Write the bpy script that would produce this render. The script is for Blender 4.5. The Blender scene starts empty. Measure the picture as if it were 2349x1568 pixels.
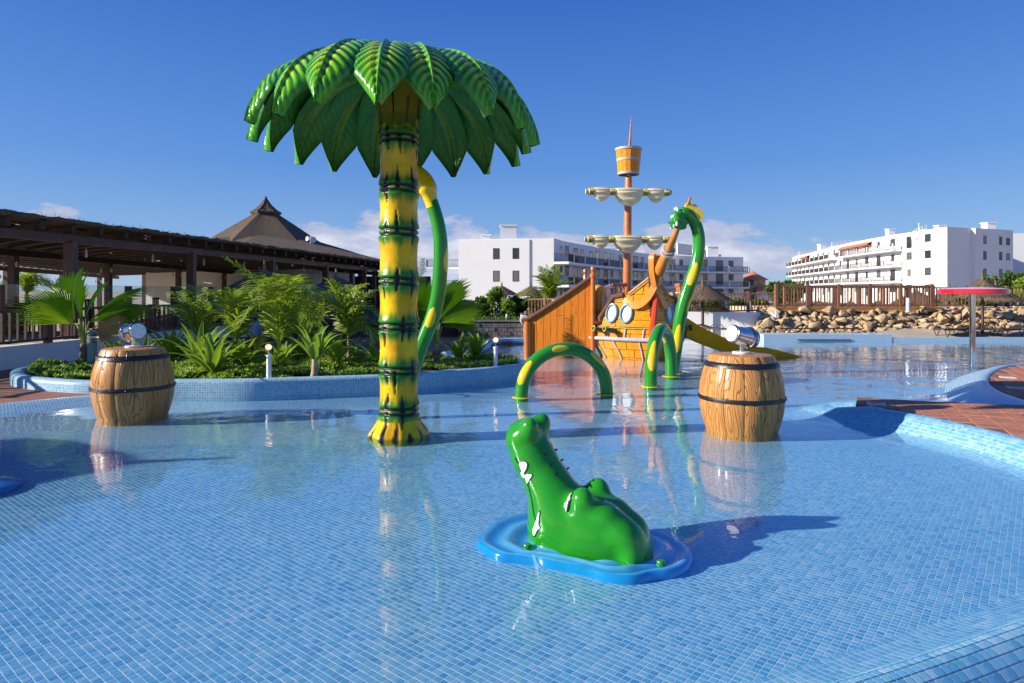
import bpy, math, random
import numpy as np
from mathutils import Vector, Matrix

SC = bpy.context.scene
COL = SC.collection
rnd = random.Random(7)
NR = np.random.RandomState(11)
PI = math.pi
R = math.radians

# ---------------------------------------------------------------- camera
F, H, CX, HY = 1500.0, 1.5, 1174.5, 668.0      # focal length in 2349-wide pixels, eye height, centre column, horizon row
cam = bpy.data.cameras.new('camera')
cam.lens = 36.0 * F / 2349.0
cam.sensor_width = 36.0
cam.shift_y = -(784.0 - HY) / 2349.0
cam.clip_start = 0.05
cam.clip_end = 8000
camo = bpy.data.objects.new('camera', cam)
COL.objects.link(camo)
camo.location = (0, 0, H)
camo.rotation_euler = (R(90), 0, 0)
SC.camera = camo

# ---------------------------------------------------------------- sky and sun
SUN_EL, SUN_AZ = 20.5, 10.0                     # light travels towards +X, turned SUN_AZ towards +Y
sdir = Vector((-math.cos(R(SUN_AZ)) * math.cos(R(SUN_EL)), -math.sin(R(SUN_AZ)) * math.cos(R(SUN_EL)), math.sin(R(SUN_EL))))
world = bpy.data.worlds.new('World')
SC.world = world
world.use_nodes = True
wn, wl = world.node_tree.nodes, world.node_tree.links
wn.clear()
sky = wn.new('ShaderNodeTexSky')
sky.sky_type = 'NISHITA'
sky.sun_disc = False
sky.sun_elevation = R(SUN_EL)
sky.sun_rotation = math.atan2(sdir.x, sdir.y)
sky.altitude = 0
sky.air_density = 1.0
sky.dust_density = 0.35
sky.ozone_density = 2.2
bg = wn.new('ShaderNodeBackground')
bg.inputs['Strength'].default_value = 0.11
wout = wn.new('ShaderNodeOutputWorld')
wl.new(bg.outputs[0], wout.inputs[0])

def wmath(op, a, b=None, clamp=False):
    n = wn.new('ShaderNodeMath'); n.operation = op; n.use_clamp = clamp
    for i, x in enumerate((a, b)):
        if x is None: continue
        if isinstance(x, (int, float)): n.inputs[i].default_value = x
        else: wl.new(x, n.inputs[i])
    return n.outputs[0]
tcw = wn.new('ShaderNodeTexCoord')
sepw = wn.new('ShaderNodeSeparateXYZ'); wl.new(tcw.outputs['Generated'], sepw.inputs[0])
wx, wy, wz = sepw.outputs
# low cumulus bank: soft lobes low over the horizon, broken up by noise
nzw = wn.new('ShaderNodeTexNoise'); nzw.inputs['Scale'].default_value = 10.0
nzw.inputs['Detail'].default_value = 8.0; nzw.inputs['Roughness'].default_value = 0.6
mpw = wn.new('ShaderNodeMapping'); mpw.inputs['Scale'].default_value = (1.0, 1.0, 2.6)
wl.new(tcw.outputs['Generated'], mpw.inputs[0]); wl.new(mpw.outputs[0], nzw.inputs['Vector'])
az = wmath('ARCTAN2', wx, wy)
lobes = None
for (a0, z0, ra, rz, s) in ((-.20, .065, .16, .058, 1.0), (-.06, .055, .14, .05, .9), (-.36, .045, .10, .045, .8), (.10, .055, .10, .035, .62), (.29, .055, .115, .042, .95),
                            (.55, .03, .2, .035, .5), (-.75, .05, .25, .05, .7), (1.1, .06, .3, .06, .8), (-1.3, .06, .3, .05, .8), (2.4, .06, .5, .06, .9), (-2.3, .05, .5, .05, .8)):
    ea = wmath('POWER', wmath('DIVIDE', wmath('SUBTRACT', az, a0), ra), 2)
    ez = wmath('POWER', wmath('DIVIDE', wmath('SUBTRACT', wz, z0), rz), 2)
    l = wmath('MULTIPLY', wmath('SUBTRACT', 1.0, wmath('ADD', ea, ez)), s)
    l = wmath('MAXIMUM', l, -1.0)
    lobes = l if lobes is None else wmath('MAXIMUM', lobes, l)
cm = wmath('ADD', wmath('MULTIPLY', lobes, 0.85), wmath('MULTIPLY', wmath('SUBTRACT', nzw.outputs['Fac'], 0.5), 3.4))
mr = wn.new('ShaderNodeMapRange'); mr.interpolation_type = 'SMOOTHSTEP'
mr.inputs['From Min'].default_value = -0.02; mr.inputs['From Max'].default_value = 0.34
wl.new(cm, mr.inputs['Value'])
cmask = wmath('MULTIPLY', mr.outputs[0], 0.9)
mr2 = wn.new('ShaderNodeMapRange'); mr2.interpolation_type = 'SMOOTHSTEP'
mr2.inputs['From Min'].default_value = 0.3; mr2.inputs['From Max'].default_value = 1.1
wl.new(cm, mr2.inputs['Value'])
cr = wn.new('ShaderNodeMix'); cr.data_type = 'RGBA'
wl.new(mr2.outputs[0], cr.inputs[0])
cr.inputs[6].default_value = (2.5, 2.75, 3.7, 1); cr.inputs[7].default_value = (4.1, 4.2, 4.7, 1)
mxw = wn.new('ShaderNodeMix'); mxw.data_type = 'RGBA'
grd = wn.new('ShaderNodeValToRGB'); wl.new(wmath('MAXIMUM', wz, 0.0), grd.inputs[0])
ge = grd.color_ramp.elements
SKYK = 0.45 / 0.11
for i, (p, c) in enumerate(((0.0, (.42, .62, .92)), (.07, (.24, .48, .92)), (.18, (.108, .33, .88)), (.41, (.024, .165, .70)), (1.0, (.028, .14, .54)))):
    e = ge[i] if i < 2 else ge.new(p)
    e.position = p; e.color = (c[0], c[1], c[2], 1)
gsc = wn.new('ShaderNodeVectorMath'); gsc.operation = 'SCALE'; gsc.inputs[3].default_value = SKYK
wl.new(grd.outputs[0], gsc.inputs[0])
skm = wn.new('ShaderNodeMix'); skm.data_type = 'RGBA'; skm.inputs[0].default_value = 0.88
wl.new(sky.outputs[0], skm.inputs[6]); wl.new(gsc.outputs[0], skm.inputs[7])
wl.new(cmask, mxw.inputs[0]); wl.new(skm.outputs[2], mxw.inputs[6]); wl.new(cr.outputs[2], mxw.inputs[7])
wl.new(mxw.outputs[2], bg.inputs['Color'])

sun = bpy.data.lights.new('sun', 'SUN')
sun.energy = 4.6
sun.angle = R(0.55)
sun.color = (1.0, 0.925, 0.79)
suno = bpy.data.objects.new('sun', sun)
COL.objects.link(suno)
suno.rotation_euler = sdir.to_track_quat('Z', 'Y').to_euler()
suno.location = (-30, -10, 20)

SC.view_settings.view_transform = 'Standard'
SC.view_settings.look = 'None'
SC.view_settings.exposure = 0.82
SC.view_settings.gamma = 1.0
SC.view_settings.use_curve_mapping = False
SC.render.engine = 'CYCLES'
SC.cycles.max_bounces = 10
SC.cycles.transparent_max_bounces = 24
SC.cycles.caustics_reflective = False
SC.cycles.caustics_refractive = False
SC.cycles.sample_clamp_indirect = 4.0
SC.cycles.use_denoising = True

# ---------------------------------------------------------------- helpers
def P(px, py, d):
    return Vector(((px - CX) * d / F, d, H - (py - HY) * d / F))
def G(px, py, z=0.0):
    d = F * (H - z) / (py - HY)
    return Vector(((px - CX) * d / F, d, z))
def catmull(pts, n=8, closed=False):
    p = [np.array(q, float) for q in pts]
    m = len(p); out = []
    for i in range(m if closed else m - 1):
        p1, p2 = p[i], p[(i + 1) % m]
        p0 = p[i - 1] if (i > 0 or closed) else 2 * p1 - p2
        p3 = p[(i + 2) % m] if (i + 2 < m or closed) else 2 * p2 - p1
        for k in range(n):
            t = k / n
            out.append(.5 * ((2 * p1) + (-p0 + p2) * t + (2 * p0 - 5 * p1 + 4 * p2 - p3) * t * t + (-p0 + 3 * p1 - 3 * p2 + p3) * t ** 3))
    if not closed: out.append(p[-1])
    return np.array(out)
def resample(poly, step):
    poly = np.array(poly, float)
    seg = np.linalg.norm(np.diff(poly, axis=0), axis=1)
    s = np.concatenate([[0], np.cumsum(seg)])
    n = max(2, int(round(s[-1] / step)) + 1)
    t = np.linspace(0, s[-1], n)
    return np.stack([np.interp(t, s, poly[:, k]) for k in range(poly.shape[1])], 1), t

class MB:
    def __init__(self):
        self.v, self.f, self.m, self.col, self.uv = [], [], [], None, None
    def add(self, vs, fs, mi=0):
        o = len(self.v)
        self.v.extend([tuple(map(float, q)) for q in vs])
        self.f.extend([tuple(o + i for i in q) for q in fs])
        self.m.extend([mi] * len(fs))
        return self
    def box(self, c, s, rz=0.0, mi=0):
        x, y, z = s[0] / 2, s[1] / 2, s[2] / 2
        ca, sa = math.cos(rz), math.sin(rz)
        vs = []
        for dz in (-z, z):
            for dx, dy in ((-x, -y), (x, -y), (x, y), (-x, y)):
                vs.append((c[0] + dx * ca - dy * sa, c[1] + dx * sa + dy * ca, c[2] + dz))
        return self.add(vs, [(3, 2, 1, 0), (4, 5, 6, 7), (0, 1, 5, 4), (1, 2, 6, 5), (2, 3, 7, 6), (3, 0, 4, 7)], mi)
    def beam(self, a, b, w, h, up=(0, 0, 1), mi=0):
        a, b = Vector(a), Vector(b)
        t = (b - a).normalized(); u = Vector(up)
        s = t.cross(u)
        if s.length < 1e-4: s = t.cross(Vector((0, 1, 0)))
        s.normalize(); u = s.cross(t)
        vs = []
        for p in (a, b):
            for sx, sy in ((-1, -1), (1, -1), (1, 1), (-1, 1)):
                vs.append(p + s * (sx * w / 2) + u * (sy * h / 2))
        return self.add(vs, [(0, 1, 2, 3), (7, 6, 5, 4), (0, 4, 5, 1), (1, 5, 6, 2), (2, 6, 7, 3), (3, 7, 4, 0)], mi)
    def tube(self, path, r, n=12, caps=True, mi=0, sx=1.0):
        pts, T, N, B = frames(path)
        k = len(pts)
        rr = [r] * k if isinstance(r, (int, float)) else [np.interp(i / (k - 1), np.linspace(0, 1, len(r)), r) for i in range(k)]
        vs = []
        for i in range(k):
            for j in range(n):
                a = 2 * PI * j / n
                vs.append(pts[i] + N[i] * (rr[i] * math.cos(a) * sx) + B[i] * (rr[i] * math.sin(a)))
        fs = [(i * n + j, i * n + (j + 1) % n, (i + 1) * n + (j + 1) % n, (i + 1) * n + j) for i in range(k - 1) for j in range(n)]
        if caps:
            fs.append(tuple(reversed(range(n)))); fs.append(tuple((k - 1) * n + j for j in range(n)))
        return self.add(vs, fs, mi)
    def lathe(self, prof, n=24, c=(0, 0, 0), axis=(0, 0, 1), mi=0, a0=0.0, a1=2 * PI):
        ax = Vector(axis).normalized()
        q = Vector((0, 0, 1)).rotation_difference(ax)
        full = abs(a1 - a0 - 2 * PI) < 1e-6
        na = n if full else n + 1
        vs = []
        for (r, z) in prof:
            for j in range(na):
                a = a0 + (a1 - a0) * j / n
                vs.append(q @ Vector((r * math.cos(a), r * math.sin(a), z)) + Vector(c))
        fs = []
        for i in range(len(prof) - 1):
            for j in range(n):
                j2 = (j + 1) % na
                fs.append((i * na + j, i * na + j2, (i + 1) * na + j2, (i + 1) * na + j))
        return self.add(vs, fs, mi)
    def ell(self, c, r, n=16, m=10, q=None, mi=0):
        if isinstance(r, (int, float)): r = (r, r, r)
        vs, fs = [], []
        for i in range(m + 1):
            b = -PI / 2 + PI * i / m
            for j in range(n):
                a = 2 * PI * j / n
                w = Vector((r[0] * math.cos(b) * math.cos(a), r[1] * math.cos(b) * math.sin(a), r[2] * math.sin(b)))
                if q is not None: w = q @ w
                vs.append(w + Vector(c))
        for i in range(m):
            for j in range(n):
                fs.append((i * n + j, i * n + (j + 1) % n, (i + 1) * n + (j + 1) % n, (i + 1) * n + j))
        return self.add(vs, fs, mi)
    def prism(self, poly, z0, z1, mi=0, bottom=True):
        n = len(poly)
        vs = [(p[0], p[1], z0) for p in poly] + [(p[0], p[1], z1) for p in poly]
        ar = sum(poly[i][0] * poly[(i + 1) % n][1] - poly[(i + 1) % n][0] * poly[i][1] for i in range(n))
        fs = [(i, (i + 1) % n, n + (i + 1) % n, n + i) for i in range(n)] + [tuple(n + i for i in range(n))]
        if bottom: fs.append(tuple(reversed(range(n))))
        if ar < 0: fs = [tuple(reversed(f)) for f in fs]
        return self.add(vs, fs, mi)
    def grid(self, fn, nu, nv, mi=0, flip=False):
        vs = [fn(i / nu, j / nv) for i in range(nu + 1) for j in range(nv + 1)]
        w = nv + 1
        fs = [(i * w + j, (i + 1) * w + j, (i + 1) * w + j + 1, i * w + j + 1) for i in range(nu) for j in range(nv)]
        if flip: fs = [tuple(reversed(f)) for f in fs]
        return self.add(vs, fs, mi)

def frames(path):
    pts = [Vector(p) for p in path]
    k = len(pts)
    T = []
    for i in range(k):
        t = pts[min(i + 1, k - 1)] - pts[max(i - 1, 0)]
        T.append(t.normalized())
    u = Vector((0, 0, 1)) if abs(T[0].z) < .9 else Vector((0, 1, 0))
    n = (u - T[0] * u.dot(T[0])).normalized()
    N, B = [n], [T[0].cross(n)]
    for i in range(1, k):
        n = N[-1] - T[i] * N[-1].dot(T[i]); n.normalize()
        N.append(n); B.append(T[i].cross(n))
    return pts, T, N, B

OFF = {}
def mesh_of(name, mb, mats, smooth=35, colors=None, uv=None):
    me = bpy.data.meshes.new(name)
    me.from_pydata(mb.v, [], mb.f)
    for m in (mats if isinstance(mats, (list, tuple)) else [mats]): me.materials.append(m)
    if any(mb.m): me.polygons.foreach_set('material_index', mb.m)
    if smooth:
        me.polygons.foreach_set('use_smooth', [True] * len(me.polygons))
        if smooth < 180: me.set_sharp_from_angle(angle=R(smooth))
    if colors is not None:
        at = me.color_attributes.new('paint', 'FLOAT_COLOR', 'POINT')
        c = np.ones((len(me.vertices), 4), np.float32); c[:, :3] = colors
        at.data.foreach_set('color', c.ravel())
    if uv is not None:
        lay = me.uv_layers.new(name='UVMap')
        li = np.empty(len(me.loops), np.int32); me.loops.foreach_get('vertex_index', li)
        lay.data.foreach_set('uv', np.asarray(uv, np.float32)[li].ravel())
    me.update()
    return me
def np_mesh(name, V, Q, mats, uv=None, smooth=False, tone=None):
    me = bpy.data.meshes.new(name)
    V = np.asarray(V, np.float32); Q = np.asarray(Q, np.int32); k = Q.shape[1]
    me.vertices.add(len(V)); me.vertices.foreach_set('co', V.ravel())
    me.loops.add(Q.size); me.loops.foreach_set('vertex_index', Q.ravel())
    me.polygons.add(len(Q)); me.polygons.foreach_set('loop_start', np.arange(0, Q.size, k, dtype=np.int32))
    me.update(calc_edges=True); me.validate()
    for m in (mats if isinstance(mats, (list, tuple)) else [mats]): me.materials.append(m)
    if uv is not None:
        lay = me.uv_layers.new(name='UVMap')
        lay.data.foreach_set('uv', np.asarray(uv, np.float32)[Q.ravel()].ravel())
    me.polygons.foreach_set('use_smooth', [bool(smooth)] * len(me.polygons))
    return me
def put(name, me, parent=None, loc=None, rot=None, scale=None):
    o = bpy.data.objects.new(name, me)
    COL.objects.link(o)
    if parent is not None: o.parent = parent
    if loc is not None: o.location = loc
    if rot is not None: o.rotation_euler = rot
    if scale is not None: o.scale = scale
    return o
def part(name, mb, mats, parent, smooth=35, colors=None, uv=None, label=None, local=False):
    """a mesh given in world coordinates, hung under its thing (or part)"""
    if isinstance(mb, MB):
        if not local:
            off = OFF.get(parent.name, Vector((0, 0, 0)))
            if off.length: mb.v = [(a - off.x, b - off.y, c - off.z) for a, b, c in mb.v]
        me = mesh_of(name, mb, mats, smooth, colors, uv)
    else: me = mb
    o = put(name, me, parent)
    OFF[o.name] = OFF.get(parent.name, Vector((0, 0, 0)))
    if label: o['label'] = label
    return o
def thing(name, label, cat, loc=(0, 0, 0), rz=0.0, group=None):
    o = bpy.data.objects.new(name, None)
    COL.objects.link(o)
    o.empty_display_size = 0.2
    o.location = loc; o.rotation_euler = (0, 0, rz)
    o['label'] = label; o['category'] = cat
    if group: o['group'] = group
    OFF[o.name] = Vector(loc)
    return o
def single(name, mb, mats, label, cat, group=None, smooth=35, loc=(0, 0, 0), colors=None, uv=None):
    """a thing that is one mesh, given in world coordinates; its origin goes to loc"""
    l = Vector(loc)
    mb.v = [(a - l.x, b - l.y, c - l.z) for a, b, c in mb.v]
    o = put(name, mesh_of(name, mb, mats, smooth, colors, uv), None, loc)
    OFF[o.name] = l
    o['label'] = label; o['category'] = cat
    if group: o['group'] = group
    return o
def struct(name, mb, mats, smooth=35, uv=None, me=None):
    o = put(name, me if me is not None else mesh_of(name, mb, mats, smooth, None, uv))
    o['kind'] = 'structure'
    OFF[o.name] = Vector((0, 0, 0))
    return o
def dup(o, loc=None, rz=None, scale=None, label=None, parent=None):
    def rec(a, par):
        c = a.copy(); COL.objects.link(c)
        if par is not None: c.parent = par
        for ch in list(a.children): rec(ch, c)
        return c
    c = rec(o, parent)
    if loc is not None: c.location = loc; OFF[c.name] = Vector(loc)
    if rz is not None: c.rotation_euler = (0, 0, rz)
    if scale is not None: c.scale = (scale,) * 3 if isinstance(scale, (int, float)) else scale
    if label: c['label'] = label
    return c

def surfnets(f, lo, hi, n):
    """surface of the solid f(x,y,z) < 0 as quads (vertices, faces)"""
    lo, hi = np.array(lo, float), np.array(hi, float)
    step = (hi - lo).max() / n
    ax = [np.arange(lo[k], hi[k] + step, step) for k in range(3)]
    X, Y, Z = np.meshgrid(*ax, indexing='ij')
    V = f(X, Y, Z); S = V < 0
    sh = tuple(s - 1 for s in V.shape)
    acc = np.zeros(sh + (3,)); cnt = np.zeros(sh)
    cor = [(i, j, k) for i in (0, 1) for j in (0, 1) for k in (0, 1)]
    def sl(c): return tuple(slice(c[k], c[k] + sh[k]) for k in range(3))
    for a in cor:
        for k in range(3):
            if a[k]: continue
            b = list(a); b[k] = 1; b = tuple(b)
            va, vb = V[sl(a)], V[sl(b)]
            x = (va < 0) != (vb < 0)
            t = np.where(x, va / np.where(x, va - vb, 1), 0)
            for q in range(3):
                acc[..., q] += np.where(x, a[q] + (t if q == k else 0), 0)
            cnt += x
    act = cnt > 0
    idx = -np.ones(sh, int); idx[act] = np.arange(act.sum())
    base = np.stack(np.nonzero(act), 1)
    verts = lo + (base + acc[act] / cnt[act][:, None]) * step
    faces = []
    for k in range(3):
        a1, a2 = (k + 1) % 3, (k + 2) % 3
        s0 = [slice(None)] * 3; s1 = [slice(None)] * 3
        s0[k] = slice(0, -1); s1[k] = slice(1, None)
        ch = S[tuple(s0)] != S[tuple(s1)]
        for (i, j, l) in np.argwhere(ch):
            e = [i, j, l]
            if e[a1] == 0 or e[a2] == 0 or e[a1] > sh[a1] - 1 or e[a2] > sh[a2] - 1: continue
            q = []
            for d1, d2 in ((-1, -1), (0, -1), (0, 0), (-1, 0)):
                c = list(e); c[a1] += d1; c[a2] += d2
                q.append(idx[tuple(c)])
            if min(q) < 0: continue
            if S[i, j, l]: faces.append(tuple(q))
            else: faces.append(tuple(reversed(q)))
    return verts, faces
def smin(a, b, k):
    h = np.clip(.5 + .5 * (b - a) / k, 0, 1)
    return b * (1 - h) + a * h - k * h * (1 - h)
def sd_ell(X, Y, Z, c, r):
    p = np.sqrt(((X - c[0]) / r[0]) ** 2 + ((Y - c[1]) / r[1]) ** 2 + ((Z - c[2]) / r[2]) ** 2)
    return (p - 1) * min(r)
def sd_cap(X, Y, Z, a, b, ra, rb, ly=1.0):
    a, b = np.array(a, float), np.array(b, float); d = b - a
    t = np.clip(((X - a[0]) * d[0] + (Y - a[1]) * d[1] + (Z - a[2]) * d[2]) / d.dot(d), 0, 1)
    return np.sqrt((X - a[0] - d[0] * t) ** 2 + ((Y - a[1] - d[1] * t) / ly) ** 2 + (Z - a[2] - d[2] * t) ** 2) - (ra + (rb - ra) * t)

# ---------------------------------------------------------------- materials
class NT:
    def __init__(self, name):
        self.mat = bpy.data.materials.new(name); self.mat.use_nodes = True
        self.t = self.mat.node_tree; self.t.nodes.clear()
        self.out = self.n('ShaderNodeOutputMaterial')
    def n(self, typ, ins=None, **kw):
        nd = self.t.nodes.new(typ)
        for k, v in kw.items(): setattr(nd, k, v)
        for k, v in (ins or {}).items(): self.set(nd, k, v)
        return nd
    def set(self, nd, k, v):
        s = nd.inputs[k]
        if isinstance(v, bpy.types.NodeSocket): self.t.links.new(v, s)
        elif isinstance(v, bpy.types.Node): self.t.links.new(v.outputs[0], s)
        else: s.default_value = v
    def math(self, op, a, b=0.0, c=None, clamp=False):
        nd = self.n('ShaderNodeMath', {0: a, 1: b}, operation=op, use_clamp=clamp)
        if c is not None: self.set(nd, 2, c)
        return nd.outputs[0]
    def mix(self, f, a, b, typ='MIX'):
        nd = self.n('ShaderNodeMix', {0: f, 6: a, 7: b}, data_type='RGBA', blend_type=typ)
        return nd.outputs[2]
    def noise(self, vec, scale, detail=3.0, rough=.55, dim='3D', dist=0.0):
        nd = self.n('ShaderNodeTexNoise', {'Scale': scale, 'Detail': detail, 'Roughness': rough, 'Distortion': dist}, noise_dimensions=dim)
        if vec is not None: self.set(nd, 'Vector', vec)
        return nd.outputs['Fac']
    def ramp(self, f, stops):
        nd = self.n('ShaderNodeValToRGB', {0: f})
        e = nd.color_ramp.elements
        while len(e) < len(stops): e.new(.5)
        for el, (p, c) in zip(e, stops):
            el.position = p; el.color = tuple(c) + (1,) if len(c) == 3 else c
        return nd.outputs[0]
    def maprange(self, v, a, b, c=0., d=1., smooth=False):
        nd = self.n('ShaderNodeMapRange', {0: v, 1: a, 2: b, 3: c, 4: d})
        if smooth: nd.interpolation_type = 'SMOOTHSTEP'
        return nd.outputs[0]
    def bump(self, h, dist, strength=1.0, nrm=None):
        nd = self.n('ShaderNodeBump', {'Height': h, 'Distance': dist, 'Strength': strength})
        if nrm is not None: self.set(nd, 'Normal', nrm)
        return nd.outputs[0]
    def obj(self): return self.n('ShaderNodeTexCoord').outputs['Object']
    def pos(self): return self.n('ShaderNodeNewGeometry').outputs['Position']
    def principled(self, **kw):
        nd = self.n('ShaderNodeBsdfPrincipled')
        for k, v in kw.items(): self.set(nd, k.replace('_', ' '), v)
        self.t.links.new(nd.outputs[0], self.out.inputs[0])
        return nd
def C4(c): return (c[0], c[1], c[2], 1.0)
def plain(name, col, rough=.5, metal=0.0, var=.15, vscale=3.0, bump=0.0, bscale=40.0, coat=0.0, spec=.5, objrand=0.0, rvar=.12):
    t = NT(name)
    p = t.pos() if bump or var else None
    c = C4(col)
    kw = {}
    if var:
        n = t.noise(p, vscale, 5, .6)
        k = t.maprange(n, .25, .75, 1 - var, 1 + var)
        if objrand:
            oi = t.n('ShaderNodeObjectInfo').outputs['Random']
            k = t.math('MULTIPLY', k, t.maprange(oi, 0, 1, 1 - objrand, 1 + objrand))
        c = t.mix(1.0, C4(col), t.n('ShaderNodeCombineColor', {0: k, 1: k, 2: k}).outputs[0], 'MULTIPLY')
        kw['Roughness'] = t.maprange(t.noise(p, vscale * 2.3, 4), .3, .7, max(.02, rough - rvar * rough), rough + rvar * rough)
    else: kw['Roughness'] = rough
    if bump: kw['Normal'] = t.bump(t.noise(p, bscale, 5, .65), bump)
    b = t.principled(Base_Color=c, Metallic=metal, **kw)
    b.inputs['Coat Weight'].default_value = coat
    b.inputs['Coat Roughness'].default_value = .06
    b.inputs['Specular IOR Level'].default_value = spec
    return t.mat

PITCH = 0.0345
TILT = R(39.0)                                     # direction of one family of joints, from +Y towards +X
GROUT = (.58, .62, .73)
TILE_STOPS = [(0.0, (.055, .30, .52)), (.12, (.085, .35, .56)), (.45, (.13, .41, .60)), (.75, (.18, .45, .62)), (.93, (.24, .48, .63)), (1.0, (.30, .51, .65))]
def mosaic(name, use_uv=False, piece=False, lighten=0.0, rough=.25):
    """glass mosaic: one colour per square; joints too when the surface is not built of separate squares"""
    t = NT(name)
    if use_uv:
        v = t.n('ShaderNodeUVMap').outputs[0]
    else:
        v = t.n('ShaderNodeVectorRotate', {'Vector': t.pos(), 'Angle': TILT}, rotation_type='Z_AXIS').outputs[0]
        v = t.n('ShaderNodeVectorMath', {0: v, 3: 1.0 / PITCH}, operation='SCALE').outputs[0]
    fl = t.n('ShaderNodeVectorMath', {0: v}, operation='FLOOR').outputs[0]
    s = t.n('ShaderNodeSeparateXYZ', {0: fl}); fx, fy = s.outputs[0], s.outputs[1]
    cell = t.n('ShaderNodeCombineXYZ', {0: fx, 1: fy}).outputs[0]
    wn_ = t.n('ShaderNodeTexWhiteNoise', {'Vector': cell}, noise_dimensions='2D').outputs['Value']
    big = t.noise(t.pos(), .9, 3)
    k = t.math('ADD', wn_, t.maprange(big, .3, .7, -.10, .10))
    col = t.ramp(k, TILE_STOPS)
    streak = t.noise(v, 3.0, 2)
    col = t.mix(t.maprange(streak, .35, .75, 0, .18), col, (.30, .47, .62, 1))
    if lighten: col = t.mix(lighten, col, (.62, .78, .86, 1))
    h = None
    rg = rough
    if not piece:
        fr = t.n('ShaderNodeVectorMath', {0: v}, operation='FRACTION').outputs[0]
        q = t.n('ShaderNodeSeparateXYZ', {0: fr})
        ex = t.math('ABSOLUTE', t.math('SUBTRACT', q.outputs[0], .5))
        ey = t.math('ABSOLUTE', t.math('SUBTRACT', q.outputs[1], .5))
        e = t.math('MAXIMUM', ex, ey)
        g = t.maprange(e, .428, .448)
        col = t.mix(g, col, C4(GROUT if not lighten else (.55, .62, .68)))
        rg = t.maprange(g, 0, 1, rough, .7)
        h = t.bump(t.math('SUBTRACT', 1.0, g), .0015)
    b = t.principled(Base_Color=col, Roughness=rg)
    if h is not None: t.set(b, 'Normal', h)
    return t.mat
def solid_grout():
    t = NT('mosaic_grout')
    n = t.noise(t.pos(), 6, 4)
    col = t.mix(t.maprange(n, .3, .7), (.60, .64, .75, 1), (.52, .56, .66, 1))
    col = t.mix(t.maprange(t.noise(t.pos(), 1.3, 3), .62, .78, 0, .5), col, (.28, .27, .25, 1))
    t.principled(Base_Color=col, Roughness=.75)
    return t.mat
def painted(name, rough=.18, coat=.6, bump=0.0, bscale=60, spec=.5):
    """colour laid on as paint, stored with the mesh"""
    t = NT(name)
    a = t.n('ShaderNodeVertexColor', layer_name='paint')
    n = t.noise(t.pos(), 9, 5)
    k = t.maprange(n, .3, .7, .86, 1.12)
    c = t.mix(1.0, a.outputs[0], t.n('ShaderNodeCombineColor', {0: k, 1: k, 2: k}).outputs[0], 'MULTIPLY')
    b = t.principled(Base_Color=c, Roughness=rough)
    b.inputs['Specular IOR Level'].default_value = spec
    b.inputs['Coat Weight'].default_value = coat
    b.inputs['Coat Roughness'].default_value = .05
    if bump: t.set(b, 'Normal', t.bump(t.noise(t.pos(), bscale, 4), bump))
    return t.mat
def leafy(name, a, b, trans=.35, rough=.45, vscale=8.0):
    t = NT(name)
    n = t.noise(t.pos(), vscale, 4)
    oi = t.n('ShaderNodeObjectInfo').outputs['Random']
    k = t.math('ADD', t.maprange(n, .3, .7, 0, .75), t.math('MULTIPLY', oi, .3))
    c = t.mix(k, C4(a), C4(b))
    p = t.n('ShaderNodeBsdfPrincipled', {'Base Color': c, 'Roughness': rough})
    tr = t.n('ShaderNodeBsdfTranslucent', {'Color': t.mix(.5, c, (.35, .55, .03, 1))})
    m = t.n('ShaderNodeMixShader', {0: trans, 1: p.outputs[0], 2: tr.outputs[0]})
    t.t.links.new(m.outputs[0], t.out.inputs[0])
    return t.mat
def carved(name, light, dark, line, su=9.0, sv=1.6, freq=46.0, depth=.004, rough=.32, coat=.35, amount=.8, use_uv=True):
    """moulded wood: grain drawn as contour lines of a stretched noise"""
    t = NT(name)
    v = t.n('ShaderNodeUVMap').outputs[0] if use_uv else t.obj()
    oi = t.n('ShaderNodeObjectInfo').outputs['Random']
    off = t.n('ShaderNodeCombineXYZ', {0: t.math('MULTIPLY', oi, 17.0), 1: t.math('MULTIPLY', oi, 31.0), 2: t.math('MULTIPLY', oi, 5.0)}).outputs[0]
    v = t.n('ShaderNodeVectorMath', {0: v, 1: (su, sv, su)}, operation='MULTIPLY').outputs[0]
    v = t.n('ShaderNodeVectorMath', {0: v, 1: off}, operation='ADD').outputs[0]
    n = t.noise(v, 1.0, 1.2, .35)
    s = t.math('SINE', t.math('MULTIPLY', n, freq))
    ln = t.maprange(s, .55, 1.0, 0, 1, True)
    fine = t.noise(v, 7.0, 5, .6)
    base = t.mix(t.maprange(fine, .3, .7), C4(light), C4(dark))
    base = t.mix(t.maprange(t.noise(t.pos(), 2.2, 3), .35, .7, 0, .35), base, C4(dark))
    col = t.mix(t.math('MULTIPLY', ln, amount), base, C4(line))
    h = t.math('SUBTRACT', t.math('MULTIPLY', fine, .25), ln)
    b = t.principled(Base_Color=col, Roughness=rough, Normal=t.bump(h, depth))
    b.inputs['Coat Weight'].default_value = coat
    b.inputs['Coat Roughness'].default_value = .12
    b.inputs['Specular IOR Level'].default_value = .3
    return t.mat

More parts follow.
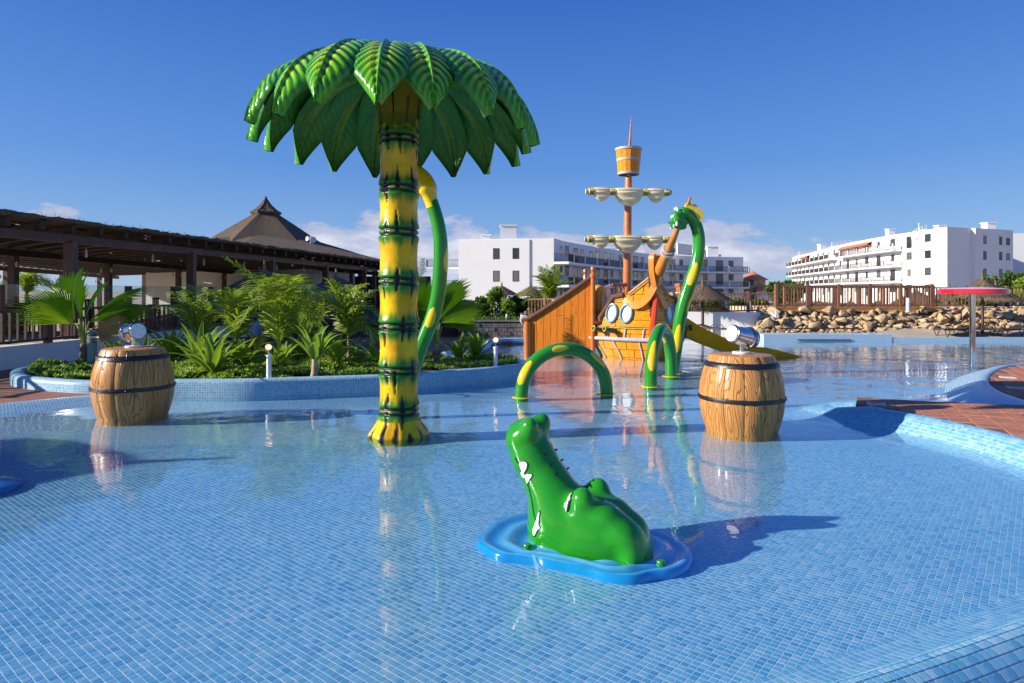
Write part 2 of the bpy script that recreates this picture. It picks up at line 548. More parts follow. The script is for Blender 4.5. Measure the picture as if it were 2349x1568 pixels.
M = {}
M['tile_floor'] = mosaic('mosaic_floor')
M['tile_piece'] = mosaic('mosaic_piece', piece=True)
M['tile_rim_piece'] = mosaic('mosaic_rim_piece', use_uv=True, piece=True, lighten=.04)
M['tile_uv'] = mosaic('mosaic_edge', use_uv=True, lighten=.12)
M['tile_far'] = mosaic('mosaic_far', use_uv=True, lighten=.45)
M['grout'] = solid_grout()
M['white_wall'] = plain('white_render', (.74, .74, .745), .85, var=.03, vscale=.6, bump=.003, bscale=30)
M['white_metal'] = plain('white_metal', (.75, .75, .75), .4, var=.04)
M['brown_wood'] = plain('brown_stained_wood', (.085, .036, .024), .5, var=.35, vscale=5, bump=.002, bscale=50, objrand=.15)
M['dark_wood'] = plain('dark_wood', (.045, .022, .016), .6, var=.3, vscale=5)
M['fence_wood'] = plain('reddish_wood', (.25, .115, .062), .5, var=.25, vscale=4, objrand=.15)
M['fascia_wood'] = plain('yellow_wood', (.50, .25, .055), .5, var=.25, vscale=5)
M['glass'] = plain('window_glass', (.05, .06, .07), .06, var=0, spec=.8)
M['dark_frame'] = plain('dark_brown_frame', (.055, .03, .024), .5, var=.1)
M['steel'] = plain('polished_steel', (.60, .60, .62), .09, 1.0, var=.04, vscale=8)
M['brushed'] = plain('brushed_steel', (.62, .63, .65), .22, 1.0, var=.08, vscale=12)
M['white_plate'] = plain('white_plate', (.78, .79, .80), .35, var=.04, vscale=20)
M['black_iron'] = plain('black_band', (.012, .013, .017), .38, var=.4, vscale=15, bump=.002, bscale=45)
M['barrel_wood'] = carved('carved_barrel_wood', (.60, .29, .085), (.50, .215, .058), (.20, .075, .02), su=8.0, sv=1.5, freq=70, depth=.006, rough=.36, coat=.12, amount=.6)
M['barrel_core'] = plain('barrel_joint', (.06, .028, .012), .5, var=.2)
M['ship_wood'] = carved('orange_ship_planks', (.86, .34, .012), (.78, .25, .009), (.50, .13, .006), su=2.0, sv=7.0, freq=26, depth=.002, rough=.30, coat=.15, amount=.35)
M['panel_wood'] = carved('orange_brown_boards', (.70, .225, .018), (.60, .16, .010), (.36, .085, .007), su=9.0, sv=1.2, freq=24, depth=.0015, rough=.42, amount=.4, coat=.0)
M['ship_gap'] = plain('plank_joint', (.035, .014, .006), .6, var=.2)
M['ship_trim'] = plain('brown_glossy_trim', (.17, .055, .018), .3, var=.45, vscale=9, bump=.003, bscale=40, coat=.5)
M['ship_mast'] = plain('orange_mast', (.56, .165, .035), .3, var=.2, vscale=6, bump=.003, bscale=30, coat=.5)
M['ship_yoke'] = plain('orange_yoke', (.66, .235, .03), .3, var=.22, vscale=5, bump=.003, bscale=30, coat=.4)
M['pillar_wood'] = plain('yellow_carved_pillar', (.80, .36, .03), .3, var=.2, vscale=9, bump=.008, bscale=22, coat=.5)
M['red_paint'] = plain('red_orange_paint', (.80, .055, .012), .2, var=.1, coat=.6)
M['grey_trim'] = plain('grey_trim', (.42, .43, .45), .4, var=.2, vscale=9, bump=.002)
M['rope'] = plain('green_gold_rope', (.36, .33, .05), .45, var=.5, vscale=30)
M['blue_rim'] = plain('pale_blue_rim', (.17, .34, .43), .3, var=.1, coat=.3)
M['porthole_white'] = plain('white_glass', (.78, .82, .84), .15, var=.05)
M['bronze'] = plain('dark_bronze', (.11, .062, .022), .35, .3, var=.35, vscale=12, coat=.3)
M['cream'] = plain('cream_sail', (.72, .62, .40), .4, var=.08, coat=.2)
M['sail'] = painted('cream_sail_paint', .35, .25)
M['rope_yellow'] = plain('yellow_lashing', (.72, .55, .04), .4, var=.1)
M['rope_black'] = plain('black_lashing', (.03, .028, .02), .5, var=.1)
M['serpent'] = plain('glossy_green', (.022, .25, .014), .15, var=.12, vscale=2.5, coat=.4)
M['croc'] = plain('crocodile_green', (.017, .245, .006), .14, var=.18, vscale=4, coat=.35)
M['croc_dark'] = plain('dark_green_line', (.006, .035, .02), .3, var=.1)
M['yellow'] = plain('glossy_yellow', (.88, .60, .006), .14, var=.06, coat=.7)
M['slide'] = plain('mustard_slide', (.95, .37, .002), .6, var=.1, spec=.2)
M['white_gloss'] = plain('white_gloss', (.82, .83, .82), .18, var=.03, coat=.5)
M['pad_blue'] = painted('blue_pad', .16, .7)
M['trunk'] = painted('painted_trunk', .24, .25, .003, 60, .2)
M['leaf_under'] = painted('painted_leaf_underside', .55, .0, .004, 40)
M['leaf'] = painted('painted_leaf', .22, .35, spec=.25)
M['red'] = plain('red_disc', (.66, .012, .025), .16, var=.06, coat=.6)
M['brick'] = plain('terracotta_brick', (.43, .165, .092), .8, var=.22, vscale=7, bump=.003, bscale=60, objrand=.14)
M['mortar'] = plain('brick_mortar', (.20, .10, .065), .95, var=.3, vscale=9)
M['stone'] = None
M['soil'] = plain('dark_soil', (.075, .04, .025), .95, var=.4, vscale=12, bump=.02, bscale=25)
M['sand'] = plain('sandy_ground', (.48, .39, .28), .95, var=.2, vscale=1.5, bump=.01, bscale=12)
M['block'] = plain('grey_block', (.16, .155, .16), .9, var=.25, vscale=6, bump=.006, bscale=30, objrand=.15)
M['wicker'] = plain('brown_wicker', (.05, .036, .028), .6, var=.3, vscale=30)
M['roof_tile'] = plain('orange_roof_tile', (.50, .17, .07), .8, var=.2, vscale=2)
M['tower_stone'] = plain('tan_stone', (.42, .29, .17), .9, var=.3, vscale=2.5, bump=.03, bscale=4)
M['bollard'] = plain('grey_green_metal', (.25, .33, .32), .45, var=.06)
M['light_grey'] = plain('light_grey_metal', (.55, .56, .57), .4, var=.05)
M['thatch'] = plain('thatch', (.145, .098, .062), .95, var=.45, vscale=14, bump=.02, bscale=35)
M['thatch_pale'] = plain('pale_thatch', (.25, .17, .10), .95, var=.4, vscale=14, bump=.02, bscale=35)
M['straw'] = plain('straw_strands', (.19, .128, .075), .9, var=.5, vscale=10)
M['fan_leaf'] = leafy('fan_palm_leaf', (.11, .26, .010), (.24, .38, .015), .45)
M['dry_leaf'] = leafy('dry_palm_leaf', (.56, .34, .15), (.66, .44, .21), .3)
M['frond'] = leafy('palm_frond', (.13, .22, .014), (.36, .42, .025), .42)
M['strap'] = leafy('strap_leaf', (.14, .25, .02), (.29, .40, .045), .4, .35)
M['shrub'] = leafy('shrub_leaf', (.04, .095, .014), (.10, .17, .025), .28)
M['cover'] = leafy('ground_cover_leaf', (.18, .31, .04), (.36, .48, .09), .42)
M['stem'] = plain('palm_stem', (.22, .15, .09), .9, var=.4, vscale=14, bump=.01, bscale=30)
M['pale_stem'] = plain('pale_stem', (.42, .32, .20), .8, var=.4, vscale=12, bump=.008, bscale=22)
M['petiole'] = plain('leaf_stalk', (.20, .25, .04), .5, var=.3, vscale=9)
M['pink'] = plain('pink_flower', (.75, .05, .18), .6, var=.2)
# ================================================================ ground, pool, decks
FLOOR = -0.055
def pl(pts, z):                                     # picture points of a level line -> ground plan
    return [tuple(G(x, y, z))[:2] for x, y in pts]

# ground sheet with a hole where the pool and its decks lie
def ring_ground():
    X = [-2500, -300, -60, -11.0, 24.0, 60, 300, 2500]
    Y = [-600, -60, -1.0, 21.2, 25, 60, 300, 4000]
    mb = MB()
    vs = [(x, y, -.02 if y < 26 or x < -12 else -1.25) for x in X for y in Y]
    fs = []
    for i in range(len(X) - 1):
        for j in range(len(Y) - 1):
            if X[i] == -11.0 and Y[j] == -1.0: continue
            a = i * len(Y) + j
            fs.append((a, a + len(Y), a + len(Y) + 1, a + 1))
    mb.add(vs, fs)
    return mb
struct('ground', ring_ground(), M['sand'], 0)

mb = MB().add([(-30, -1, FLOOR - .0007), (26, -1, FLOOR - .0007), (26, 21.0, FLOOR - .0007), (-30, 21.0, FLOOR - .0007)], [(0, 1, 2, 3)])
pool_floor = struct('pool_floor', mb, M['tile_floor'], 0)

PROF_U = np.array([0, .035, .08, .14, .205, .27, .34, .42, .50, .56]) * (.8 / .56)
PROF_Z = np.array([.172, .169, .150, .105, .052, .0, -.022, -.039, -.050, FLOOR])
OUT_U = np.array([0, .04, .09, .15, .22, .34, .64])        # the far side of the rim, where it rolls over
OUT_Z = np.array([.172, .166, .143, .095, .03, -.06, -.24])
class Cove:
    """sloping tiled margin that follows a crest line; the pool lies to the right of the direction of travel"""
    def __init__(s, pts, width=.80, n=10):
        c, s.t = resample(catmull(pts, n), .03)
        for _ in range(3): c[1:-1] = (c[:-2] + 2 * c[1:-1] + c[2:]) / 4
        s.c, s.w = c, width
        d = np.gradient(c, axis=0); d /= np.linalg.norm(d, axis=1)[:, None]
        s.nrm = np.stack([d[:, 1], -d[:, 0]], 1)
        s.len = s.t[-1]
    def width_at(s, sv):
        return s.w if s.narrow is None else np.interp(sv, s.narrow[0], s.narrow[1])
    narrow = None
    zs = 1.0
    taper = None
    def at(s, sv, u):
        x = np.interp(sv, s.t, s.c[:, 0]); y = np.interp(sv, s.t, s.c[:, 1])
        nx = np.interp(sv, s.t, s.nrm[:, 0]); ny = np.interp(sv, s.t, s.nrm[:, 1])
        w = s.width_at(sv)
        z = np.where(u >= 0, np.interp(u / w * .8, PROF_U, PROF_Z), np.interp(-u, OUT_U, OUT_Z))
        z = np.where(z > 0, z * (s.zs if s.taper is None else np.interp(sv, s.taper[0], s.taper[1])), z)
        return np.stack([x + nx * u, y + ny * u, z], -1)
    def sheet(s, name, mat, u0=-.03, us=None):
        us = (np.concatenate([[u0], PROF_U * s.w / .8]) if us is None else us)
        fr = np.concatenate([-OUT_U[::-1], PROF_U[1:]]) if s.narrow is not None else None
        sv = np.arange(0, s.len, .06)
        S, U = np.meshgrid(sv, us if fr is None else fr, indexing='ij')
        if fr is not None:
            U = np.where(U > 0, U * s.width_at(S) / .8, U)
            V = s.at(S, U); V[..., 2] -= .0007 + .006 * np.exp(-((U - .02) / .13) ** 2)
            a, b = S.shape
            I = np.arange(a * b).reshape(a, b)
            Q = np.stack([I[:-1, :-1], I[1:, :-1], I[1:, 1:], I[:-1, 1:]], -1).reshape(-1, 4)
            return np_mesh(name, V.reshape(-1, 3), Q, mat, None, True)
        V = s.at(S, np.maximum(U, 0))
        m = U < 0
        V[m] = s.at(S[m], U[m] * 0) + np.array([0, 0, -.0])
        nx = np.interp(S, s.t, s.nrm[:, 0]); ny = np.interp(S, s.t, s.nrm[:, 1])
        V[..., 0] += np.where(m, nx * U, 0); V[..., 1] += np.where(m, ny * U, 0); V[..., 2] += np.where(m, -.05, 0)
        a, b = S.shape
        I = np.arange(a * b).reshape(a, b)
        Q = np.stack([I[:-1, :-1], I[1:, :-1], I[1:, 1:], I[:-1, 1:]], -1).reshape(-1, 4)
        # arc length along the profile for the tile rows
        prof_z = np.interp(np.maximum(us, 0) / s.w * .8, PROF_U, PROF_Z)
        al = np.concatenate([[0], np.cumsum(np.hypot(np.diff(us), np.diff(prof_z)))])
        uv = np.stack([S / PITCH, np.broadcast_to(al, S.shape) / PITCH], -1).reshape(-1, 2)
        V[..., 2] -= .0007 if name == 'pool_margin' else 0
        return np_mesh(name, V.reshape(-1, 3), Q, mat, uv, True)

near_pts = [(5.7, 7.76), (5.1, 7.95), (4.55, 8.20), (4.14, 8.37), (3.96, 8.27), (4.03, 7.86), (4.22, 7.29), (4.42, 6.85), (4.56, 6.26), (4.60, 5.70), (4.56, 5.10), (4.38, 4.40), (3.97, 3.74),
            (3.34, 3.22), (2.58, 2.85), (1.91, 2.54), (1.15, 2.21), (.38, 1.91), (-.6, 1.68), (-2, 1.53), (-4, 1.43), (-7, 1.43)]
near = Cove(near_pts, .56)
sy_ = [near.t[np.abs(near.c[:, 1] - y).argmin()] for y in (4.8, 4.0, 3.2, 2.85, 2.5)]
i_t = int(np.abs(near.c - np.array([3.96, 8.25])).sum(1).argmin())
near.taper = ([0, near.t[i_t] - .7, near.t[i_t] - .1, near.t[i_t] + .12, near.t[i_t] + .75], [.9, .9, .30, .30, 1.0])
near.narrow = (sy_, [.56, .54, .48, .45, .44])
margin = struct('pool_margin', None, None, me=near.sheet('pool_margin', M['grout']))

def frame_ok(V, mx=60):
    d = np.maximum(V[..., 1], .05)
    px = V[..., 0] / d * F + CX; py = HY + (H - V[..., 2]) / d * F
    return (px > -mx) & (px < 2349 + mx) & (py < 1568 + mx) & (V[..., 1] > .3)
def tiles(C, up=.0003, inset=.090, sink=.0006):
    """C: n x 4 corners -> vertices (top ring, wider lower ring) and quads of little raised squares"""
    ctr = C.mean(1, keepdims=True)
    top = ctr + (C - ctr) * (1 - 2 * inset) + np.array([0, 0, up])
    mid = ctr + (C - ctr) * (1 - 1.1 * inset) + np.array([0, 0, -sink])
    V = np.concatenate([top, mid], 1).reshape(-1, 3)
    o = np.arange(len(C))[:, None, None] * 8
    q = np.array([[0, 1, 2, 3]] + [[4 + k, 4 + (k + 1) % 4, (k + 1) % 4, k] for k in range(4)])
    return V, (o + q).reshape(-1, 4)

# squares of the flat floor, as far as single ones can be told apart
cs, sn = math.cos(TILT), math.sin(TILT)
ii, jj = np.meshgrid(np.arange(-360, 360), np.arange(-360, 360), indexing='ij')
cu = np.stack([ii.ravel(), jj.ravel()], 1) + .5
ctr = np.stack([cu[:, 0] * cs + cu[:, 1] * sn, -cu[:, 0] * sn + cu[:, 1] * cs], 1) * PITCH
keep = (ctr[:, 1] > 1.9) & (ctr[:, 1] < 6.6)
cu, ctr = cu[keep], ctr[keep]
V3 = np.concatenate([ctr, np.full((len(ctr), 1), FLOOR)], 1)
keep = frame_ok(V3, 450); cu, ctr = cu[keep], ctr[keep]
# distance to the crest line, on the pool side
smp = near.c[::4]; nn_ = near.nrm[::4]
dist = np.empty(len(ctr))
for k in range(0, len(ctr), 4000):
    df = ctr[k:k + 4000, None, :] - smp[None]
    dd = np.hypot(df[..., 0], df[..., 1]); a = dd.argmin(1)
    sg = (df[np.arange(len(a)), a] * nn_[a]).sum(1)
    dist[k:k + 4000] = dd.min(1) * np.sign(sg) - near.width_at(near.t[::4][a])
keep = dist > -.012
cu, ctr = cu[keep], ctr[keep]
order = np.argsort(np.hypot(ctr[:, 0], ctr[:, 1]) + 50 * ~frame_ok(np.concatenate([ctr, np.full((len(ctr), 1), FLOOR)], 1), 10))
cu, ctr = cu[order], ctr[order]
def corners(cu):
    c = cu[:, None, :] + np.array([[-.5, -.5], [.5, -.5], [.5, .5], [-.5, .5]])
    x = (c[..., 0] * cs + c[..., 1] * sn) * PITCH; y = (-c[..., 0] * sn + c[..., 1] * cs) * PITCH
    return np.stack([x, y, np.full(x.shape, FLOOR)], -1)
one = corners(np.array([[0., 0.]])); one[..., 2] = 0
v, q = tiles(one)
tile_me = np_mesh('mosaic_tile', v, q, M['tile_piece'])
NPIECE = 300
jit = NR.uniform(-1, 1, (len(ctr), 3))
for k in range(min(NPIECE, len(ctr))):
    o = put('mosaic_tile', tile_me, pool_floor, (ctr[k, 0] + jit[k, 0] * .0007, ctr[k, 1] + jit[k, 1] * .0007, FLOOR), (jit[k, 2] * .008, jit[k, 0] * .008, jit[k, 1] * .015))
C = corners(cu[NPIECE:])
jr = NR.uniform(-1, 1, (len(C), 1, 2)) * .0007
C[..., :2] += jr
C[..., 2] += NR.uniform(-.0005, .0005, C.shape[:2])
v, q = tiles(C)
o = put('mosaic_tiles', np_mesh('mosaic_tiles', v, q, M['tile_piece']), pool_floor); o['kind'] = 'stuff'

# squares of the sloping margin
us = np.arange(-18, 20) * PITCH
mid_len = near.len
sv = np.arange(0, near.len - PITCH, PITCH * 1.08)
S, U = np.meshgrid(sv, us, indexing='ij')
SI, UI = np.meshgrid(np.arange(len(sv)), np.arange(len(us)), indexing='ij')
S, U, SI, UI = S.ravel(), U.ravel(), SI.ravel(), UI.ravel()
C = np.stack([near.at(S, U), near.at(S + PITCH * 1.08, U), near.at(S + PITCH * 1.08, U + PITCH), near.at(S, U + PITCH)], 1)
keep = (C.mean(1)[:, 0] > -2.5) & (U + PITCH * .5 < near.width_at(S))
keep &= (U >= -PITCH * 1.01) | (C.mean(1)[:, 1] < 4.3) | ((C.mean(1)[:, 1] > 7.3) & (C.mean(1)[:, 0] < 4.6))
C, SI, UI = C[keep], SI[keep], UI[keep]
order = np.argsort(np.linalg.norm(C.mean(1) - np.array([0, 0, H]), axis=1) + 50 * ~frame_ok(C.mean(1), 10))
C, SI, UI = C[order], SI[order], UI[order]
def rim_uv(k0, k1): return np.repeat(np.stack([SI[k0:k1] + .5, UI[k0:k1] + .5], 1), 8, axis=0)
for k in range(NPIECE):
    v, q = tiles(C[k:k + 1])
    c0 = v.mean(0)
    put('mosaic_tile', np_mesh('rim_tile', v - c0, q, M['tile_rim_piece'], rim_uv(k, k + 1)), margin, tuple(c0))
v, q = tiles(C[NPIECE:])
o = put('mosaic_tiles', np_mesh('rim_tiles', v, q, M['tile_rim_piece'], rim_uv(NPIECE, len(C))), margin); o['kind'] = 'stuff'

# the other margins: left deck, and the lagoon behind the brick point
left_pts = [(-9.6, -.8), (-9.7, 2), (-9.3, 4.5), (-8.2, 6.6), (-6.95, 7.85), (-6.44, 8.22), (-5.70, 8.91), (-5.1, 9.36), (-4.6, 9.75)]
left = Cove(left_pts, .62); left.zs = .5
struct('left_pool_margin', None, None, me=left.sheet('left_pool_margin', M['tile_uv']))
far_pts = [(23.5, 15.4), (17, 15.0), (12, 13.6), (9.8, 12.5), (9.0, 11.97), (8.05, 11.0), (7.25, 9.95), (6.72, 8.96), (6.45, 8.0), (6.3, 7.2)]
far_pts = [(x * .955, y * .955) for x, y in far_pts]
farc = Cove(far_pts, 1.1)
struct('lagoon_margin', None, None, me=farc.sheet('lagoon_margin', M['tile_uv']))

# decks
DZ = .165
mb = MB().prism([tuple(p) for p in left.c[::6]] + [(-4.7, 10.3), (-3.5, 13.3), (-11, 13.0), (-11, -.8)], -.4, .085)
deck_l = struct('left_deck', mb, None, 0)
off_ = np.interp(near.c[:, 1], [3.4, 4.4], [.62, 0.0])[:, None]
front = [tuple(p) for p in (near.c - near.nrm * off_)[::6]]
bk = [tuple(p) for p in farc.c[::-1][::6] if p[1] > 7.75]
i_tip = int(np.abs(near.c - np.array([3.96, 8.25])).sum(1).argmin())
front = [tuple(p) for p in (near.c - near.nrm * off_)[i_tip + 18::6]]
deck_poly = [(4.34, 8.22)] + front + [(-7, .2), (24, .2), (24, 14.6)] + bk[::-1] + [(6.02, 7.66), (5.7, 7.75), (5.1, 7.93), (4.62, 8.13)]
mb = MB().prism(deck_poly, -.4, DZ - .006)
deck_r = struct('right_deck', mb, M['mortar'], 0)
# brick layers
def brick_mat():
    t = NT('brick_paving')
    v = t.n('ShaderNodeVectorRotate', {'Vector': t.pos(), 'Angle': R(25)}, rotation_type='Z_AXIS').outputs[0]
    b = t.n('ShaderNodeTexBrick', {'Vector': v, 'Color1': (.40, .15, .085, 1), 'Color2': (.31, .11, .062, 1), 'Mortar': (.12, .075, .05, 1), 'Scale': 1.0, 'Mortar Size': .004, 'Brick Width': .2, 'Row Height': .1})
    n = t.noise(t.pos(), 6, 5)
    c = t.mix(t.maprange(n, .3, .7, 0, .35), b.outputs['Color'], (.20, .085, .055, 1))
    t.principled(Base_Color=c, Roughness=.85, Normal=t.bump(t.math('SUBTRACT', t.math('MULTIPLY', n, .3), b.outputs['Fac']), .004))
    return t.mat
M['paving'] = brick_mat()
deck_l.data.materials.clear(); deck_l.data.materials.append(M['paving'])
# bricks of the right deck, laid in straight stacks along the joints seen in the photograph
bt = math.atan2(.42, .90)                           # joints run this far from +Y towards +X
e1 = np.array([math.sin(bt), math.cos(bt)]); e2 = np.array([math.cos(bt), -math.sin(bt)])
def inpoly(P_, poly):
    x, y = P_[:, 0], P_[:, 1]; r = np.zeros(len(P_), bool); p = np.array(poly)
    for a, b in zip(p, np.roll(p, -1, 0)):
        c = ((a[1] > y) != (b[1] > y))
        r ^= c & (x < (b[0] - a[0]) * (y - a[1]) / (b[1] - a[1] + 1e-12) + a[0])
    return r
ii, jj = np.meshgrid(np.arange(-40, 130), np.arange(-40, 80), indexing='ij')
ii, jj = ii.ravel(), jj.ravel()
bc = e1[None] * (ii[:, None] * .1) + e2[None] * (jj[:, None] * .2) + np.array([4.0, 4.0])
cn_ = [bc + e1[None] * (.05 * a_) + e2[None] * (.1 * b_) for a_ in (-1, 1) for b_ in (-1, 1)]
ok = inpoly(cn_[0], deck_poly) & inpoly(cn_[1], deck_poly) & inpoly(cn_[2], deck_poly) & inpoly(cn_[3], deck_poly) & frame_ok(np.concatenate([bc, np.full((len(bc), 1), DZ)], 1), 1400) & (bc[:, 1] < 14.5)
bc = bc[ok]
bc = bc[np.argsort(np.hypot(bc[:, 0], bc[:, 1]) + 50 * ~frame_ok(np.concatenate([bc, np.full((len(bc), 1), DZ)], 1), 10))]
brick_mes = []
for k in range(6):
    mb = MB()
    w, l, h = .196 - k * .0008, .0955, .03
    b = .004
    vs = [(-w / 2, -l / 2, -h), (w / 2, -l / 2, -h), (w / 2, l / 2, -h), (-w / 2, l / 2, -h), (-w / 2, -l / 2, -b), (w / 2, -l / 2, -b), (w / 2, l / 2, -b), (-w / 2, l / 2, -b)]
    j = NR.uniform(-.0012, .0012, 4)
    vs += [(-w / 2 + b, -l / 2 + b, j[0]), (w / 2 - b, -l / 2 + b, j[1]), (w / 2 - b, l / 2 - b, j[2]), (-w / 2 + b, l / 2 - b, j[3])]
    fs = [(8, 9, 10, 11)] + [(a + i, a + (i + 1) % 4, a + 4 + (i + 1) % 4, a + 4 + i) for a in (0, 4) for i in range(4)]
    mb.add(vs, fs)
    brick_mes.append(mesh_of('brick', mb, M['brick'], 0))
ba = -bt
for k in range(min(300, len(bc))):
    put('brick', brick_mes[k % 6], deck_r, (bc[k, 0], bc[k, 1], DZ + NR.uniform(-.002, .002)), (NR.uniform(-.008, .008), NR.uniform(-.006, .006), ba + NR.uniform(-.012, .012)))
mb = MB()
for k in range(300, len(bc)):
    w, l = .196, .0955
    z = DZ + NR.uniform(-.002, .002)
    c, s = math.cos(ba + NR.uniform(-.012, .012)), math.sin(ba)
    t4 = [(-w / 2, -l / 2), (w / 2, -l / 2), (w / 2, l / 2), (-w / 2, l / 2)]
    vs = [(bc[k, 0] + x * c - y * s, bc[k, 1] + x * s + y * c, z - .03) for x, y in t4] + [(bc[k, 0] + .97 * (x * c - y * s), bc[k, 1] + .97 * (x * s + y * c), z) for x, y in t4]
    mb.add(vs, [(4, 5, 6, 7)] + [(i, (i + 1) % 4, 4 + (i + 1) % 4, 4 + i) for i in range(4)])
o = put('bricks', mesh_of('bricks', mb, M['brick'], 0), deck_r); o['kind'] = 'stuff'

# path behind the planting bed, with its pool edge
npath = [(-11, 12.9), (-3.5, 13.2), (-1.5, 14.4), (-.75, 16.2), (-.6, 18.2), (.4, 18.75), (3.4, 18.9), (3.4, 21.2), (-11, 21.2)]
struct('path', MB().prism(npath, -.4, .07), M['paving'], 0)
edge, _ = resample(catmull([(-1.5, 14.35, .08), (-.70, 16.2, .08), (-.55, 18.1, .08), (.4, 18.7, .08), (3.4, 18.85, .08)], 8), .1)
struct('path_edge', MB().tube(edge, .09, 8), M['tile_far'] if False else plain('pale_tile_edge', (.30, .48, .62), .4, var=.15, vscale=9))

# far side of the pool
FY = 19.7
mb = MB().prism([(11.3, FY), (24, FY), (24, 21.3), (11.3, 21.3)], -.4, .085)
struct('far_deck', mb, M['paving'], 0)
def box_uv(name, c, s, mat):
    """box whose faces carry mosaic coordinates"""
    V, Q, UV = [], [], []
    x, y, z = s[0] / 2, s[1] / 2, s[2] / 2
    for (o, a, b) in (((-x, -y, -z), (2 * x, 0, 0), (0, 0, 2 * z)), ((-x, -y, z), (2 * x, 0, 0), (0, 2 * y, 0)), ((-x, y, -z), (0, -2 * y, 0), (0, 0, 2 * z)), ((x, -y, -z), (0, 2 * y, 0), (0, 0, 2 * z)), ((x, y, -z), (-2 * x, 0, 0), (0, 0, 2 * z))):
        o, a, b = map(np.array, (o, a, b)); n = len(V)
        V += [o, o + a, o + a + b, o + b]
        la, lb = np.linalg.norm(a) / PITCH, np.linalg.norm(b) / PITCH
        UV += [(0, 0), (la, 0), (la, lb), (0, lb)]
        Q.append([n, n + 1, n + 2, n + 3])
    return np_mesh(name, np.array(V) + np.array(c), np.array(Q), mat, np.array(UV))
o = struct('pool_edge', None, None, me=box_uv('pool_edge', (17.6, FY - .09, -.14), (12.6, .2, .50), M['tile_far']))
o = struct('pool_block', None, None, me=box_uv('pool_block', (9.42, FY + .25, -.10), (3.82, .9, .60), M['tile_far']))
mb = MB().box((9.3, FY - .215, .045), (1.6, .02, .02))
single('overflow_slot', mb, M['rope_black'], 'long dark overflow slot low in the pale tiled block below the rocks', 'slot', loc=(9.3, FY - .215, .045))

# water
def water_mat():
    t = NT('water')
    p = t.pos()
    s = t.n('ShaderNodeSeparateXYZ', {0: p})
    far = t.maprange(s.outputs[1], 4.2, 9.5, 0, 1, True)
    calm = t.maprange(t.noise(p, .55, 2), .40, .62, .12, 1.0, True)
    v = t.n('ShaderNodeVectorMath', {0: p, 1: (1.0, 1.25, 1.0)}, operation='MULTIPLY').outputs[0]
    a = t.noise(v, 3.3, 2.5, .5, dist=.4)
    b = t.noise(v, 11.0, 2, .5, dist=.6)
    c = t.noise(v, 1.1, 1, .5)
    h = t.math('ADD', t.math('ADD', t.math('MULTIPLY', a, .55), t.math('MULTIPLY', b, .10)), t.math('MULTIPLY', c, .9))
    amp = t.math('MULTIPLY', t.math('ADD', t.math('MULTIPLY', far, .42), .15), t.math('ADD', t.math('MULTIPLY', calm, .75), .25))
    h = t.math('MULTIPLY', h, amp)
    # rings below the dripping palm
    dx = t.math('SUBTRACT', s.outputs[0], -.42); dy = t.math('SUBTRACT', s.outputs[1], 6.05)
    r = t.math('SQRT', t.math('ADD', t.math('MULTIPLY', dx, dx), t.math('MULTIPLY', dy, dy)))
    ring = t.math('MULTIPLY', t.math('SINE', t.math('MULTIPLY', r, 75.0)), t.maprange(r, .05, .42, .06, 0, True))
    h = t.math('ADD', h, ring)
    n = t.bump(h, .030)
    lw = t.n('ShaderNodeLayerWeight', {'Blend': .5, 'Normal': n}).outputs['Facing']
    fr = t.math('ADD', t.math('MULTIPLY', t.math('POWER', lw, 5.0), .98), .02)
    tr = t.n('ShaderNodeBsdfTransparent', {'Color': (.89, .96, .985, 1)})
    gl = t.n('ShaderNodeBsdfGlossy', {'Color': (1, 1, 1, 1), 'Roughness': .015, 'Normal': n})
    m = t.n('ShaderNodeMixShader', {0: fr, 1: tr.outputs[0], 2: gl.outputs[0]})
    t.t.links.new(m.outputs[0], t.out.inputs[0])
    return t.mat
M['water'] = water_mat()
struct('water', MB().add([(-30, -1, 0), (26, -1, 0), (26, FY, 0), (-30, FY, 0)], [(0, 1, 2, 3)]), M['water'], 0)

# ---------------------------------------------------------------- planting bed
RZ = .25
bed_px = [(23, 855), (30, 862), (72, 868), (134, 873), (213, 876), (401, 873), (557, 872), (678, 868), (865, 862), (959, 857), (1046, 850), (1120, 845), (1178, 839)]
bed = [tuple(G(x, y, RZ))[:2] for x, y in bed_px] + [(.32, 11.35), (.22, 12.0), (-.2, 12.45), (-1.4, 12.8), (-3.2, 13.0), (-5.2, 12.9), (-6.9, 12.3), (-7.9, 11.4), (-8.05, 10.6)]
bo = catmull(bed, 6, True)
bo, _ = resample(np.concatenate([bo, bo[:1]]), .07)
bo = bo[:-1]
for _ in range(6): bo = (np.roll(bo, 1, 0) + 2 * bo + np.roll(bo, -1, 0)) / 4
tg = np.roll(bo, -1, 0) - np.roll(bo, 1, 0); tg /= np.linalg.norm(tg, axis=1)[:, None]
inn = np.stack([-tg[:, 1], tg[:, 0]], 1)            # towards the soil (outline runs counter-clockwise)
prof = [(0.0, -.15), (0.0, RZ - .05), (.012, RZ - .02), (.04, RZ), (.10, RZ + .006), (.16, RZ), (.19, RZ - .03), (.20, RZ - .12)]
n = len(bo)
V = np.concatenate([np.concatenate([bo + inn * u, np.full((n, 1), z)], 1) for u, z in prof] )
V = V.reshape(len(prof), n, 3).transpose(1, 0, 2)
V = np.concatenate([V, V[:1]], 0)
arc = np.concatenate([[0], np.cumsum([math.hypot(prof[i + 1][0] - prof[i][0], prof[i + 1][1] - prof[i][1]) for i in range(len(prof) - 1)])])
sl_ = np.concatenate([[0], np.cumsum(np.linalg.norm(np.diff(np.concatenate([bo, bo[:1]]), axis=0), axis=1))])
UV = np.stack(np.meshgrid(sl_ / PITCH, arc / PITCH, indexing='ij'), -1)
I = np.arange((n + 1) * len(prof)).reshape(n + 1, len(prof))
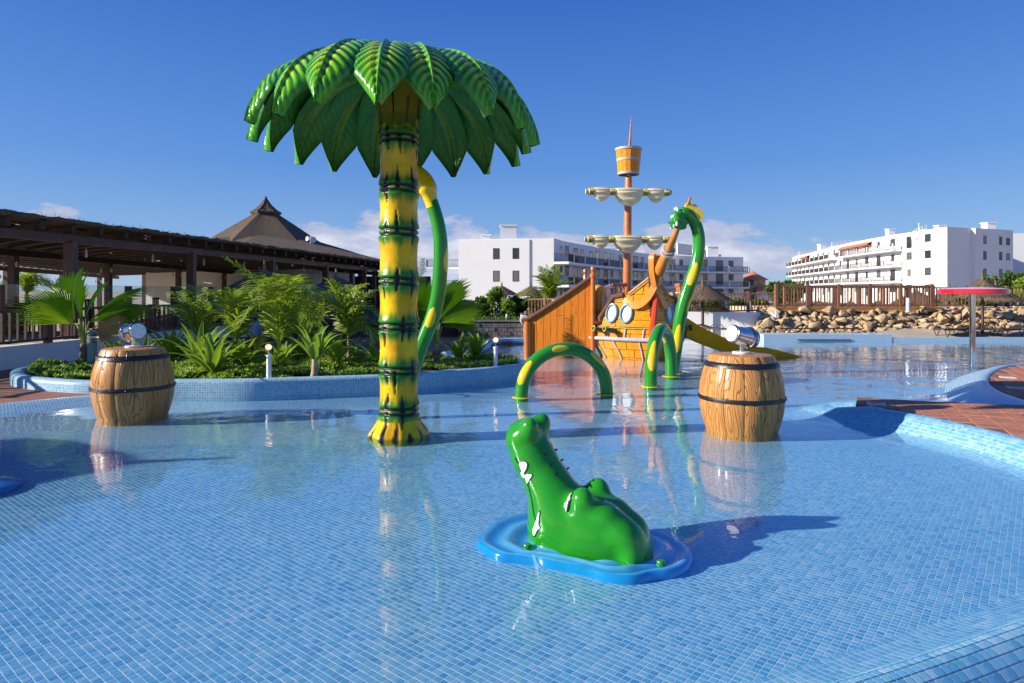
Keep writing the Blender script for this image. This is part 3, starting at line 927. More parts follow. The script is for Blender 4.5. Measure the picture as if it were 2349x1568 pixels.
Q = np.stack([I[:-1, :-1], I[1:, :-1], I[1:, 1:], I[:-1, 1:]], -1).reshape(-1, 4)
planter = thing('planting_bed', 'kidney shaped planting bed with blue mosaic rim, full of palms and ground cover', 'planting bed', (-3.5, 11, 0))
V -= np.array([-3.5, 11, 0])
part('rim', np_mesh('bed_rim', V.reshape(-1, 3), Q, M['tile_uv'], UV.reshape(-1, 2), True), None, planter)
soil_o = bo + inn * .19
cen = np.array([-3.6, 11.0])
def soil_z(x, y): return .17 + .05 * math.sin(x * 1.9 + 1) * math.sin(y * 2.3) + .03 * math.sin(x * 5.1) * math.cos(y * 4.3)
mb = MB()
rings = [1.0, .9, .75, .55, .3, .1]
vs = []
for r_ in rings:
    for p in soil_o:
        x, y = cen + (p - cen) * r_
        vs.append((x, y, .15 if r_ == 1 else soil_z(x, y)))
n = len(soil_o)
fs = [(i * n + j, i * n + (j + 1) % n, (i + 1) * n + (j + 1) % n, (i + 1) * n + j) for i in range(len(rings) - 1) for j in range(n)]
fs.append(tuple((len(rings) - 1) * n + j for j in range(n)))
mb.add(vs, fs)
part('soil', mb, M['soil'], planter)

# ground cover: very many small fleshy shoots, nobody could count them
def scatter_leaves(name, centers, size, mat, blades=5, up=.6, w=.3):
    """small leaf blades springing from each centre, joined"""
    k = len(centers)
    base = np.repeat(np.asarray(centers, float), blades, 0)
    a = NR.uniform(0, 2 * PI, len(base)); l = size * NR.uniform(.6, 1.3, len(base)); e = NR.uniform(up * .6, 1.35, len(base))
    d = np.stack([np.cos(a) * np.cos(e), np.sin(a) * np.cos(e), np.sin(e)], 1)
    sdv = np.stack([-np.sin(a), np.cos(a), np.zeros(len(a))], 1)
    tip = base + d * l[:, None]
    midp = base + d * (l * .55)[:, None]
    hw = (l * w)[:, None]
    V = np.stack([base, midp + sdv * hw, tip, midp - sdv * hw], 1).reshape(-1, 3)
    Q = np.arange(len(V)).reshape(-1, 4)
    return np_mesh(name, V, Q, mat)
pts = []
bx0, bx1, by0, by1 = bo[:, 0].min(), bo[:, 0].max(), bo[:, 1].min(), bo[:, 1].max()
inner_poly = bo + inn * .24
cand = np.stack([NR.uniform(bx0, bx1, 30000), NR.uniform(by0, by1, 30000)], 1)
cand = cand[inpoly(cand, inner_poly)]
def bare(x, y): return (math.sin(x * 1.7 + .5) * math.sin(y * 2.9 + x * .6) > .72) or (x < -5.9 and y < 10.3 and y < 9.6 + .15 * math.sin(x * 6))
cand = np.array([p for p in cand if not bare(*p)])
zz = np.array([soil_z(x, y) for x, y in cand]) + NR.uniform(0, .07, len(cand)) * (NR.rand(len(cand)) ** .5)
hum = np.array([.05 * (math.sin(x * 3.3) * math.cos(y * 3.9 + x) > 0) + .03 * math.sin(x * 9) * math.sin(y * 8) for x, y in cand])
cc = np.concatenate([cand, (zz + np.maximum(hum, 0))[:, None]], 1)
o = put('ground_cover', scatter_leaves('ground_cover', cc, .06, M['cover'], 8, .5, .24)); o['kind'] = 'stuff'
o['label'] = 'low fleshy green ground cover between the palms of the planting bed'; o['category'] = 'ground cover'
fl = cc[NR.choice(len(cc), 260, False)] + np.array([0, 0, .055])
o2 = put('ground_cover_flowers', scatter_leaves('ground_cover_flowers', fl, .022, M['pink'], 3, .5, .5)); o2['kind'] = 'stuff'
o2['label'] = 'tiny pink flowers dotted over the ground cover of the bed'; o2['category'] = 'flowers'

# marker tiles let into the brick deck, and a low blue pad cut off by the left edge of the photograph
M['marker_white'] = plain('marker_white', (.72, .70, .68), .5, var=.08)
M['marker_red'] = plain('marker_red', (.62, .06, .08), .5, var=.08)
for i, (x, y, lab) in enumerate(((2010, 926, 'white and red marker tile on the brick deck near the rim, by the barrel shadow'), (2312, 866, 'white marker tile at the lagoon edge of the brick deck'), (2330, 889, 'white and red marker tile in the shaded bricks at the right edge'))):
    g = G(x, y, DZ + .006)
    o = single('marker_tile', MB().box((g.x, g.y, DZ), (.19, .19, .016), -bt), M['marker_white'], lab, 'marker tile', 'marker tiles in the brick deck', 0, (g.x, g.y, DZ))
    if i != 1:
        part('red_bar', MB().box((g.x, g.y, DZ + .009), (.13, .035, .004), -bt + .7), M['marker_red'], o, 0)
        ringm = MB().lathe([(.066, .0085), (.084, .0085), (.084, .0105), (.066, .0105), (.066, .0085)], 20, (g.x, g.y, DZ))
        part('red_ring', ringm, M['marker_red'], o, 0)
single('pad', MB().lathe([(.30, FLOOR), (.30, -.02), (.27, -.004), (.15, .002), (0, .002)], 32, (-4.16, 5.05, 0)), plain('blue_disc', (.006, .20, .58), .2, var=.08, coat=.4), 'round blue pad in the water, cut off by the left edge', 'pad', loc=(-4.16, 5.05, 0))
# ================================================================ painted palm with a roof of leaves
PX, PY = -1.185, 6.85
NODES = [.26, .68, 1.13, 1.60, 2.11, 2.56, 3.08]
YEL, ORA, GRN, DKG, BLK = (np.array(c) for c in ((.82, .52, .004), (.70, .34, .006), (.030, .20, .016), (.010, .10, .03), (.008, .009, .013)))
def lerp(a, b, t): return a + (b - a) * t
def sstep(a, b, x): t = np.clip((x - a) / (b - a), 0, 1); return t * t * (3 - 2 * t)

def build_palm():
    t = thing('palm_umbrella', 'tall painted play palm with yellow and green trunk and glossy leaf canopy', 'play palm', (PX, PY, 0))
    nz, na = 330, 110
    zs = np.linspace(-.14, 3.32, nz); an = np.linspace(0, 2 * PI, na, endpoint=False)
    Z, A = np.meshgrid(zs, an, indexing='ij')
    nodes = np.array(NODES)
    k = np.abs(Z[..., None] - nodes).argmin(-1); dz = Z - nodes[k]; ad = np.abs(dz)
    seg = np.searchsorted(nodes, Z)
    rad = .196 + .017 * np.exp(-((ad - .055) / .045) ** 2) + .010 * np.exp(-(ad / .016) ** 2) - .016 * np.exp(-((ad - .028) / .010) ** 2)
    rad = rad - .006 * sstep(.12, .25, ad)
    fl = sstep(.24, -.02, Z)
    rad = rad + .125 * fl ** 1.3 + .012 * fl * np.sin(A * 9 + 1)
    # paint: yellow between the rings, green beside them, dark seams and claw shaped splits
    g = sstep(.185, .06, ad + .02 * np.sin(A * 7 + k * 2) + .012 * np.sin(A * 19 + k))
    g = np.where(Z < .16, sstep(.03, -.02, Z), g)
    o = .5 + .5 * np.sin(A * 3 + seg * 1.7 + Z * 4)
    col = lerp(YEL, ORA, (o * .75)[..., None])
    col = lerp(col, GRN, g[..., None]); col = lerp(col, DKG, (sstep(.07, .03, ad) * .55)[..., None])
    ringy = np.exp(-(ad / .017) ** 2)
    col = lerp(col, np.array((.30, .25, .02)), (ringy * .8 * (np.sin(A * 5 + k * 3) > -.55))[..., None])
    dark = np.exp(-((ad - .028) / .015) ** 2) * .97
    r2 = random.Random(3)
    for q, zn in enumerate(list(nodes) + [-.03]):
        m = 9 if zn > 0 else 12
        for j in range(m):
            a0 = 2 * PI * (j + r2.uniform(-.3, .3)) / m
            for sg in (1, -1):
                if r2.random() < .28: continue
                if zn < 0 and sg < 0: continue
                L = r2.uniform(.08, .22) * (1.1 if zn > 0 else 1.2); w = r2.uniform(.11, .24) ; sk = r2.uniform(-.5, .5)
                d = (Z - zn) * sg
                da = (A - a0 - sk * d + PI) % (2 * PI) - PI
                tpr = np.clip(1 - d / L, 0, 1)
                inside = (d > -.01) & (d < L)
                c = inside * sstep(1.0, .55, np.abs(da) / (w * tpr ** .7 + .004))
                dark = np.maximum(dark, c)
    col = lerp(col, BLK, np.clip(dark, 0, 1)[..., None])
    rad = rad - .009 * dark + .0022 * np.sin(A * 60 + np.sin(Z * 14) * 2) * (1 - g)
    V = np.stack([rad * np.cos(A), rad * np.sin(A), Z], -1).reshape(-1, 3)
    mb = MB()
    I = np.arange(nz * na).reshape(nz, na)
    Q = np.stack([I[:-1], np.roll(I, -1, 1)[:-1], np.roll(I, -1, 1)[1:], I[1:]], -1).reshape(-1, 4)
    mb.v, mb.f, mb.m = V.tolist(), Q.tolist(), [0] * len(Q)
    part('trunk', mb, M['trunk'], t, 180, col.reshape(-1, 3), local=True)
    # plain neck and hanging husks under the roof
    def husk(a0, a1, z0, z1, r0, r1, tone):
        mb = MB(); cs_ = []
        nu, nv = 14, 22
        for sgn in (0, 1):
            for i in range(nu + 1):
                for j in range(nv + 1):
                    u, v = i / nu, j / nv
                    a = lerp(a0, a1, u); z = lerp(z0, z1, v) - (.02 * math.sin(u * 9) if j == 0 else 0)
                    r = lerp(r0, r1, v ** 1.4) + .008 * math.sin(u * PI) - sgn * .014
                    mb.v.append((r * math.cos(a), r * math.sin(a), z))
                    c = lerp(np.array((.30, .19, .012)), np.array((.045, .11, .012)), sstep(.35, .02, v) * .85)
                    c = lerp(c, np.array((.20, .17, .015)), .5 + .5 * math.sin(u * 15 + tone)) if v > .3 else c
                    if abs((u * 3 + tone) % 1 - .5) < .05 and v < .5: c = lerp(c, BLK, .8)
                    cs_.append(c)
        w = nv + 1; n = (nu + 1) * w
        for i in range(nu):
            for j in range(nv):
                a, b, c, d = i * w + j, (i + 1) * w + j, (i + 1) * w + j + 1, i * w + j + 1
                mb.f.append((a, b, c, d)); mb.f.append((n + d, n + c, n + b, n + a))
        for j in range(nv): mb.f.append((j, j + 1, n + j + 1, n + j)); a = nu * w + j; mb.f.append((a + 1, a, n + a, n + a + 1))
        for i in range(nu): a = i * w; mb.f.append((a + w, a, n + a, n + a + w))
        mb.m = [0] * len(mb.f)
        part('husk', mb, M['trunk'], t, 60, np.array(cs_), local=True)
    for q in range(5):
        a = -PI / 2 + .55 + q * 2 * PI / 5
        husk(a - .60, a + .60, 3.20 + .10 * (q % 2), 3.79, .205 + .012 * (q % 2), .33 + .01 * (q % 2), q * 1.3)
    # leaves
    tl = R(2.2)
    prof = [(.0, 3.82), (.3, 3.83), (.58, 3.815), (.85, 3.755), (1.08, 3.645), (1.27, 3.48), (1.38, 3.30), (1.45, 3.13), (1.48, 2.99)]
    pr, ps = resample(catmull(prof, 8), .01)
    L = ps[-1]
    N = 18
    r3 = random.Random(12)
    for q in range(N):
        a = -PI / 2 + .055 + 2 * PI * q / N + r3.uniform(-.03, .03)
        sc_ = r3.uniform(.96, 1.03); droop = r3.uniform(-.03, .03)
        upper = q % 2
        nu, nv = 96, 22
        ca, sa = math.cos(a), math.sin(a)
        ts = np.linspace(.10, 1, nu + 1) * L
        rr = np.interp(ts, ps, pr[:, 0]) * sc_; zz = np.interp(ts, ps, pr[:, 1]) + droop * (ts / L) ** 2 + .018 * upper
        dr = np.gradient(rr, ts); dzz = np.gradient(zz, ts); nl = np.hypot(dr, dzz)
        nr_, nz_ = -dzz / nl, dr / nl
        f = (ts / L - .10) / .90
        wid = .15 + .115 * sstep(0, .40, f)                # half width
        wid = np.where(f > .58, wid * np.sqrt(np.clip(1 - ((f - .58) / .43) ** 2.0, .0001, 1)), wid)
        wid = np.minimum(wid, .026 + (1.0 - f) * 1.0)
        vv = np.linspace(-1, 1, nv + 1)
        Tm, Vm = np.meshgrid(f, vv, indexing='ij')
        ph = (Tm * 1.06 - np.abs(Vm) ** 1.25 * .13) * 18.0
        rib = np.sin(2 * PI * ph)
        edge = sstep(.80, 1.0, np.abs(Vm)); midr = np.exp(-(Vm / .075) ** 2)
        hgt = .0055 * rib * sstep(.05, .2, np.abs(Vm)) * (1 - edge) + .020 * midr - .06 * np.abs(Vm) ** 2.0 * sstep(.15, .6, Tm) - .02 * edge
        hgt = hgt - .02 * np.exp(-((np.abs(Vm) - .13) / .06) ** 2)
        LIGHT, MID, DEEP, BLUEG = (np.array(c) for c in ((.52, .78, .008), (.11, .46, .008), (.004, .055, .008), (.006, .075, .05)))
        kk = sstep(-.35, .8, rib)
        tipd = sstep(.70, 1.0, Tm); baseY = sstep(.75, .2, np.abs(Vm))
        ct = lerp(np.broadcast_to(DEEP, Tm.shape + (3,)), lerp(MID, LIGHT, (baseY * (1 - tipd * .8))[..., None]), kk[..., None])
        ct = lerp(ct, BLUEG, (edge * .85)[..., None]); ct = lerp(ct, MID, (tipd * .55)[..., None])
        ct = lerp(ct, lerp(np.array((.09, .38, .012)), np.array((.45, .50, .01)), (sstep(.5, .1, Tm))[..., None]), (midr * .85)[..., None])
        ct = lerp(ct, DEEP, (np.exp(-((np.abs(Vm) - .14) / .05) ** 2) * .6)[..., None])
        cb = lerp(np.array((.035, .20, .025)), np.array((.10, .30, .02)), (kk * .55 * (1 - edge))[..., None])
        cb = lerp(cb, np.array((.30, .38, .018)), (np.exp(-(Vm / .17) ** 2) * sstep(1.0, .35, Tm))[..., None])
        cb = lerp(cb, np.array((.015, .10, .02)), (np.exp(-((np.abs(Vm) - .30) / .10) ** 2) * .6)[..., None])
        verts, cols = [], []
        for side in (0, 1):
            h = hgt - side * .009
            rad = rr[:, None] + nr_[:, None] * h; z = zz[:, None] + nz_[:, None] * h; y = wid[:, None] * vv[None]
            x = rad
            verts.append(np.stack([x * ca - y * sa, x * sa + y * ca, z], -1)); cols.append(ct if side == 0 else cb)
        V = np.stack(verts).reshape(-1, 3)
        # the whole roof leans back a little
        dz = V[:, 2] - 3.75
        V = np.stack([V[:, 0], V[:, 1] * math.cos(tl) + dz * math.sin(tl), 3.75 - V[:, 1] * math.sin(tl) + dz * math.cos(tl)], 1)
        I = np.arange((nu + 1) * (nv + 1)).reshape(nu + 1, nv + 1); n = I.size
        top = np.stack([I[:-1, :-1], I[1:, :-1], I[1:, 1:], I[:-1, 1:]], -1).reshape(-1, 4)
        bot = top[:, ::-1] + n
        e1_ = np.stack([I[1:, 0], I[:-1, 0], I[:-1, 0] + n, I[1:, 0] + n], -1)
        e2_ = np.stack([I[:-1, -1], I[1:, -1], I[1:, -1] + n, I[:-1, -1] + n], -1)
        e3_ = np.stack([I[-1, 1:], I[-1, :-1], I[-1, :-1] + n, I[-1, 1:] + n], -1)
        mb = MB(); mb.v = V.tolist(); mb.f = np.concatenate([top, bot, e1_, e2_, e3_]).tolist(); mb.m = [0] * len(top) + [1] * len(bot) + [0] * (len(mb.f) - 2 * len(top))
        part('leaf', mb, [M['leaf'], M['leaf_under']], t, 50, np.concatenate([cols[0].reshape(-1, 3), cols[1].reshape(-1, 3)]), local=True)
    mb = MB().lathe([(0, 3.86), (.2, 3.85), (.36, 3.82), (.36, 3.78), (0, 3.78)], 24)
    part('crown_cap', mb, M['serpent'], t, local=True)
    return t
palm = build_palm()

# ================================================================ barrels with water cannons
def barrel_r(z, h=.85):
    return float(np.interp(z, [0, .08, .16, .25, .36, .47, .57, .66, .75, .83], [.392, .422, .445, .462, .470, .465, .447, .421, .388, .352]))
def build_barrel(loc, rz, tilt_cannon, label, cannon_dir):
    t = thing('barrel', label, 'barrel', loc, 0, 'wooden barrels with water cannons standing in the pool')
    Hh, z0 = .83, -.06
    NS = 13
    zs = np.linspace(z0, Hh, 30)
    core = MB().lathe([(0, z0)] + [(barrel_r(max(z, 0)) - .012, z) for z in zs] + [(0, Hh - .01)], 40)
    part('core', core, M['barrel_core'], t, local=True)
    r4 = random.Random(int(loc[1] * 100))
    for k in range(NS):
        a0 = 2 * PI * k / NS + rz; a1 = 2 * PI * (k + 1) / NS + rz
        mb = MB(); uv = []
        na = 8
        for z in zs:
            for j in range(na + 1):
                u = j / na
                a = lerp(a0 + .006, a1 - .006, u)
                r = barrel_r(max(z, 0)) + .003 * math.sin(PI * u) - (.006 if j in (0, na) else 0)
                mb.v.append((r * math.cos(a), r * math.sin(a), z)); uv.append(((u - .5) * .22, z))
        w = na + 1
        for i in range(len(zs) - 1):
            for j in range(na): mb.f.append((i * w + j, i * w + j + 1, (i + 1) * w + j + 1, (i + 1) * w + j))
        mb.m = [0] * len(mb.f)
        part('stave', mb, M['barrel_wood'], t, 40, uv=uv, local=True)
    rt = barrel_r(Hh)
    lid = MB().lathe([(0, Hh + .012), (rt - .09, Hh + .014), (rt - .02, Hh + .006), (rt + .002, Hh - .006), (rt - .004, Hh - .03)], 40)
    uv = [(v[0], v[1] * 2) for v in lid.v]
    lo = part('lid', lid, M['barrel_wood'], t, 40, uv=uv, local=True)
    for zb, hb in ((.365, .05), (.735, .06)):
        pr_ = [(barrel_r(zb - hb / 2) - .002, zb - hb / 2), (barrel_r(zb - hb / 2) + .012, zb - hb / 2 + .004), (barrel_r(zb) + .016, zb), (barrel_r(zb + hb / 2) + .012, zb + hb / 2 - .004), (barrel_r(zb + hb / 2) - .002, zb + hb / 2)]
        b = part('hoop', MB().lathe(pr_, 56), M['black_iron'], t, 50, local=True)
        for q in range(18):
            a = 2 * PI * q / 18 + .1 + rz
            part('rivet', MB().ell(((barrel_r(zb) + .014) * math.cos(a), (barrel_r(zb) + .014) * math.sin(a), zb), .008, 8, 5), M['black_iron'], b, local=True)
    part('cannon_plate', MB().lathe([(0, Hh + .034), (.095, Hh + .034), (.10, Hh + .03), (.10, Hh + .010)], 28), M['white_plate'], t, local=True)
    post = part('cannon_post', MB().lathe([(.022, Hh + .02), (.022, Hh + .12), (.03, Hh + .125)], 14), M['brushed'], t, local=True)
    t.scale = (.94, .94, .975)
    d = Vector(cannon_dir).normalized()
    c = Vector((0, 0, Hh + .205)) + d * 0.0
    l = .36
    body = [(0, 0), (.078, 0), (.084, .004), (.096, .006), (.100, .014), (.100, .026), (.094, .032), (.090, .05), (.098, .09), (.104, .14), (.108, .2), (.108, .262), (.122, .266), (.126, .274), (.126, .288), (.120, .296), (.110, .300), (.108, .33), (.112, .336), (.114, .346), (.110, .352), (.085, .362), (0, .366)]
    cn = part('water_cannon', MB().lathe(body, 40, c - d * .16, d), M['steel'], t, 28, local=True)
    part('cannon_face', MB().lathe([(.082, 0), (.088, -.004), (.083, -.008), (0, -.008)], 32, c - d * .163, d), M['white_plate'], cn, local=True)
    part('seal', MB().lathe([(.094, .010), (.1035, .014), (.1035, .024), (.094, .029)], 32, c - d * .16, d), M['black_iron'], cn, local=True)
    part('seal', MB().lathe([(.118, .268), (.1285, .272), (.1285, .284), (.118, .29)], 32, c - d * .16, d), M['black_iron'], cn, local=True)
    s = d.cross(Vector((0, 0, 1))).normalized(); u = s.cross(d)
    for q in range(4):
        a = q * PI / 2 + .4
        part('bolt', MB().ell(c - d * .171 + s * (.058 * math.cos(a)) + u * (.058 * math.sin(a)), .0055, 8, 5), M['brushed'], cn, local=True)
    return t
build_barrel((2.49, 7.10, 0), .1, 0, 'carved wooden barrel with its steel water cannon aimed left, beside the brick deck', (.80, .46, -.20))
build_barrel((-4.56, 7.88, 0), .42, 0, 'carved wooden barrel in front of the planting bed, its cannon facing the camera', (-.74, .66, -.12))

# ================================================================ crocodile on its blue pad
CO = Vector(((1360 - CX) / 385., 3.86, 0))
ef = Vector((-.86, .51, 0)); el = Vector((.51, .86, 0))
def croc_f(A, B, Z):
    Bm = np.abs(B)
    f = sd_ell(A, B, Z, (.04, 0, .03), (.33, .19, .265))
    f = smin(f, sd_ell(A, B, Z, (.26, 0, .08), (.155, .165, .22)), .08)
    f = smin(f, sd_cap(A, B, Z, (.18, 0, .14), (.405, 0, .47), .165, .128), .07)
    f = smin(f, sd_cap(A, B, Z, (.405, 0, .47), (.455, 0, .575), .125, .128, 1.08), .04)
    f = smin(f, sd_ell(A, Bm, Z, (.385, .082, .670), (.050, .044, .058)), .06)
    f = smin(f, sd_ell(A, Bm, Z, (.02, .115, .275), (.075, .064, .090)), .06)
    f = smin(f, sd_ell(A, Bm, Z, (-.10, .085, .205), (.085, .07, .06)), .06)
    f = smin(f, sd_ell(A, Bm, Z, (-.21, .065, .125), (.085, .08, .075)), .06)
    f = smin(f, sd_ell(A, B, Z, (-.275, 0, .0), (.075, .14, .12)), .06)
    f = np.maximum(f, -(Z + .055))
    return f
def croc_world(p): return CO + ef * p[0] + el * p[1] + Vector((0, 0, p[2]))
v, q = surfnets(croc_f, (-.52, -.34, -.08), (.68, .34, .80), 110)
mb = MB()
mb.v = [tuple(croc_world(p)) for p in v]
# the croc frame (forward, lateral, up) is mirrored against the world axes, so turn the faces round
mb.f = [tuple(reversed(f)) for f in q]; mb.m = [0] * len(q)
croc = thing('crocodile', 'glossy green crocodile head with raised snout resting on a blue wavy pad in the foreground', 'crocodile', tuple(CO))
def fix_normals(me):
    import bmesh
    bm = bmesh.new(); bm.from_mesh(me); bmesh.ops.recalc_face_normals(bm, faces=bm.faces); bm.to_mesh(me); bm.free()
o = part('head', mb, M['croc'], croc, 180); fix_normals(o.data)
def croc_surf(a, z, side=-1):
    b = np.linspace(0, .34, 200) * side
    f = croc_f(np.full(200, a), b, np.full(200, z))
    i = np.argmax(f > 0)
    b0 = b[max(i, 1)]
    e = 1e-3
    g = [croc_f(np.array([a + (e if k == 0 else 0)]), np.array([b0 + (e if k == 1 else 0)]), np.array([z + (e if k == 2 else 0)]))[0] for k in range(3)]
    f0 = croc_f(np.array([a]), np.array([b0]), np.array([z]))[0]
    n = np.array([(x - f0) / e for x in g]); n /= np.linalg.norm(n)
    return np.array([a, b0, z]), n
def px_az(x, y, b=-.12):
    a = -((x - 1360) / 385. - .51 * b) / .86
    d = 3.86 + .51 * a + .86 * b
    return a, H - (y - HY) * d / F
def decal(poly, mat, name, parent, lift=.004, label=None):
    """a thin plate that follows the flank, outlined in picture points"""
    pts = catmull([px_az(*p) for p in poly], 5, True)
    c = pts.mean(0)
    rows = []
    for r_ in (1.0, .96, .6, .0):
        for p in pts:
            q = c + (p - c) * r_
            s_, n_ = croc_surf(q[0], q[1])
            rows.append(tuple(croc_world(s_ + n_ * (lift if r_ < 1 else -.003))))
    n = len(pts)
    mb = MB(); mb.add(rows, [(i * n + j, i * n + (j + 1) % n, (i + 1) * n + (j + 1) % n, (i + 1) * n + j) for i in range(3) for j in range(n)])
    o = part(name, mb, mat, parent, 60, label=label); fix_normals(o.data)
def flank_line(poly, r, name, mat):
    pts = catmull([px_az(*p) for p in poly], 8)
    w = [tuple(croc_world(croc_surf(a, z)[0])) for a, z in pts]
    part(name, MB().tube(w, r, 6), mat, croc)
flank_line([(1185, 1050), (1196, 1068), (1208, 1098), (1214, 1112), (1224, 1148), (1233, 1178), (1240, 1192)], .0045, 'mouth_line', M['croc_dark'])
def big(poly, k):
    c = np.mean(poly, 0); return [tuple(c + (np.array(p) - c) * k) for p in poly]
T1 = [(1196, 1062), (1204, 1057), (1213, 1060), (1213, 1072), (1204, 1084)]
T2 = [(1208, 1090), (1216, 1086), (1225, 1088), (1220, 1098), (1213, 1108)]
T3 = [(1198, 1082), (1204, 1080), (1208, 1090), (1206, 1096), (1200, 1092)]
T4 = [(1231, 1214), (1240, 1190), (1245, 1170), (1248, 1172), (1247, 1196), (1251, 1204), (1244, 1210), (1236, 1224)]
for tt in (T1, T2, T3, T4):
    decal(big(tt, 1.14), M['croc_dark'], 'tooth_outline', croc, .003)
    decal(tt, M['white_gloss'], 'tooth', croc, .0065)
E1 = [(1322, 1160), (1327, 1140), (1334, 1129), (1337, 1131), (1334, 1146), (1326, 1163)]
qc = Matrix((ef, el, Vector((0, 0, 1)))).transposed().to_quaternion() if False else None
def frame_ell(c, r, name, mat, tilt=0.0, n=18, m=12):
    mb = MB()
    for i in range(m + 1):
        b = -PI / 2 + PI * i / m
        for j in range(n):
            a = 2 * PI * j / n
            x, y, z = r[0] * math.cos(b) * math.cos(a), r[1] * math.cos(b) * math.sin(a), r[2] * math.sin(b)
            x, z = x * math.cos(tilt) - z * math.sin(tilt), x * math.sin(tilt) + z * math.cos(tilt)
            mb.v.append(tuple(croc_world((c[0] + x, c[1] + y, c[2] + z))))
    mb.f = [(i * n + j, i * n + (j + 1) % n, (i + 1) * n + (j + 1) % n, (i + 1) * n + j) for i in range(m) for j in range(n)]; mb.m = [0] * len(mb.f)
    o = part(name, mb, mat, croc, 180); fix_normals(o.data)
for sb in (-1, 1):
    frame_ell((.084, .124 * sb, .268), (.024, .047, .074), 'eye_outline', M['croc_dark'], .25)
    frame_ell((.090, .125 * sb, .268), (.024, .043, .068), 'eye', M['white_gloss'], .25)
def croc_top(a, b):
    z = np.linspace(.78, 0, 400); f = croc_f(np.full(400, a), np.full(400, b), z)
    return z[np.argmax(f < 0)]
for a_ in (.285, .245, .205):
    for sb in (-1, 1):
        b_ = .055 * sb
        z_ = croc_top(a_, b_)
        frame_ell((a_, b_, z_ - .004), (.008, .045, .006), 'snout_crease', M['croc_dark'], .9)
# pad
pad_px = [(1093, 1251), (1112, 1226), (1142, 1204), (1188, 1190), (1230, 1186), (1300, 1194), (1380, 1208), (1474, 1226), (1526, 1237), (1567, 1257), (1589, 1284), (1580, 1311), (1542, 1326), (1500, 1331), (1458, 1340), (1403, 1337), (1348, 1322), (1307, 1313), (1238, 1300), (1184, 1292), (1142, 1286), (1108, 1268)]
po = catmull([tuple(G(x, y, -.05))[:2] for x, y in pad_px], 6, True)
pc = np.array([croc_world((0.0, 0, 0)).x, croc_world((0, 0, 0)).y])
mb = MB(); cols = []
rs = [(1.0, -.060), (1.0, -.035), (.99, -.018), (.97, -.010)] + [(r_, None) for r_ in np.linspace(.94, .0, 26)]
for r_, z in rs:
    for p in po:
        q = pc + (p - pc) * r_
        if z is None:
            edge_d = (1 - r_)
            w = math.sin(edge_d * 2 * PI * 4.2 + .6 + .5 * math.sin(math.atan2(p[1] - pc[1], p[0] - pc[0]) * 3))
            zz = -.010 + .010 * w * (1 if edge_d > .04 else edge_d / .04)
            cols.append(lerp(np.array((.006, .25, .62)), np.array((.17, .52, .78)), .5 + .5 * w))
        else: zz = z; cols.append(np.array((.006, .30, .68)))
        mb.v.append((q[0], q[1], zz))
n = len(po)
mb.f = [(i * n + j, i * n + (j + 1) % n, (i + 1) * n + (j + 1) % n, (i + 1) * n + j) for i in range(len(rs) - 1) for j in range(n)]
mb.m = [0] * len(mb.f)
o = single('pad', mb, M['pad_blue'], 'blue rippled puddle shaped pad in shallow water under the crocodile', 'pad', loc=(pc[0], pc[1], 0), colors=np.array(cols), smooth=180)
fix_normals(o.data)
for x, y in ((1210, 1252), (1516, 1290)):
    g_ = G(x, y, .0)
    part('plug', MB().lathe([(0, .012), (.022, .010), (.026, .004), (.026, -.05)], 20, (g_.x, g_.y, 0)), M['serpent'], o)

# ================================================================ green serpent pieces
def tube_thing(name, label, cat, path, r, group=None, spots=(), n=32, collars=()):
    path = resample(catmull(path, 10), .03)[0]
    t = thing(name, label, cat, tuple(np.array([path[0][0], path[0][1], 0])), 0, group)
    part('tube', MB().tube([tuple(p) for p in path], r, n), M['serpent'], t, 180)
    pts, T, Nn, Bb = frames([tuple(p) for p in path])
    ln = np.concatenate([[0], np.cumsum(np.linalg.norm(np.diff(path, axis=0), axis=1))])
    rr = r if not isinstance(r, (int, float)) else [r, r]
    for (s0, face, ls, wth) in spots:                 # spot centre along the tube (share of length), facing direction, half length, half width angle
        sc_ = s0 * ln[-1]
        i = min(len(pts) - 2, int(np.searchsorted(ln, sc_)))
        fd = Vector(face); th0 = math.atan2(fd.dot(Bb[i]), fd.dot(Nn[i]))
        rows = []
        nr, na = 5, 44
        for a_ in range(nr + 1):
            for b_ in range(na):
                q = (1 - a_ / nr); ang = 2 * PI * b_ / na
                ds = math.cos(ang) * ls * q; dt = math.sin(ang) * wth * q * (1 - .25 * math.cos(ang))
                s = min(max(sc_ + ds, 0), ln[-1] - 1e-4)
                k = min(len(pts) - 2, int(np.searchsorted(ln, s, side='right') - 1)); f_ = (s - ln[k]) / (ln[k + 1] - ln[k])
                p = pts[k].lerp(pts[k + 1], f_); N_ = Nn[k].lerp(Nn[k + 1], f_).normalized(); B_ = Bb[k].lerp(Bb[k + 1], f_).normalized()
                rad = np.interp(s / ln[-1], np.linspace(0, 1, len(rr)), rr) + (.0032 if a_ > 0 else .0)
                rows.append(p + N_ * (math.cos(th0 + dt) * rad) + B_ * (math.sin(th0 + dt) * rad))
        mb = MB().add(rows, [(a_ * na + b_, a_ * na + (b_ + 1) % na, (a_ + 1) * na + (b_ + 1) % na, (a_ + 1) * na + b_) for a_ in range(nr) for b_ in range(na)])
        o = part('spot', mb, M['yellow'], t, 180)
    for (x, y, rc) in collars:
        part('collar', MB().lathe([(0, .004), (rc * .97, .004), (rc, 0), (rc, -.012)], 28, (x, y, 0)), M['yellow'], t)
    return t
GRP = 'pieces of the green and yellow sea serpent in the pool'
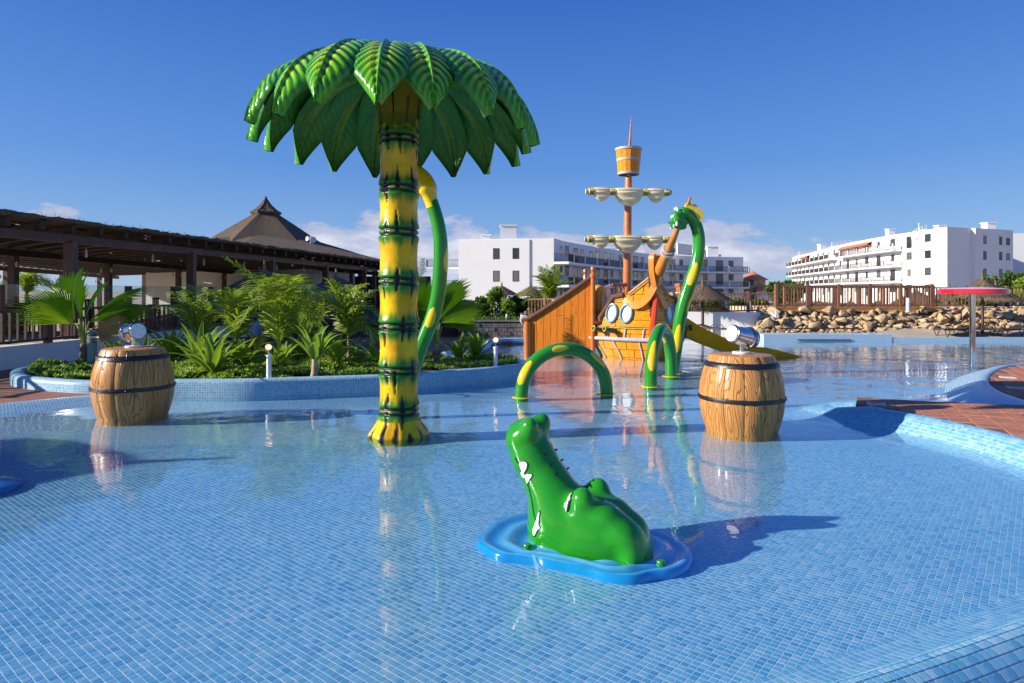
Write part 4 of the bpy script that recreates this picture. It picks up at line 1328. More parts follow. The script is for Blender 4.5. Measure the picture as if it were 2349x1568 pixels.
# wide arch in front of the planked wing
a0, a1 = G(1198, 911), G(1390, 903)
a0.z = a1.z = -.12
ac = (a0 + a1) / 2; hx = (a1 - a0) / 2
path = [tuple(a0)] + [tuple(ac + hx * (-math.cos(PI * k / 10) * 1.02) + Vector((0, 0, .12 + .665 * math.sin(PI * k / 10) ** .92))) for k in range(0, 11)] + [tuple(a1)]
tube_thing('serpent_hump', 'wide low green arch with yellow spots, serpent hump before the planked ship wing', 'serpent hump', path, .095, GRP,
           [(.20, (-.5, -1, .35), .17, .75), (.46, (0, -1, .25), .125, .5), (.72, (.5, -.9, .6), .15, .55), (.86, (1, .2, 0), .12, .6)], collars=[(a0.x, a0.y, .15), (a1.x, a1.y, .15)])
a0, a1 = G(1493, 886), G(1540, 863)
a0.z = a1.z = -.12
ac = (a0 + a1) / 2; hx = (a1 - a0) / 2
path = [tuple(a0)] + [tuple(ac + hx * (-math.cos(PI * k / 10)) * 1.0 + Vector((-.0, 0, .10 + .88 * math.sin(PI * k / 10) ** .8))) for k in range(0, 11)] + [tuple(a1)]
tube_thing('serpent_hump', 'narrow tall green arch with yellow spots, serpent hump before the ship bow', 'serpent hump', path, .10, GRP,
           [(.215, (-.2, -1, 0), .23, .62), (.50, (-.6, -.2, 1), .16, .7), (.64, (-.9, -.5, -.6), .16, .5)], collars=[(a0.x, a0.y, .16), (a1.x, a1.y, .16)])
# neck and head
D_ = 12.0
np_ = [G(1546, 857)] ; np_[0].z = -.12
np_ += [P(1547, 840, D_), P(1553, 790, D_), P(1559, 740, D_), P(1570, 690, D_), P(1585, 645, D_), P(1598, 605, D_), P(1604, 565, D_), P(1601, 532, D_), P(1591, 506, D_), P(1577, 491, D_ - .02), P(1562, 489, D_ - .03)]
neck = tube_thing('sea_serpent', 'tall green sea serpent neck with head and yellow crest, biting the ship bowsprit', 'sea serpent', [tuple(p) for p in np_], [.098, .100, .108, .114, .116, .114, .108, .110, .112], GRP,
                  [(.235, (-.25, -1, 0), .26, .66), (.43, (1, -.55, 0), .17, .62), (.60, (-.35, -1, 0), .22, .68)], collars=[(np_[0].x, np_[0].y, .16)])
hc = P(1556, 500, D_ - .04)
def head_f(X, Y, Z):
    x, y, z = X - hc.x, Y - hc.y, Z - hc.z
    ym = np.abs(y)
    f = sd_ell(x, y, z, (.01, 0, .03), (.125, .12, .135))
    f = smin(f, sd_ell(x, y, z, (.045, 0, -.075), (.14, .115, .095)), .05)
    f = smin(f, sd_ell(x, ym, z, (-.035, .085, -.03), (.06, .05, .10)), .03)
    f = smin(f, sd_ell(x, y, z, (-.095, 0, -.115), (.06, .095, .085)), .03)
    f = smin(f, sd_ell(x, ym, z, (-.125, .05, -.085), (.038, .034, .036)), .02)
    f = smin(f, sd_ell(x, ym, z, (-.06, .075, .045), (.05, .05, .04)), .025)
    f = smin(f, sd_ell(x, y, z, (.05, 0, -.175), (.10, .09, .05)), .02)
    return f
v, q = surfnets(head_f, (hc.x - .26, hc.y - .24, hc.z - .32), (hc.x + .30, hc.y + .24, hc.z + .28), 54)
mb = MB(); mb.v = [tuple(p) for p in v]; mb.f = [tuple(f) for f in q]; mb.m = [0] * len(q)
hd = part('head', mb, M['serpent'], neck, 180); fix_normals(hd.data)
for sy in (-1, 1):
    part('horn', MB().tube([hc + Vector((-.02, sy * .06, .13)), hc + Vector((-.035, sy * .075, .165)), hc + Vector((-.06, sy * .08, .195))], [.036, .026, .006], 10), M['white_plate'], hd)
    part('nostril', MB().ell(hc + Vector((-.16, sy * .055, -.085)), (.012, .02, .02), 10, 6), M['rope_black'], hd)
    part('tooth', MB().ell(hc + Vector((-.055, sy * .118, -.125)), (.026, .02, .048), 12, 8), M['white_gloss'], hd)
    part('tooth', MB().ell(hc + Vector((-.105, sy * .10, -.165)), (.02, .018, .036), 12, 8), M['white_gloss'], hd)
    part('eye', MB().ell(hc + Vector((-.108, sy * .06, .02)), (.02, .03, .03), 12, 8), M['white_gloss'], hd)
def plate(poly, w, name, par, mat, y0):
    pts = catmull(poly, 6, True)
    mb = MB()
    vs = [(p[0], y0 - w / 2, p[1]) for p in pts] + [(p[0], y0 + w / 2, p[1]) for p in pts]
    n = len(pts)
    mb.add(vs, [tuple(range(n)), tuple(reversed(range(n, 2 * n)))] + [(i, i + n, (i + 1) % n + n, (i + 1) % n) for i in range(n)])
    o = part(name, mb, mat, par, 40); fix_normals(o.data)
def crest(pp): return [(P(x + 3, y - 3, D_).x, P(x + 3, y - 3, D_).z) for x, y in pp]
plate(crest([(1567, 480), (1570, 470), (1576, 467), (1580, 470), (1580, 478), (1575, 486)]), .09, 'crest_lobe', neck, M['yellow'], D_ - .04)
plate(crest([(1575, 488), (1579, 478), (1586, 473), (1592, 476), (1594, 488), (1590, 500), (1584, 498)]), .10, 'crest_lobe', neck, M['yellow'], D_ - .04)
plate(crest([(1587, 500), (1592, 488), (1600, 484), (1606, 490), (1607, 502), (1601, 514), (1597, 515)]), .11, 'crest_lobe', neck, M['yellow'], D_ - .04)
# tail behind the play palm
D_ = 8.0
tp = [Vector(((935 - CX) * D_ / F, D_, -.12)), P(938, 900, D_), P(948, 850, D_), P(966, 795, D_), P(990, 735, D_), P(1004, 680, D_), P(1010, 620, D_), P(1011, 560, D_), P(1005, 515, D_), P(995, 478, D_), P(985, 450, D_)]
tail = tube_thing('serpent_tail', 'curved green serpent tail with yellow end rising beside the palm trunk', 'serpent tail', [tuple(p) for p in tp], [.085, .086, .088, .090, .09, .088, .084, .078], GRP,
                  [(.47, (-.1, -1, 0), .13, .62), (.72, (1, -.35, 0), .15, .7)])
tq = [P(985, 449, D_), P(982, 440, D_), P(977, 428, D_), P(970, 412, D_), P(960, 396, D_), P(948, 382, D_)]
part('tail_end', MB().tube([tuple(p) for p in resample(catmull([tuple(x) for x in [P(993, 476, D_)] + tq], 6), .02)[0]], [.081, .080, .095, .125, .128, .118, .10, .075, .03], 16), M['yellow'], tail, 60)

# ================================================================ mushroom shower
g = G(2231, 838)
ms = thing('mushroom_shower', 'red and white mushroom shower on a steel pole in the lagoon', 'shower', (g.x, g.y, 0))
part('pole', MB().lathe([(.055, -.12), (.055, 1.40), (.06, 1.405), (.06, 1.43)], 24, (g.x, g.y, 0)), M['steel'], ms)
part('rim', MB().lathe([(.54, 1.438), (.595, 1.44), (.607, 1.448), (.607, 1.525), (.59, 1.54)], 48, (g.x, g.y, 0)), M['red'], ms)
part('top', MB().lathe([(.592, 1.538), (.50, 1.555), (.35, 1.568), (.15, 1.576), (0, 1.578)], 48, (g.x, g.y, 0)), M['white_gloss'], ms)
part('underside', MB().lathe([(.0, 1.43), (.3, 1.432), (.56, 1.4375)], 48, (g.x, g.y, 0)), M['white_gloss'], ms)
# ================================================================ pirate ship
ship = thing('pirate_ship', 'orange toy pirate ship with mast, furled sails and planked wing, aground in the pool', 'ship', (2.6, 15, 0))
LZ = [0, .43, .68, 1.4, 1.95]
LE = [(2.02, 14.98), (1.80, 15.05), (1.83, 15.05), (1.93, 15.02), (2.0, 15.0)]
SE = [(2.96, 14.26), (3.01, 14.16), (3.04, 14.12), (3.10, 14.05), (3.15, 14.0)]
AX = Vector((-.11, .99, 0)).normalized()               # keel line, pointing aft
def interp2(z, tab): return Vector((np.interp(z, LZ, [t[0] for t in tab]), np.interp(z, LZ, [t[1] for t in tab]), 0))
def reflect(p):
    s = Vector((3.05, 14.1, 0)); v = Vector((p.x - s.x, p.y - s.y, 0))
    w = AX * (2 * v.dot(AX)) - v
    return Vector((s.x + w.x, s.y + w.y, p.z))
def hull(u, z, out=0.0, side=0):
    l, s = interp2(z, LE), interp2(z, SE)
    p = l.lerp(s, u); d = (s - l); n = Vector((d.y, -d.x, 0)).normalized()
    n = n if n.y < 0 else -n
    p = p + n * (out + .07 * math.sin(PI * min(1, max(0, u))) * (1 if z > .2 else .7))
    p.z = z
    return reflect(p) if side else p
def top_z(u):
    return float(np.interp(u, [0, .10, .18, .34, .50, .58, 1.0], [.78, .80, .98, 1.37, 1.42, 1.42, 1.93]))
def hull_patch(u0, u1, z0, z1, out, side, thick=.03, nu=5, nz=2, clip=True):
    rows = []
    for lay in (out, out - thick):
        for i in range(nu + 1):
            u = lerp(u0, u1, i / nu)
            t1 = min(z1, top_z(u)) if clip else z1
            t0 = min(z0, t1)
            for j in range(nz + 1): rows.append(hull(u, lerp(t0, t1, j / nz), lay, side))
    w = nz + 1; n = (nu + 1) * w
    fs = []
    for i in range(nu):
        for j in range(nz):
            a, b, c, d = i * w + j, (i + 1) * w + j, (i + 1) * w + j + 1, i * w + j + 1
            fs += [(a, b, c, d), (n + d, n + c, n + b, n + a)]
    for i in range(nu):
        a, b = i * w, (i + 1) * w; fs.append((a, n + a, n + b, b))
        a, b = i * w + nz, (i + 1) * w + nz; fs.append((b, n + b, n + a, a))
    for j in range(nz):
        a = j; fs.append((a + 1, n + a + 1, n + a, a)); a = nu * w + j; fs.append((a, n + a, n + a + 1, a + 1))
    return MB().add(rows, fs)
rows_z = [(-.15, .02), (.02, .20), (.20, .405), (.455, .555), (.555, .655), (.70, .86), (.86, 1.06), (1.06, 1.24), (1.24, 1.42), (1.42, 1.60), (1.60, 1.93)]
breaks = [[.55], [.34, .75], [.22, .62], [.30, .68], [.5], [.42], [.70], [.36, .78], [.66], [.80], []]
for side in (0, 1):
    o = part('hull_core', hull_patch(0, 1, -.15, 1.95, -.014, side, .06, 20, 12), M['ship_gap'], ship); fix_normals(o.data)
    for (z0, z1), br in zip(rows_z, breaks):
        us = [0] + br + [1]
        for u0, u1 in zip(us[:-1], us[1:]):
            uc = lerp(u0, u1, .5)
            if top_z(u1) < z0 + .03 and top_z(u0) < z0 + .03: continue
            if z0 > 1.3 and u0 < .58: u0 = .60
            mb = hull_patch(u0 + .006, u1 - .006, z0 + .006, z1 - .006, 0, side, .02, 6, 3)
            uv = [(v[0] * .8 - v[1] * .6, v[2]) for v in mb.v]
            o = part('plank', mb, M['ship_wood'], ship, 40, uv=uv); fix_normals(o.data)
    def along(u0, u1, z, out, n=14): return [tuple(hull(lerp(u0, u1, i / n), z, out, side)) for i in range(n + 1)]
    part('rubbing_rail', MB().tube(along(-.04, 1.0, .43, .02), .046, 10), M['grey_trim'], ship)
    part('rope_band', MB().tube(along(0, 1.0, .676, .006), .015, 8), M['rope'], ship)
    for u in (.06, .32, .60, .88):
        part('rib', MB().tube([tuple(hull(u, z, .012, side)) for z in np.linspace(.44, .67, 5)], .018, 8), M['grey_trim'], ship)
    for u in (.05, .40, .82):
        part('rib', MB().tube([tuple(hull(u + .10 * (z < .1) * 0 + (.43 - z) * .22, z, .012, side)) for z in np.linspace(-.12, .42, 8)], .018, 8), M['grey_trim'], ship)
    # plank nail heads, in pairs beside the butt joints
    nb = MB()
    for (z0, z1), br in zip(rows_z[:9], breaks[:9]):
        for b_ in br:
            for du in (-.022, .022):
                for zz in (z0 + .035, z1 - .035):
                    if zz < top_z(b_) - .05: nb.ell(hull(b_ + du, zz, .002, side), .0085, 6, 4)
    o = part('nails', nb, M['grey_trim'], ship); o['kind'] = 'stuff'
    # upper edge trim with a scroll at its foot
    tr = [hull(u, top_z(u) - .0, .012, side) for u in (.14, .18, .26, .34, .42, .50)]
    sc0 = hull(.12, .84, .015, side)
    scroll = [tuple(sc0 + Vector((.075 * math.cos(a) * (1 - k * .035), -.01 * k * .2, .07 * math.sin(a) * (1 - k * .035)))) for k, a in enumerate(np.linspace(-1.2 * PI, .62 * PI, 16))]
    part('scroll_trim', MB().tube(resample(np.array(scroll[2:13] + [tuple(p) for p in tr]), .03)[0], .058, 10, sx=1.0), M['ship_trim'], ship)
    part('gold_edge', MB().tube([tuple(hull(u, top_z(u) - .085, .006, side)) for u in np.linspace(.17, .50, 9)], .014, 6), M['rope'], ship)
    part('gold_edge', MB().tube([tuple(hull(u, top_z(u) - .05, .008, side)) for u in np.linspace(.60, .98, 9)], .018, 6), M['rope'], ship)
    part('sheer_rail', MB().tube([tuple(hull(u, top_z(u) + .01, 0, side)) for u in np.linspace(.58, 1.0, 9)], .035, 8), M['ship_mast'], ship)
    # yoke: a curved beam from the upper edge down and up to the bowsprit
    yk = [P(1424, 676, 14.62), P(1436, 690, 14.5), P(1452, 700, 14.34), P(1470, 698, 14.2), P(1490, 680, 14.05), P(1506, 650, 13.95), P(1514, 620, 13.92), P(1516, 594, 13.9), P(1512, 586, 13.92)]
    yk = catmull([tuple(p) for p in yk], 6)
    yw = [Vector(p) for p in yk]
    if side: yw = [reflect(p) + Vector((-.0, 0, 0)) for p in yw]
    mb = MB(); pts, T, Nn, Bb = frames(yw)
    for i in range(len(pts)):
        w_ = .058; dd = Vector((-.6, -.75, 0)).normalized() if not side else Vector((.75, -.6, 0)).normalized()
        up_ = T[i].cross(dd).normalized()
        h_ = np.interp(i / len(pts), [0, .3, .6, 1], [.05, .085, .075, .065])
        for sx, sy in ((-1, -1), (1, -1), (1, 1), (-1, 1)): mb.v.append(tuple(pts[i] + dd * (sx * w_) + up_ * (sy * h_)))
    k = len(pts)
    mb.f = [(i * 4 + j, i * 4 + (j + 1) % 4, (i + 1) * 4 + (j + 1) % 4, (i + 1) * 4 + j) for i in range(k - 1) for j in range(4)] + [(3, 2, 1, 0), tuple((k - 1) * 4 + j for j in range(4))]
    mb.m = [0] * len(mb.f)
    o = part('yoke', mb, M['ship_yoke'], ship, 30); fix_normals(o.data)
    # portholes
    for u in (.34, .585):
        zc = 1.005
        ring, glass = MB(), MB()
        na = 28
        prof = [(1.0, -.01), (1.0, .035), (.90, .05), (.78, .045), (.76, .01)]
        e_u, e_z = .105, .228
        for r_, o_ in prof:
            for j in range(na):
                a = 2 * PI * j / na
                ring.v.append(tuple(hull(u + e_u * r_ * math.cos(a) , zc + e_z * r_ * math.sin(a), o_, side)))
        ring.f = [(i * na + j, i * na + (j + 1) % na, (i + 1) * na + (j + 1) % na, (i + 1) * na + j) for i in range(len(prof) - 1) for j in range(na)]; ring.m = [0] * len(ring.f)
        po_ = part('porthole', ring, M['blue_rim'], ship, 60); fix_normals(po_.data)
        glass.v = [tuple(hull(u + e_u * .8 * math.cos(2 * PI * j / na), zc + e_z * .8 * math.sin(2 * PI * j / na), .014, side)) for j in range(na)]
        glass.f = [tuple(range(na))]; glass.m = [0]
        go = part('pane', glass, M['porthole_white'], po_, 0); fix_normals(go.data)
    # guns
    for u in (.245, .44):
        b_ = hull(u, .60, -.02, side); e_ = hull(u - .10, .665, .27, side)
        ax = (e_ - b_).normalized()
        L_ = (e_ - b_).length
        gb = part('gun', MB().lathe([(.062, 0), (.060, .08), (.052, L_ * .55), (.048, L_ * .8), (.060, L_ * .84), (.062, L_ * .90), (.056, L_ * .93), (.062, L_ * .96), (.060, L_), (.026, L_), (.024, L_ - .05), (0, L_ - .05)], 20, b_, ax), M['bronze'], ship)
        part('gun_ring', MB().lathe([(.064, L_ * .93), (.070, L_ * .945), (.070, L_ * .975), (.062, L_ * 1.004), (.045, L_ * 1.004)], 20, b_, ax), M['rope'], gb)
# stem, bowsprit
part('stem', MB().tube([tuple(interp2(z, SE) + Vector((.0, -.035, z))) for z in np.linspace(.52, 1.98, 12)], [.085, .075, .065, .06, .055], 10), M['red_paint'], ship)
part('stem_foot', MB().tube([tuple(interp2(max(z, 0), SE) + Vector((.0, -.01, z))) for z in np.linspace(-.15, .50, 8)], .05, 10), M['ship_trim'], ship)
B0, B1 = P(1506, 640, 14.15), P(1585, 452, 11.75)
bs = part('bowsprit', MB().tube([tuple(B0.lerp(B1, k / 12)) for k in range(13)], [.13, .125, .12, .115, .10, .085, .072, .06, .05, .042, .035, .028, .018], 14), M['ship_yoke'], ship)
for f_, r_ in ((.36, .135), (.40, .128)):
    ax = (B1 - B0).normalized()
    part('bowsprit_ring', MB().lathe([(r_ - .03, -.025), (r_, -.02), (r_ + .01, 0), (r_, .02), (r_ - .03, .025)], 22, B0.lerp(B1, f_), ax), M['grey_trim'], bs)
# deck and stern so that the ship is closed
dk = [hull(u, 1.15, -.06, 0) for u in np.linspace(0, 1, 8)] + [hull(u, 1.15, -.06, 1) for u in np.linspace(1, 0, 8)]
part('deck', MB().prism([(p.x, p.y) for p in dk], .98, 1.04), M['panel_wood'], ship, uv=[(0, 0)] * 32)
# pillar, ladder rails, balustrade behind the left face
c = P(1372, 700, 15.25)
part('pillar', MB().lathe([(.10, .66), (.10, 1.42), (.115, 1.44), (.118, 1.50), (.105, 1.52), (.112, 1.56), (.108, 1.61), (.06, 1.64), (0, 1.645)], 18, (c.x, c.y, 0)), M['pillar_wood'], ship)
la, lb = P(1384, 660, 15.2), P(1400, 652, 15.6)
lad = part('ladder_rail', MB().tube([tuple(la), tuple(lb)], .014, 8), M['brushed'], ship)
for k in range(8):
    q = la.lerp(lb, k / 7)
    part('ladder_bar', MB().tube([(q.x, q.y, 1.0), tuple(q)], .009, 6), M['brushed'], lad)
for (x0, x1, yb, d0, d1) in ((1406, 1437, 654, 15.1, 15.3), (1551, 1562, 655, 15.3, 15.0)):
    ra, rb = P(x0, yb, d0), P(x1, yb, d1)
    bal = part('balustrade', MB().tube([tuple(ra), tuple(ra.lerp(rb, .5) + Vector((0, 0, .0))), tuple(rb)], .045, 10), M['ship_mast'], ship)
    for k in range(3):
        q = ra.lerp(rb, .2 + .3 * k)
        part('spindle', MB().lathe([(.02, 1.1), (.02, 1.43), (.03, 1.45), (.017, 1.5), (.028, 1.56), (.02, q.z - .03)], 10, (q.x, q.y, 0)), M['ship_mast'], bal)
# planked wing on the left
W0, W1 = Vector((.36, 15.40, 0)), Vector((1.86, 14.97, 0))
wx_ = (W1 - W0); wl_ = wx_.length; wx_.normalize(); wn_ = Vector((wx_.y, -wx_.x, 0))
def wing_top(s): return lerp(.80, 1.84, (s / wl_) ** 1.0) - .02 * math.sin(PI * s / wl_)
o = part('wing_core', MB().add([tuple(W0 + wx_ * s + wn_ * k + Vector((0, 0, z))) for k in (-.025, -.06) for s in np.linspace(0, wl_, 9) for z in (-.14, wing_top(s))],
    [(2 * i + a, 2 * i + 2 + a, 2 * i + 3 + a, 2 * i + 1 + a) for a in (0, 18) for i in range(8)]), M['ship_gap'], ship)
edges = np.linspace(.06, wl_ - .02, 10)
r5 = random.Random(4)
for i in range(9):
    s0, s1 = edges[i] + .004, edges[i + 1] - .004
    cuts = {0: [.95], 1: [], 2: [.12], 3: [], 4: [.93], 5: [.86], 6: [.42], 7: [], 8: [.20]}[i]
    zs_ = [-.14] + cuts + [None]
    for za, zb in zip(zs_[:-1], zs_[1:]):
        def zt(s): return (zb - .004) if zb is not None else wing_top(s) - .02
        if za > min(zt(s0), zt(s1)) - .04: continue
        za_ = za + .004
        vs = []
        for k in (0.0, -.03):
            for s, z in ((s0, za_), (s1, za_), (s1, zt(s1)), (s0, zt(s0))): vs.append(tuple(W0 + wx_ * s + wn_ * k + Vector((0, 0, z))))
        mb = MB().add(vs, [(0, 1, 2, 3), (7, 6, 5, 4)] + [(j, j + 4, (j + 1) % 4 + 4, (j + 1) % 4) for j in range(4)])
        o = part('board', mb, M['panel_wood'], ship, 0, uv=[((Vector(v) - W0).dot(wx_), v[2]) for v in mb.v]); fix_normals(o.data)
nb = MB()
for i, zc in ((4, .93), (5, .86), (6, .42), (2, .12), (8, .20)):
    for s in (edges[i] + .03, edges[i + 1] - .03):
        for dz in (-.04, .04): nb.ell(W0 + wx_ * s + wn_ * .002 + Vector((0, 0, zc + dz)), .009, 6, 4)
o = part('nails', nb, M['grey_trim'], ship); o['kind'] = 'stuff'
rail = [tuple(W0 + wx_ * s + wn_ * .02 + Vector((0, 0, wing_top(max(0, s)) + .015))) for s in np.linspace(-.06, wl_, 14)]
part('wing_rail', MB().tube(rail, .05, 10), M['ship_trim'], ship)
part('wing_scroll', MB().lathe([(0, -.06), (.075, -.06), (.085, 0), (.075, .06), (0, .06)], 18, W0 + wx_ * -.05 + Vector((0, 0, .79)), wn_), M['ship_trim'], ship)
part('wing_post', MB().tube([tuple(W0 + Vector((0, 0, z))) for z in np.linspace(-.14, .78, 8)], .085, 14), M['ship_mast'], ship)
p = W1 + wn_ * .03
part('wing_post', MB().lathe([(.055, -.14), (.055, 1.80), (.075, 1.82), (.075, 1.88), (.05, 1.90), (.03, 1.93), (.055, 1.97), (.06, 2.01), (.045, 2.05), (0, 2.065)], 14, (p.x, p.y, 0)), M['ship_mast'], ship)
p2 = p + Vector((-.12, .5, 0))
part('finial', MB().lathe([(.05, 1.55), (.05, 1.86), (.03, 1.90), (.055, 1.95), (.04, 2.01), (0, 2.02)], 12, (p2.x, p2.y, 0)), M['ship_mast'], ship)
# mast, crow's nest, yards with furled sails
MD = 15.8
mx, my = P(1440, 600, MD).x, MD
zt_ = P(1447, 269, MD).z
part('mast', MB().tube([(mx - .02, my, .98), (mx - .01, my, 2.2), (mx, my, 3.2), (mx + .02, my, 4.25)], [.105, .10, .095, .085], 16), M['ship_mast'], ship)
part('mast_spire', MB().tube([(mx + .02, my, 4.3), (mx + .05, my, 5.0), (mx + .085, my, zt_)], [.045, .035, .008], 10), M['ship_mast'], ship)
zb_, z1_ = P(1440, 402, MD).z, P(1440, 341, MD).z
hN = z1_ - zb_
nc = (mx + .02, my, zb_)
nest = part('crows_nest', MB().lathe([(0, .01), (.24, .01), (.245, .03), (.30, hN - .02), (.27, hN - .02), (.22, .05), (0, .05)], 30, nc), M['ship_gap'], ship)
for k in range(16):
    a0_, a1_ = 2 * PI * k / 16 + .012, 2 * PI * (k + 1) / 16 - .012
    mb = MB()
    for z, r_ in ((.02, .254), (hN - .02, .311)):
        for rr_ in (0, -.02):
            for a in (a0_, a1_): mb.v.append((nc[0] + (r_ + rr_) * math.cos(a), nc[1] + (r_ + rr_) * math.sin(a), nc[2] + z))
    mb.f = [(0, 1, 5, 4), (3, 2, 6, 7), (1, 3, 7, 5), (2, 0, 4, 6), (4, 5, 7, 6), (1, 0, 2, 3)]; mb.m = [0] * 6
    part('stave', mb, M['ship_wood'], nest, 0, uv=[(v[2] * .4, (v[0] + v[1]) * 2) for v in mb.v])
for z, r_ in ((.03, .262), (hN * .55, .290), (hN - .03, .322)):
    part('hoop', MB().lathe([(r_ - .02, -.028), (r_, -.026), (r_ + .004, 0), (r_ + .006, .026), (r_ - .015, .03)], 32, (nc[0], nc[1], nc[2] + z)), M['grey_trim'], nest)
yd = Vector((.99, .11, 0)).normalized()
def yard(zc, off):
    c = Vector((mx + off, my - .12, zc))
    half = 1.02
    y_ = part('yard', MB().tube([tuple(c - yd * half), tuple(c + yd * half)], .058, 14), M['cream'], ship)
    for s in (-1, 1): part('yard_cap', MB().lathe([(.05, -.03), (.062, -.03), (.062, .03), (0, .035)], 16, c + yd * (half + .0) * s, yd * s), M['grey_trim'], y_)
    for s0 in (-.92, -.40, .41, .93):
        lo_ = part('lashing', MB().lathe([(.06, -.06)] + [(.074 + .012 * (k % 2), -.06 + .12 * k / 12) for k in range(13)] + [(.06, .06)], 18, c + yd * s0, yd), M['rope_yellow'], y_)
        for k in range(4): part('lashing_groove', MB().lathe([(.07, -.006), (.082, -.004), (.082, .004), (.07, .006)], 18, c + yd * (s0 - .042 + .028 * k), yd), M['rope_black'], lo_)
    for (s0, s1, dep, tk) in ((-.86, -.46, .23, .09), (-.34, .35, .34, .12), (.47, .87, .25, .09)):
        nu, nv = 30, 72
        mb, cols = MB(), []
        for i in range(nu + 1):
            u = i / nu; s = lerp(s0, s1, u)
            e_ = max(0, math.sin(PI * u)) ** .62
            ht, dp = .085 + .025 * e_, .055 + (dep - .055) * e_
            thk = .06 + (tk - .06) * e_
            for j in range(nv):
                a = 2 * PI * j / nv
                ca, sa = math.cos(a), math.sin(a)
                a2 = math.atan2(sa, abs(ca))
                z = sa * ht if sa > 0 else sa * dp
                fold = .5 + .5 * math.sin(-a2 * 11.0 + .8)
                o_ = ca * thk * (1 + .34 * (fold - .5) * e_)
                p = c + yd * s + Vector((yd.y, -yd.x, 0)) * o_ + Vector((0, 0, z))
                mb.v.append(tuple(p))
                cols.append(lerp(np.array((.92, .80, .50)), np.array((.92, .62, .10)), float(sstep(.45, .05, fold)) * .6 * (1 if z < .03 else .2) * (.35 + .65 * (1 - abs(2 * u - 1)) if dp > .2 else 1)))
        mb.f = [(i * nv + j, i * nv + (j + 1) % nv, (i + 1) * nv + (j + 1) % nv, (i + 1) * nv + j) for i in range(nu) for j in range(nv)]
        mb.f += [tuple(reversed(range(nv))), tuple(nu * nv + j for j in range(nv))]; mb.m = [0] * len(mb.f)
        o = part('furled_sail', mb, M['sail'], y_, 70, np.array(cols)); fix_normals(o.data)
yard(P(1440, 443, MD).z, .0); yard(P(1440, 551, MD).z, -.03)

# ================================================================ slide
sl_pts = [P(1566, 745, 15.3), P(1600, 765, 15.28), P(1640, 784, 15.25), P(1680, 801, 15.22), P(1720, 812, 15.2), P(1770, 815, 15.2), P(1826, 818, 15.2)]
top_px = [(1560, 728), (1600, 749), (1640, 768), (1680, 787), (1718, 798), (1770, 800), (1828, 815)]
slide = thing('slide', 'mustard yellow water slide running from the ship down into the lagoon', 'slide', (5.2, 15.2, 0))
ctr_ = catmull([(p.x, p.y, max(p.z, -.02)) for p in sl_pts], 8)
topz = np.interp(np.linspace(0, 1, len(ctr_)), np.linspace(0, 1, len(top_px)), [P(x, y, 15.25).z for x, y in top_px])
for nm, y0 in (('slide_wall', -.3), ('slide_wall', .3)):
    mb = MB()
    for i, p in enumerate(ctr_):
        zb = max(p[2] - .22 * (1 - i / len(ctr_)) - .05, -.05)
        for dy, z in ((-.02, zb), (.02, zb), (.03, topz[i]), (-.03, topz[i])): mb.v.append((p[0], p[1] + y0 + dy, max(z, zb + .02)))
    k = len(ctr_)
    mb.f = [(i * 4 + j, i * 4 + (j + 1) % 4, (i + 1) * 4 + (j + 1) % 4, (i + 1) * 4 + j) for i in range(k - 1) for j in range(4)] + [(3, 2, 1, 0), tuple((k - 1) * 4 + j for j in range(4))]; mb.m = [0] * len(mb.f)
    o = part(nm, mb, M['slide'], slide, 40); fix_normals(o.data)
mb = MB()
for i, p in enumerate(ctr_):
    zb = max(p[2] - .16 * (1 - i / len(ctr_)), -.03)
    for dy, dz in ((-.28, .06), (-.15, 0), (0, -.03), (.15, 0), (.28, .06)): mb.v.append((p[0], p[1] + dy, zb + dz * .6))
mb.f = [(i * 5 + j, i * 5 + j + 1, (i + 1) * 5 + j + 1, (i + 1) * 5 + j) for i in range(len(ctr_) - 1) for j in range(4)]; mb.m = [0] * len(mb.f)
part('slide_bed', mb, M['slide'], slide, 60)
# ================================================================ far buildings
def window_proto(w, h, name='window', mull=1):
    """frame with its pane; local x along the wall, y out of the wall"""
    fr = MB(); t = .07
    for x in (-w / 2 + t / 2, w / 2 - t / 2): fr.box((x, .02, h / 2), (t, .10, h))
    for z in (t / 2, h - t / 2): fr.box((0, .02, z), (w - 2 * t - .002, .09, t))
    for k in range(mull):
        fr.box((-w / 2 + w * (k + 1) / (mull + 1), .02, h / 2), (t * .8, .07, h - 2 * t - .002))
    pane = MB().box((0, .01, h / 2), (w - 2 * t, .05, h - 2 * t))
    return mesh_of(name, fr, M['dark_frame'], 0), mesh_of('pane', pane, M['pane'], 0)
def pane_mat():
    t = NT('pane_with_curtain')
    oi = t.n('ShaderNodeObjectInfo').outputs['Random']
    c = t.ramp(oi, [(0, (.012, .016, .02)), (.55, (.035, .045, .05)), (.75, (.09, .10, .10)), (1, (.18, .18, .17))])
    t.principled(Base_Color=c, Roughness=.1)
    return t.mat
M['pane'] = pane_mat()
W_SMALL, W_WIDE, W_DOOR, W_SQ = window_proto(.85, 1.45, mull=0), window_proto(1.7, 1.4), window_proto(1.7, 2.15, 'terrace_door'), window_proto(1.1, 1.25)
def add_window(par, proto, p, ang, off):
    o = put(proto[0].name, proto[0], par, (p[0] - off.x, p[1] - off.y, p[2] - off.z), (0, 0, ang))
    put('pane', proto[1], o)
    return o
def wall_ring(poly, z0, z1):
    return MB().prism(poly, z0, z1)
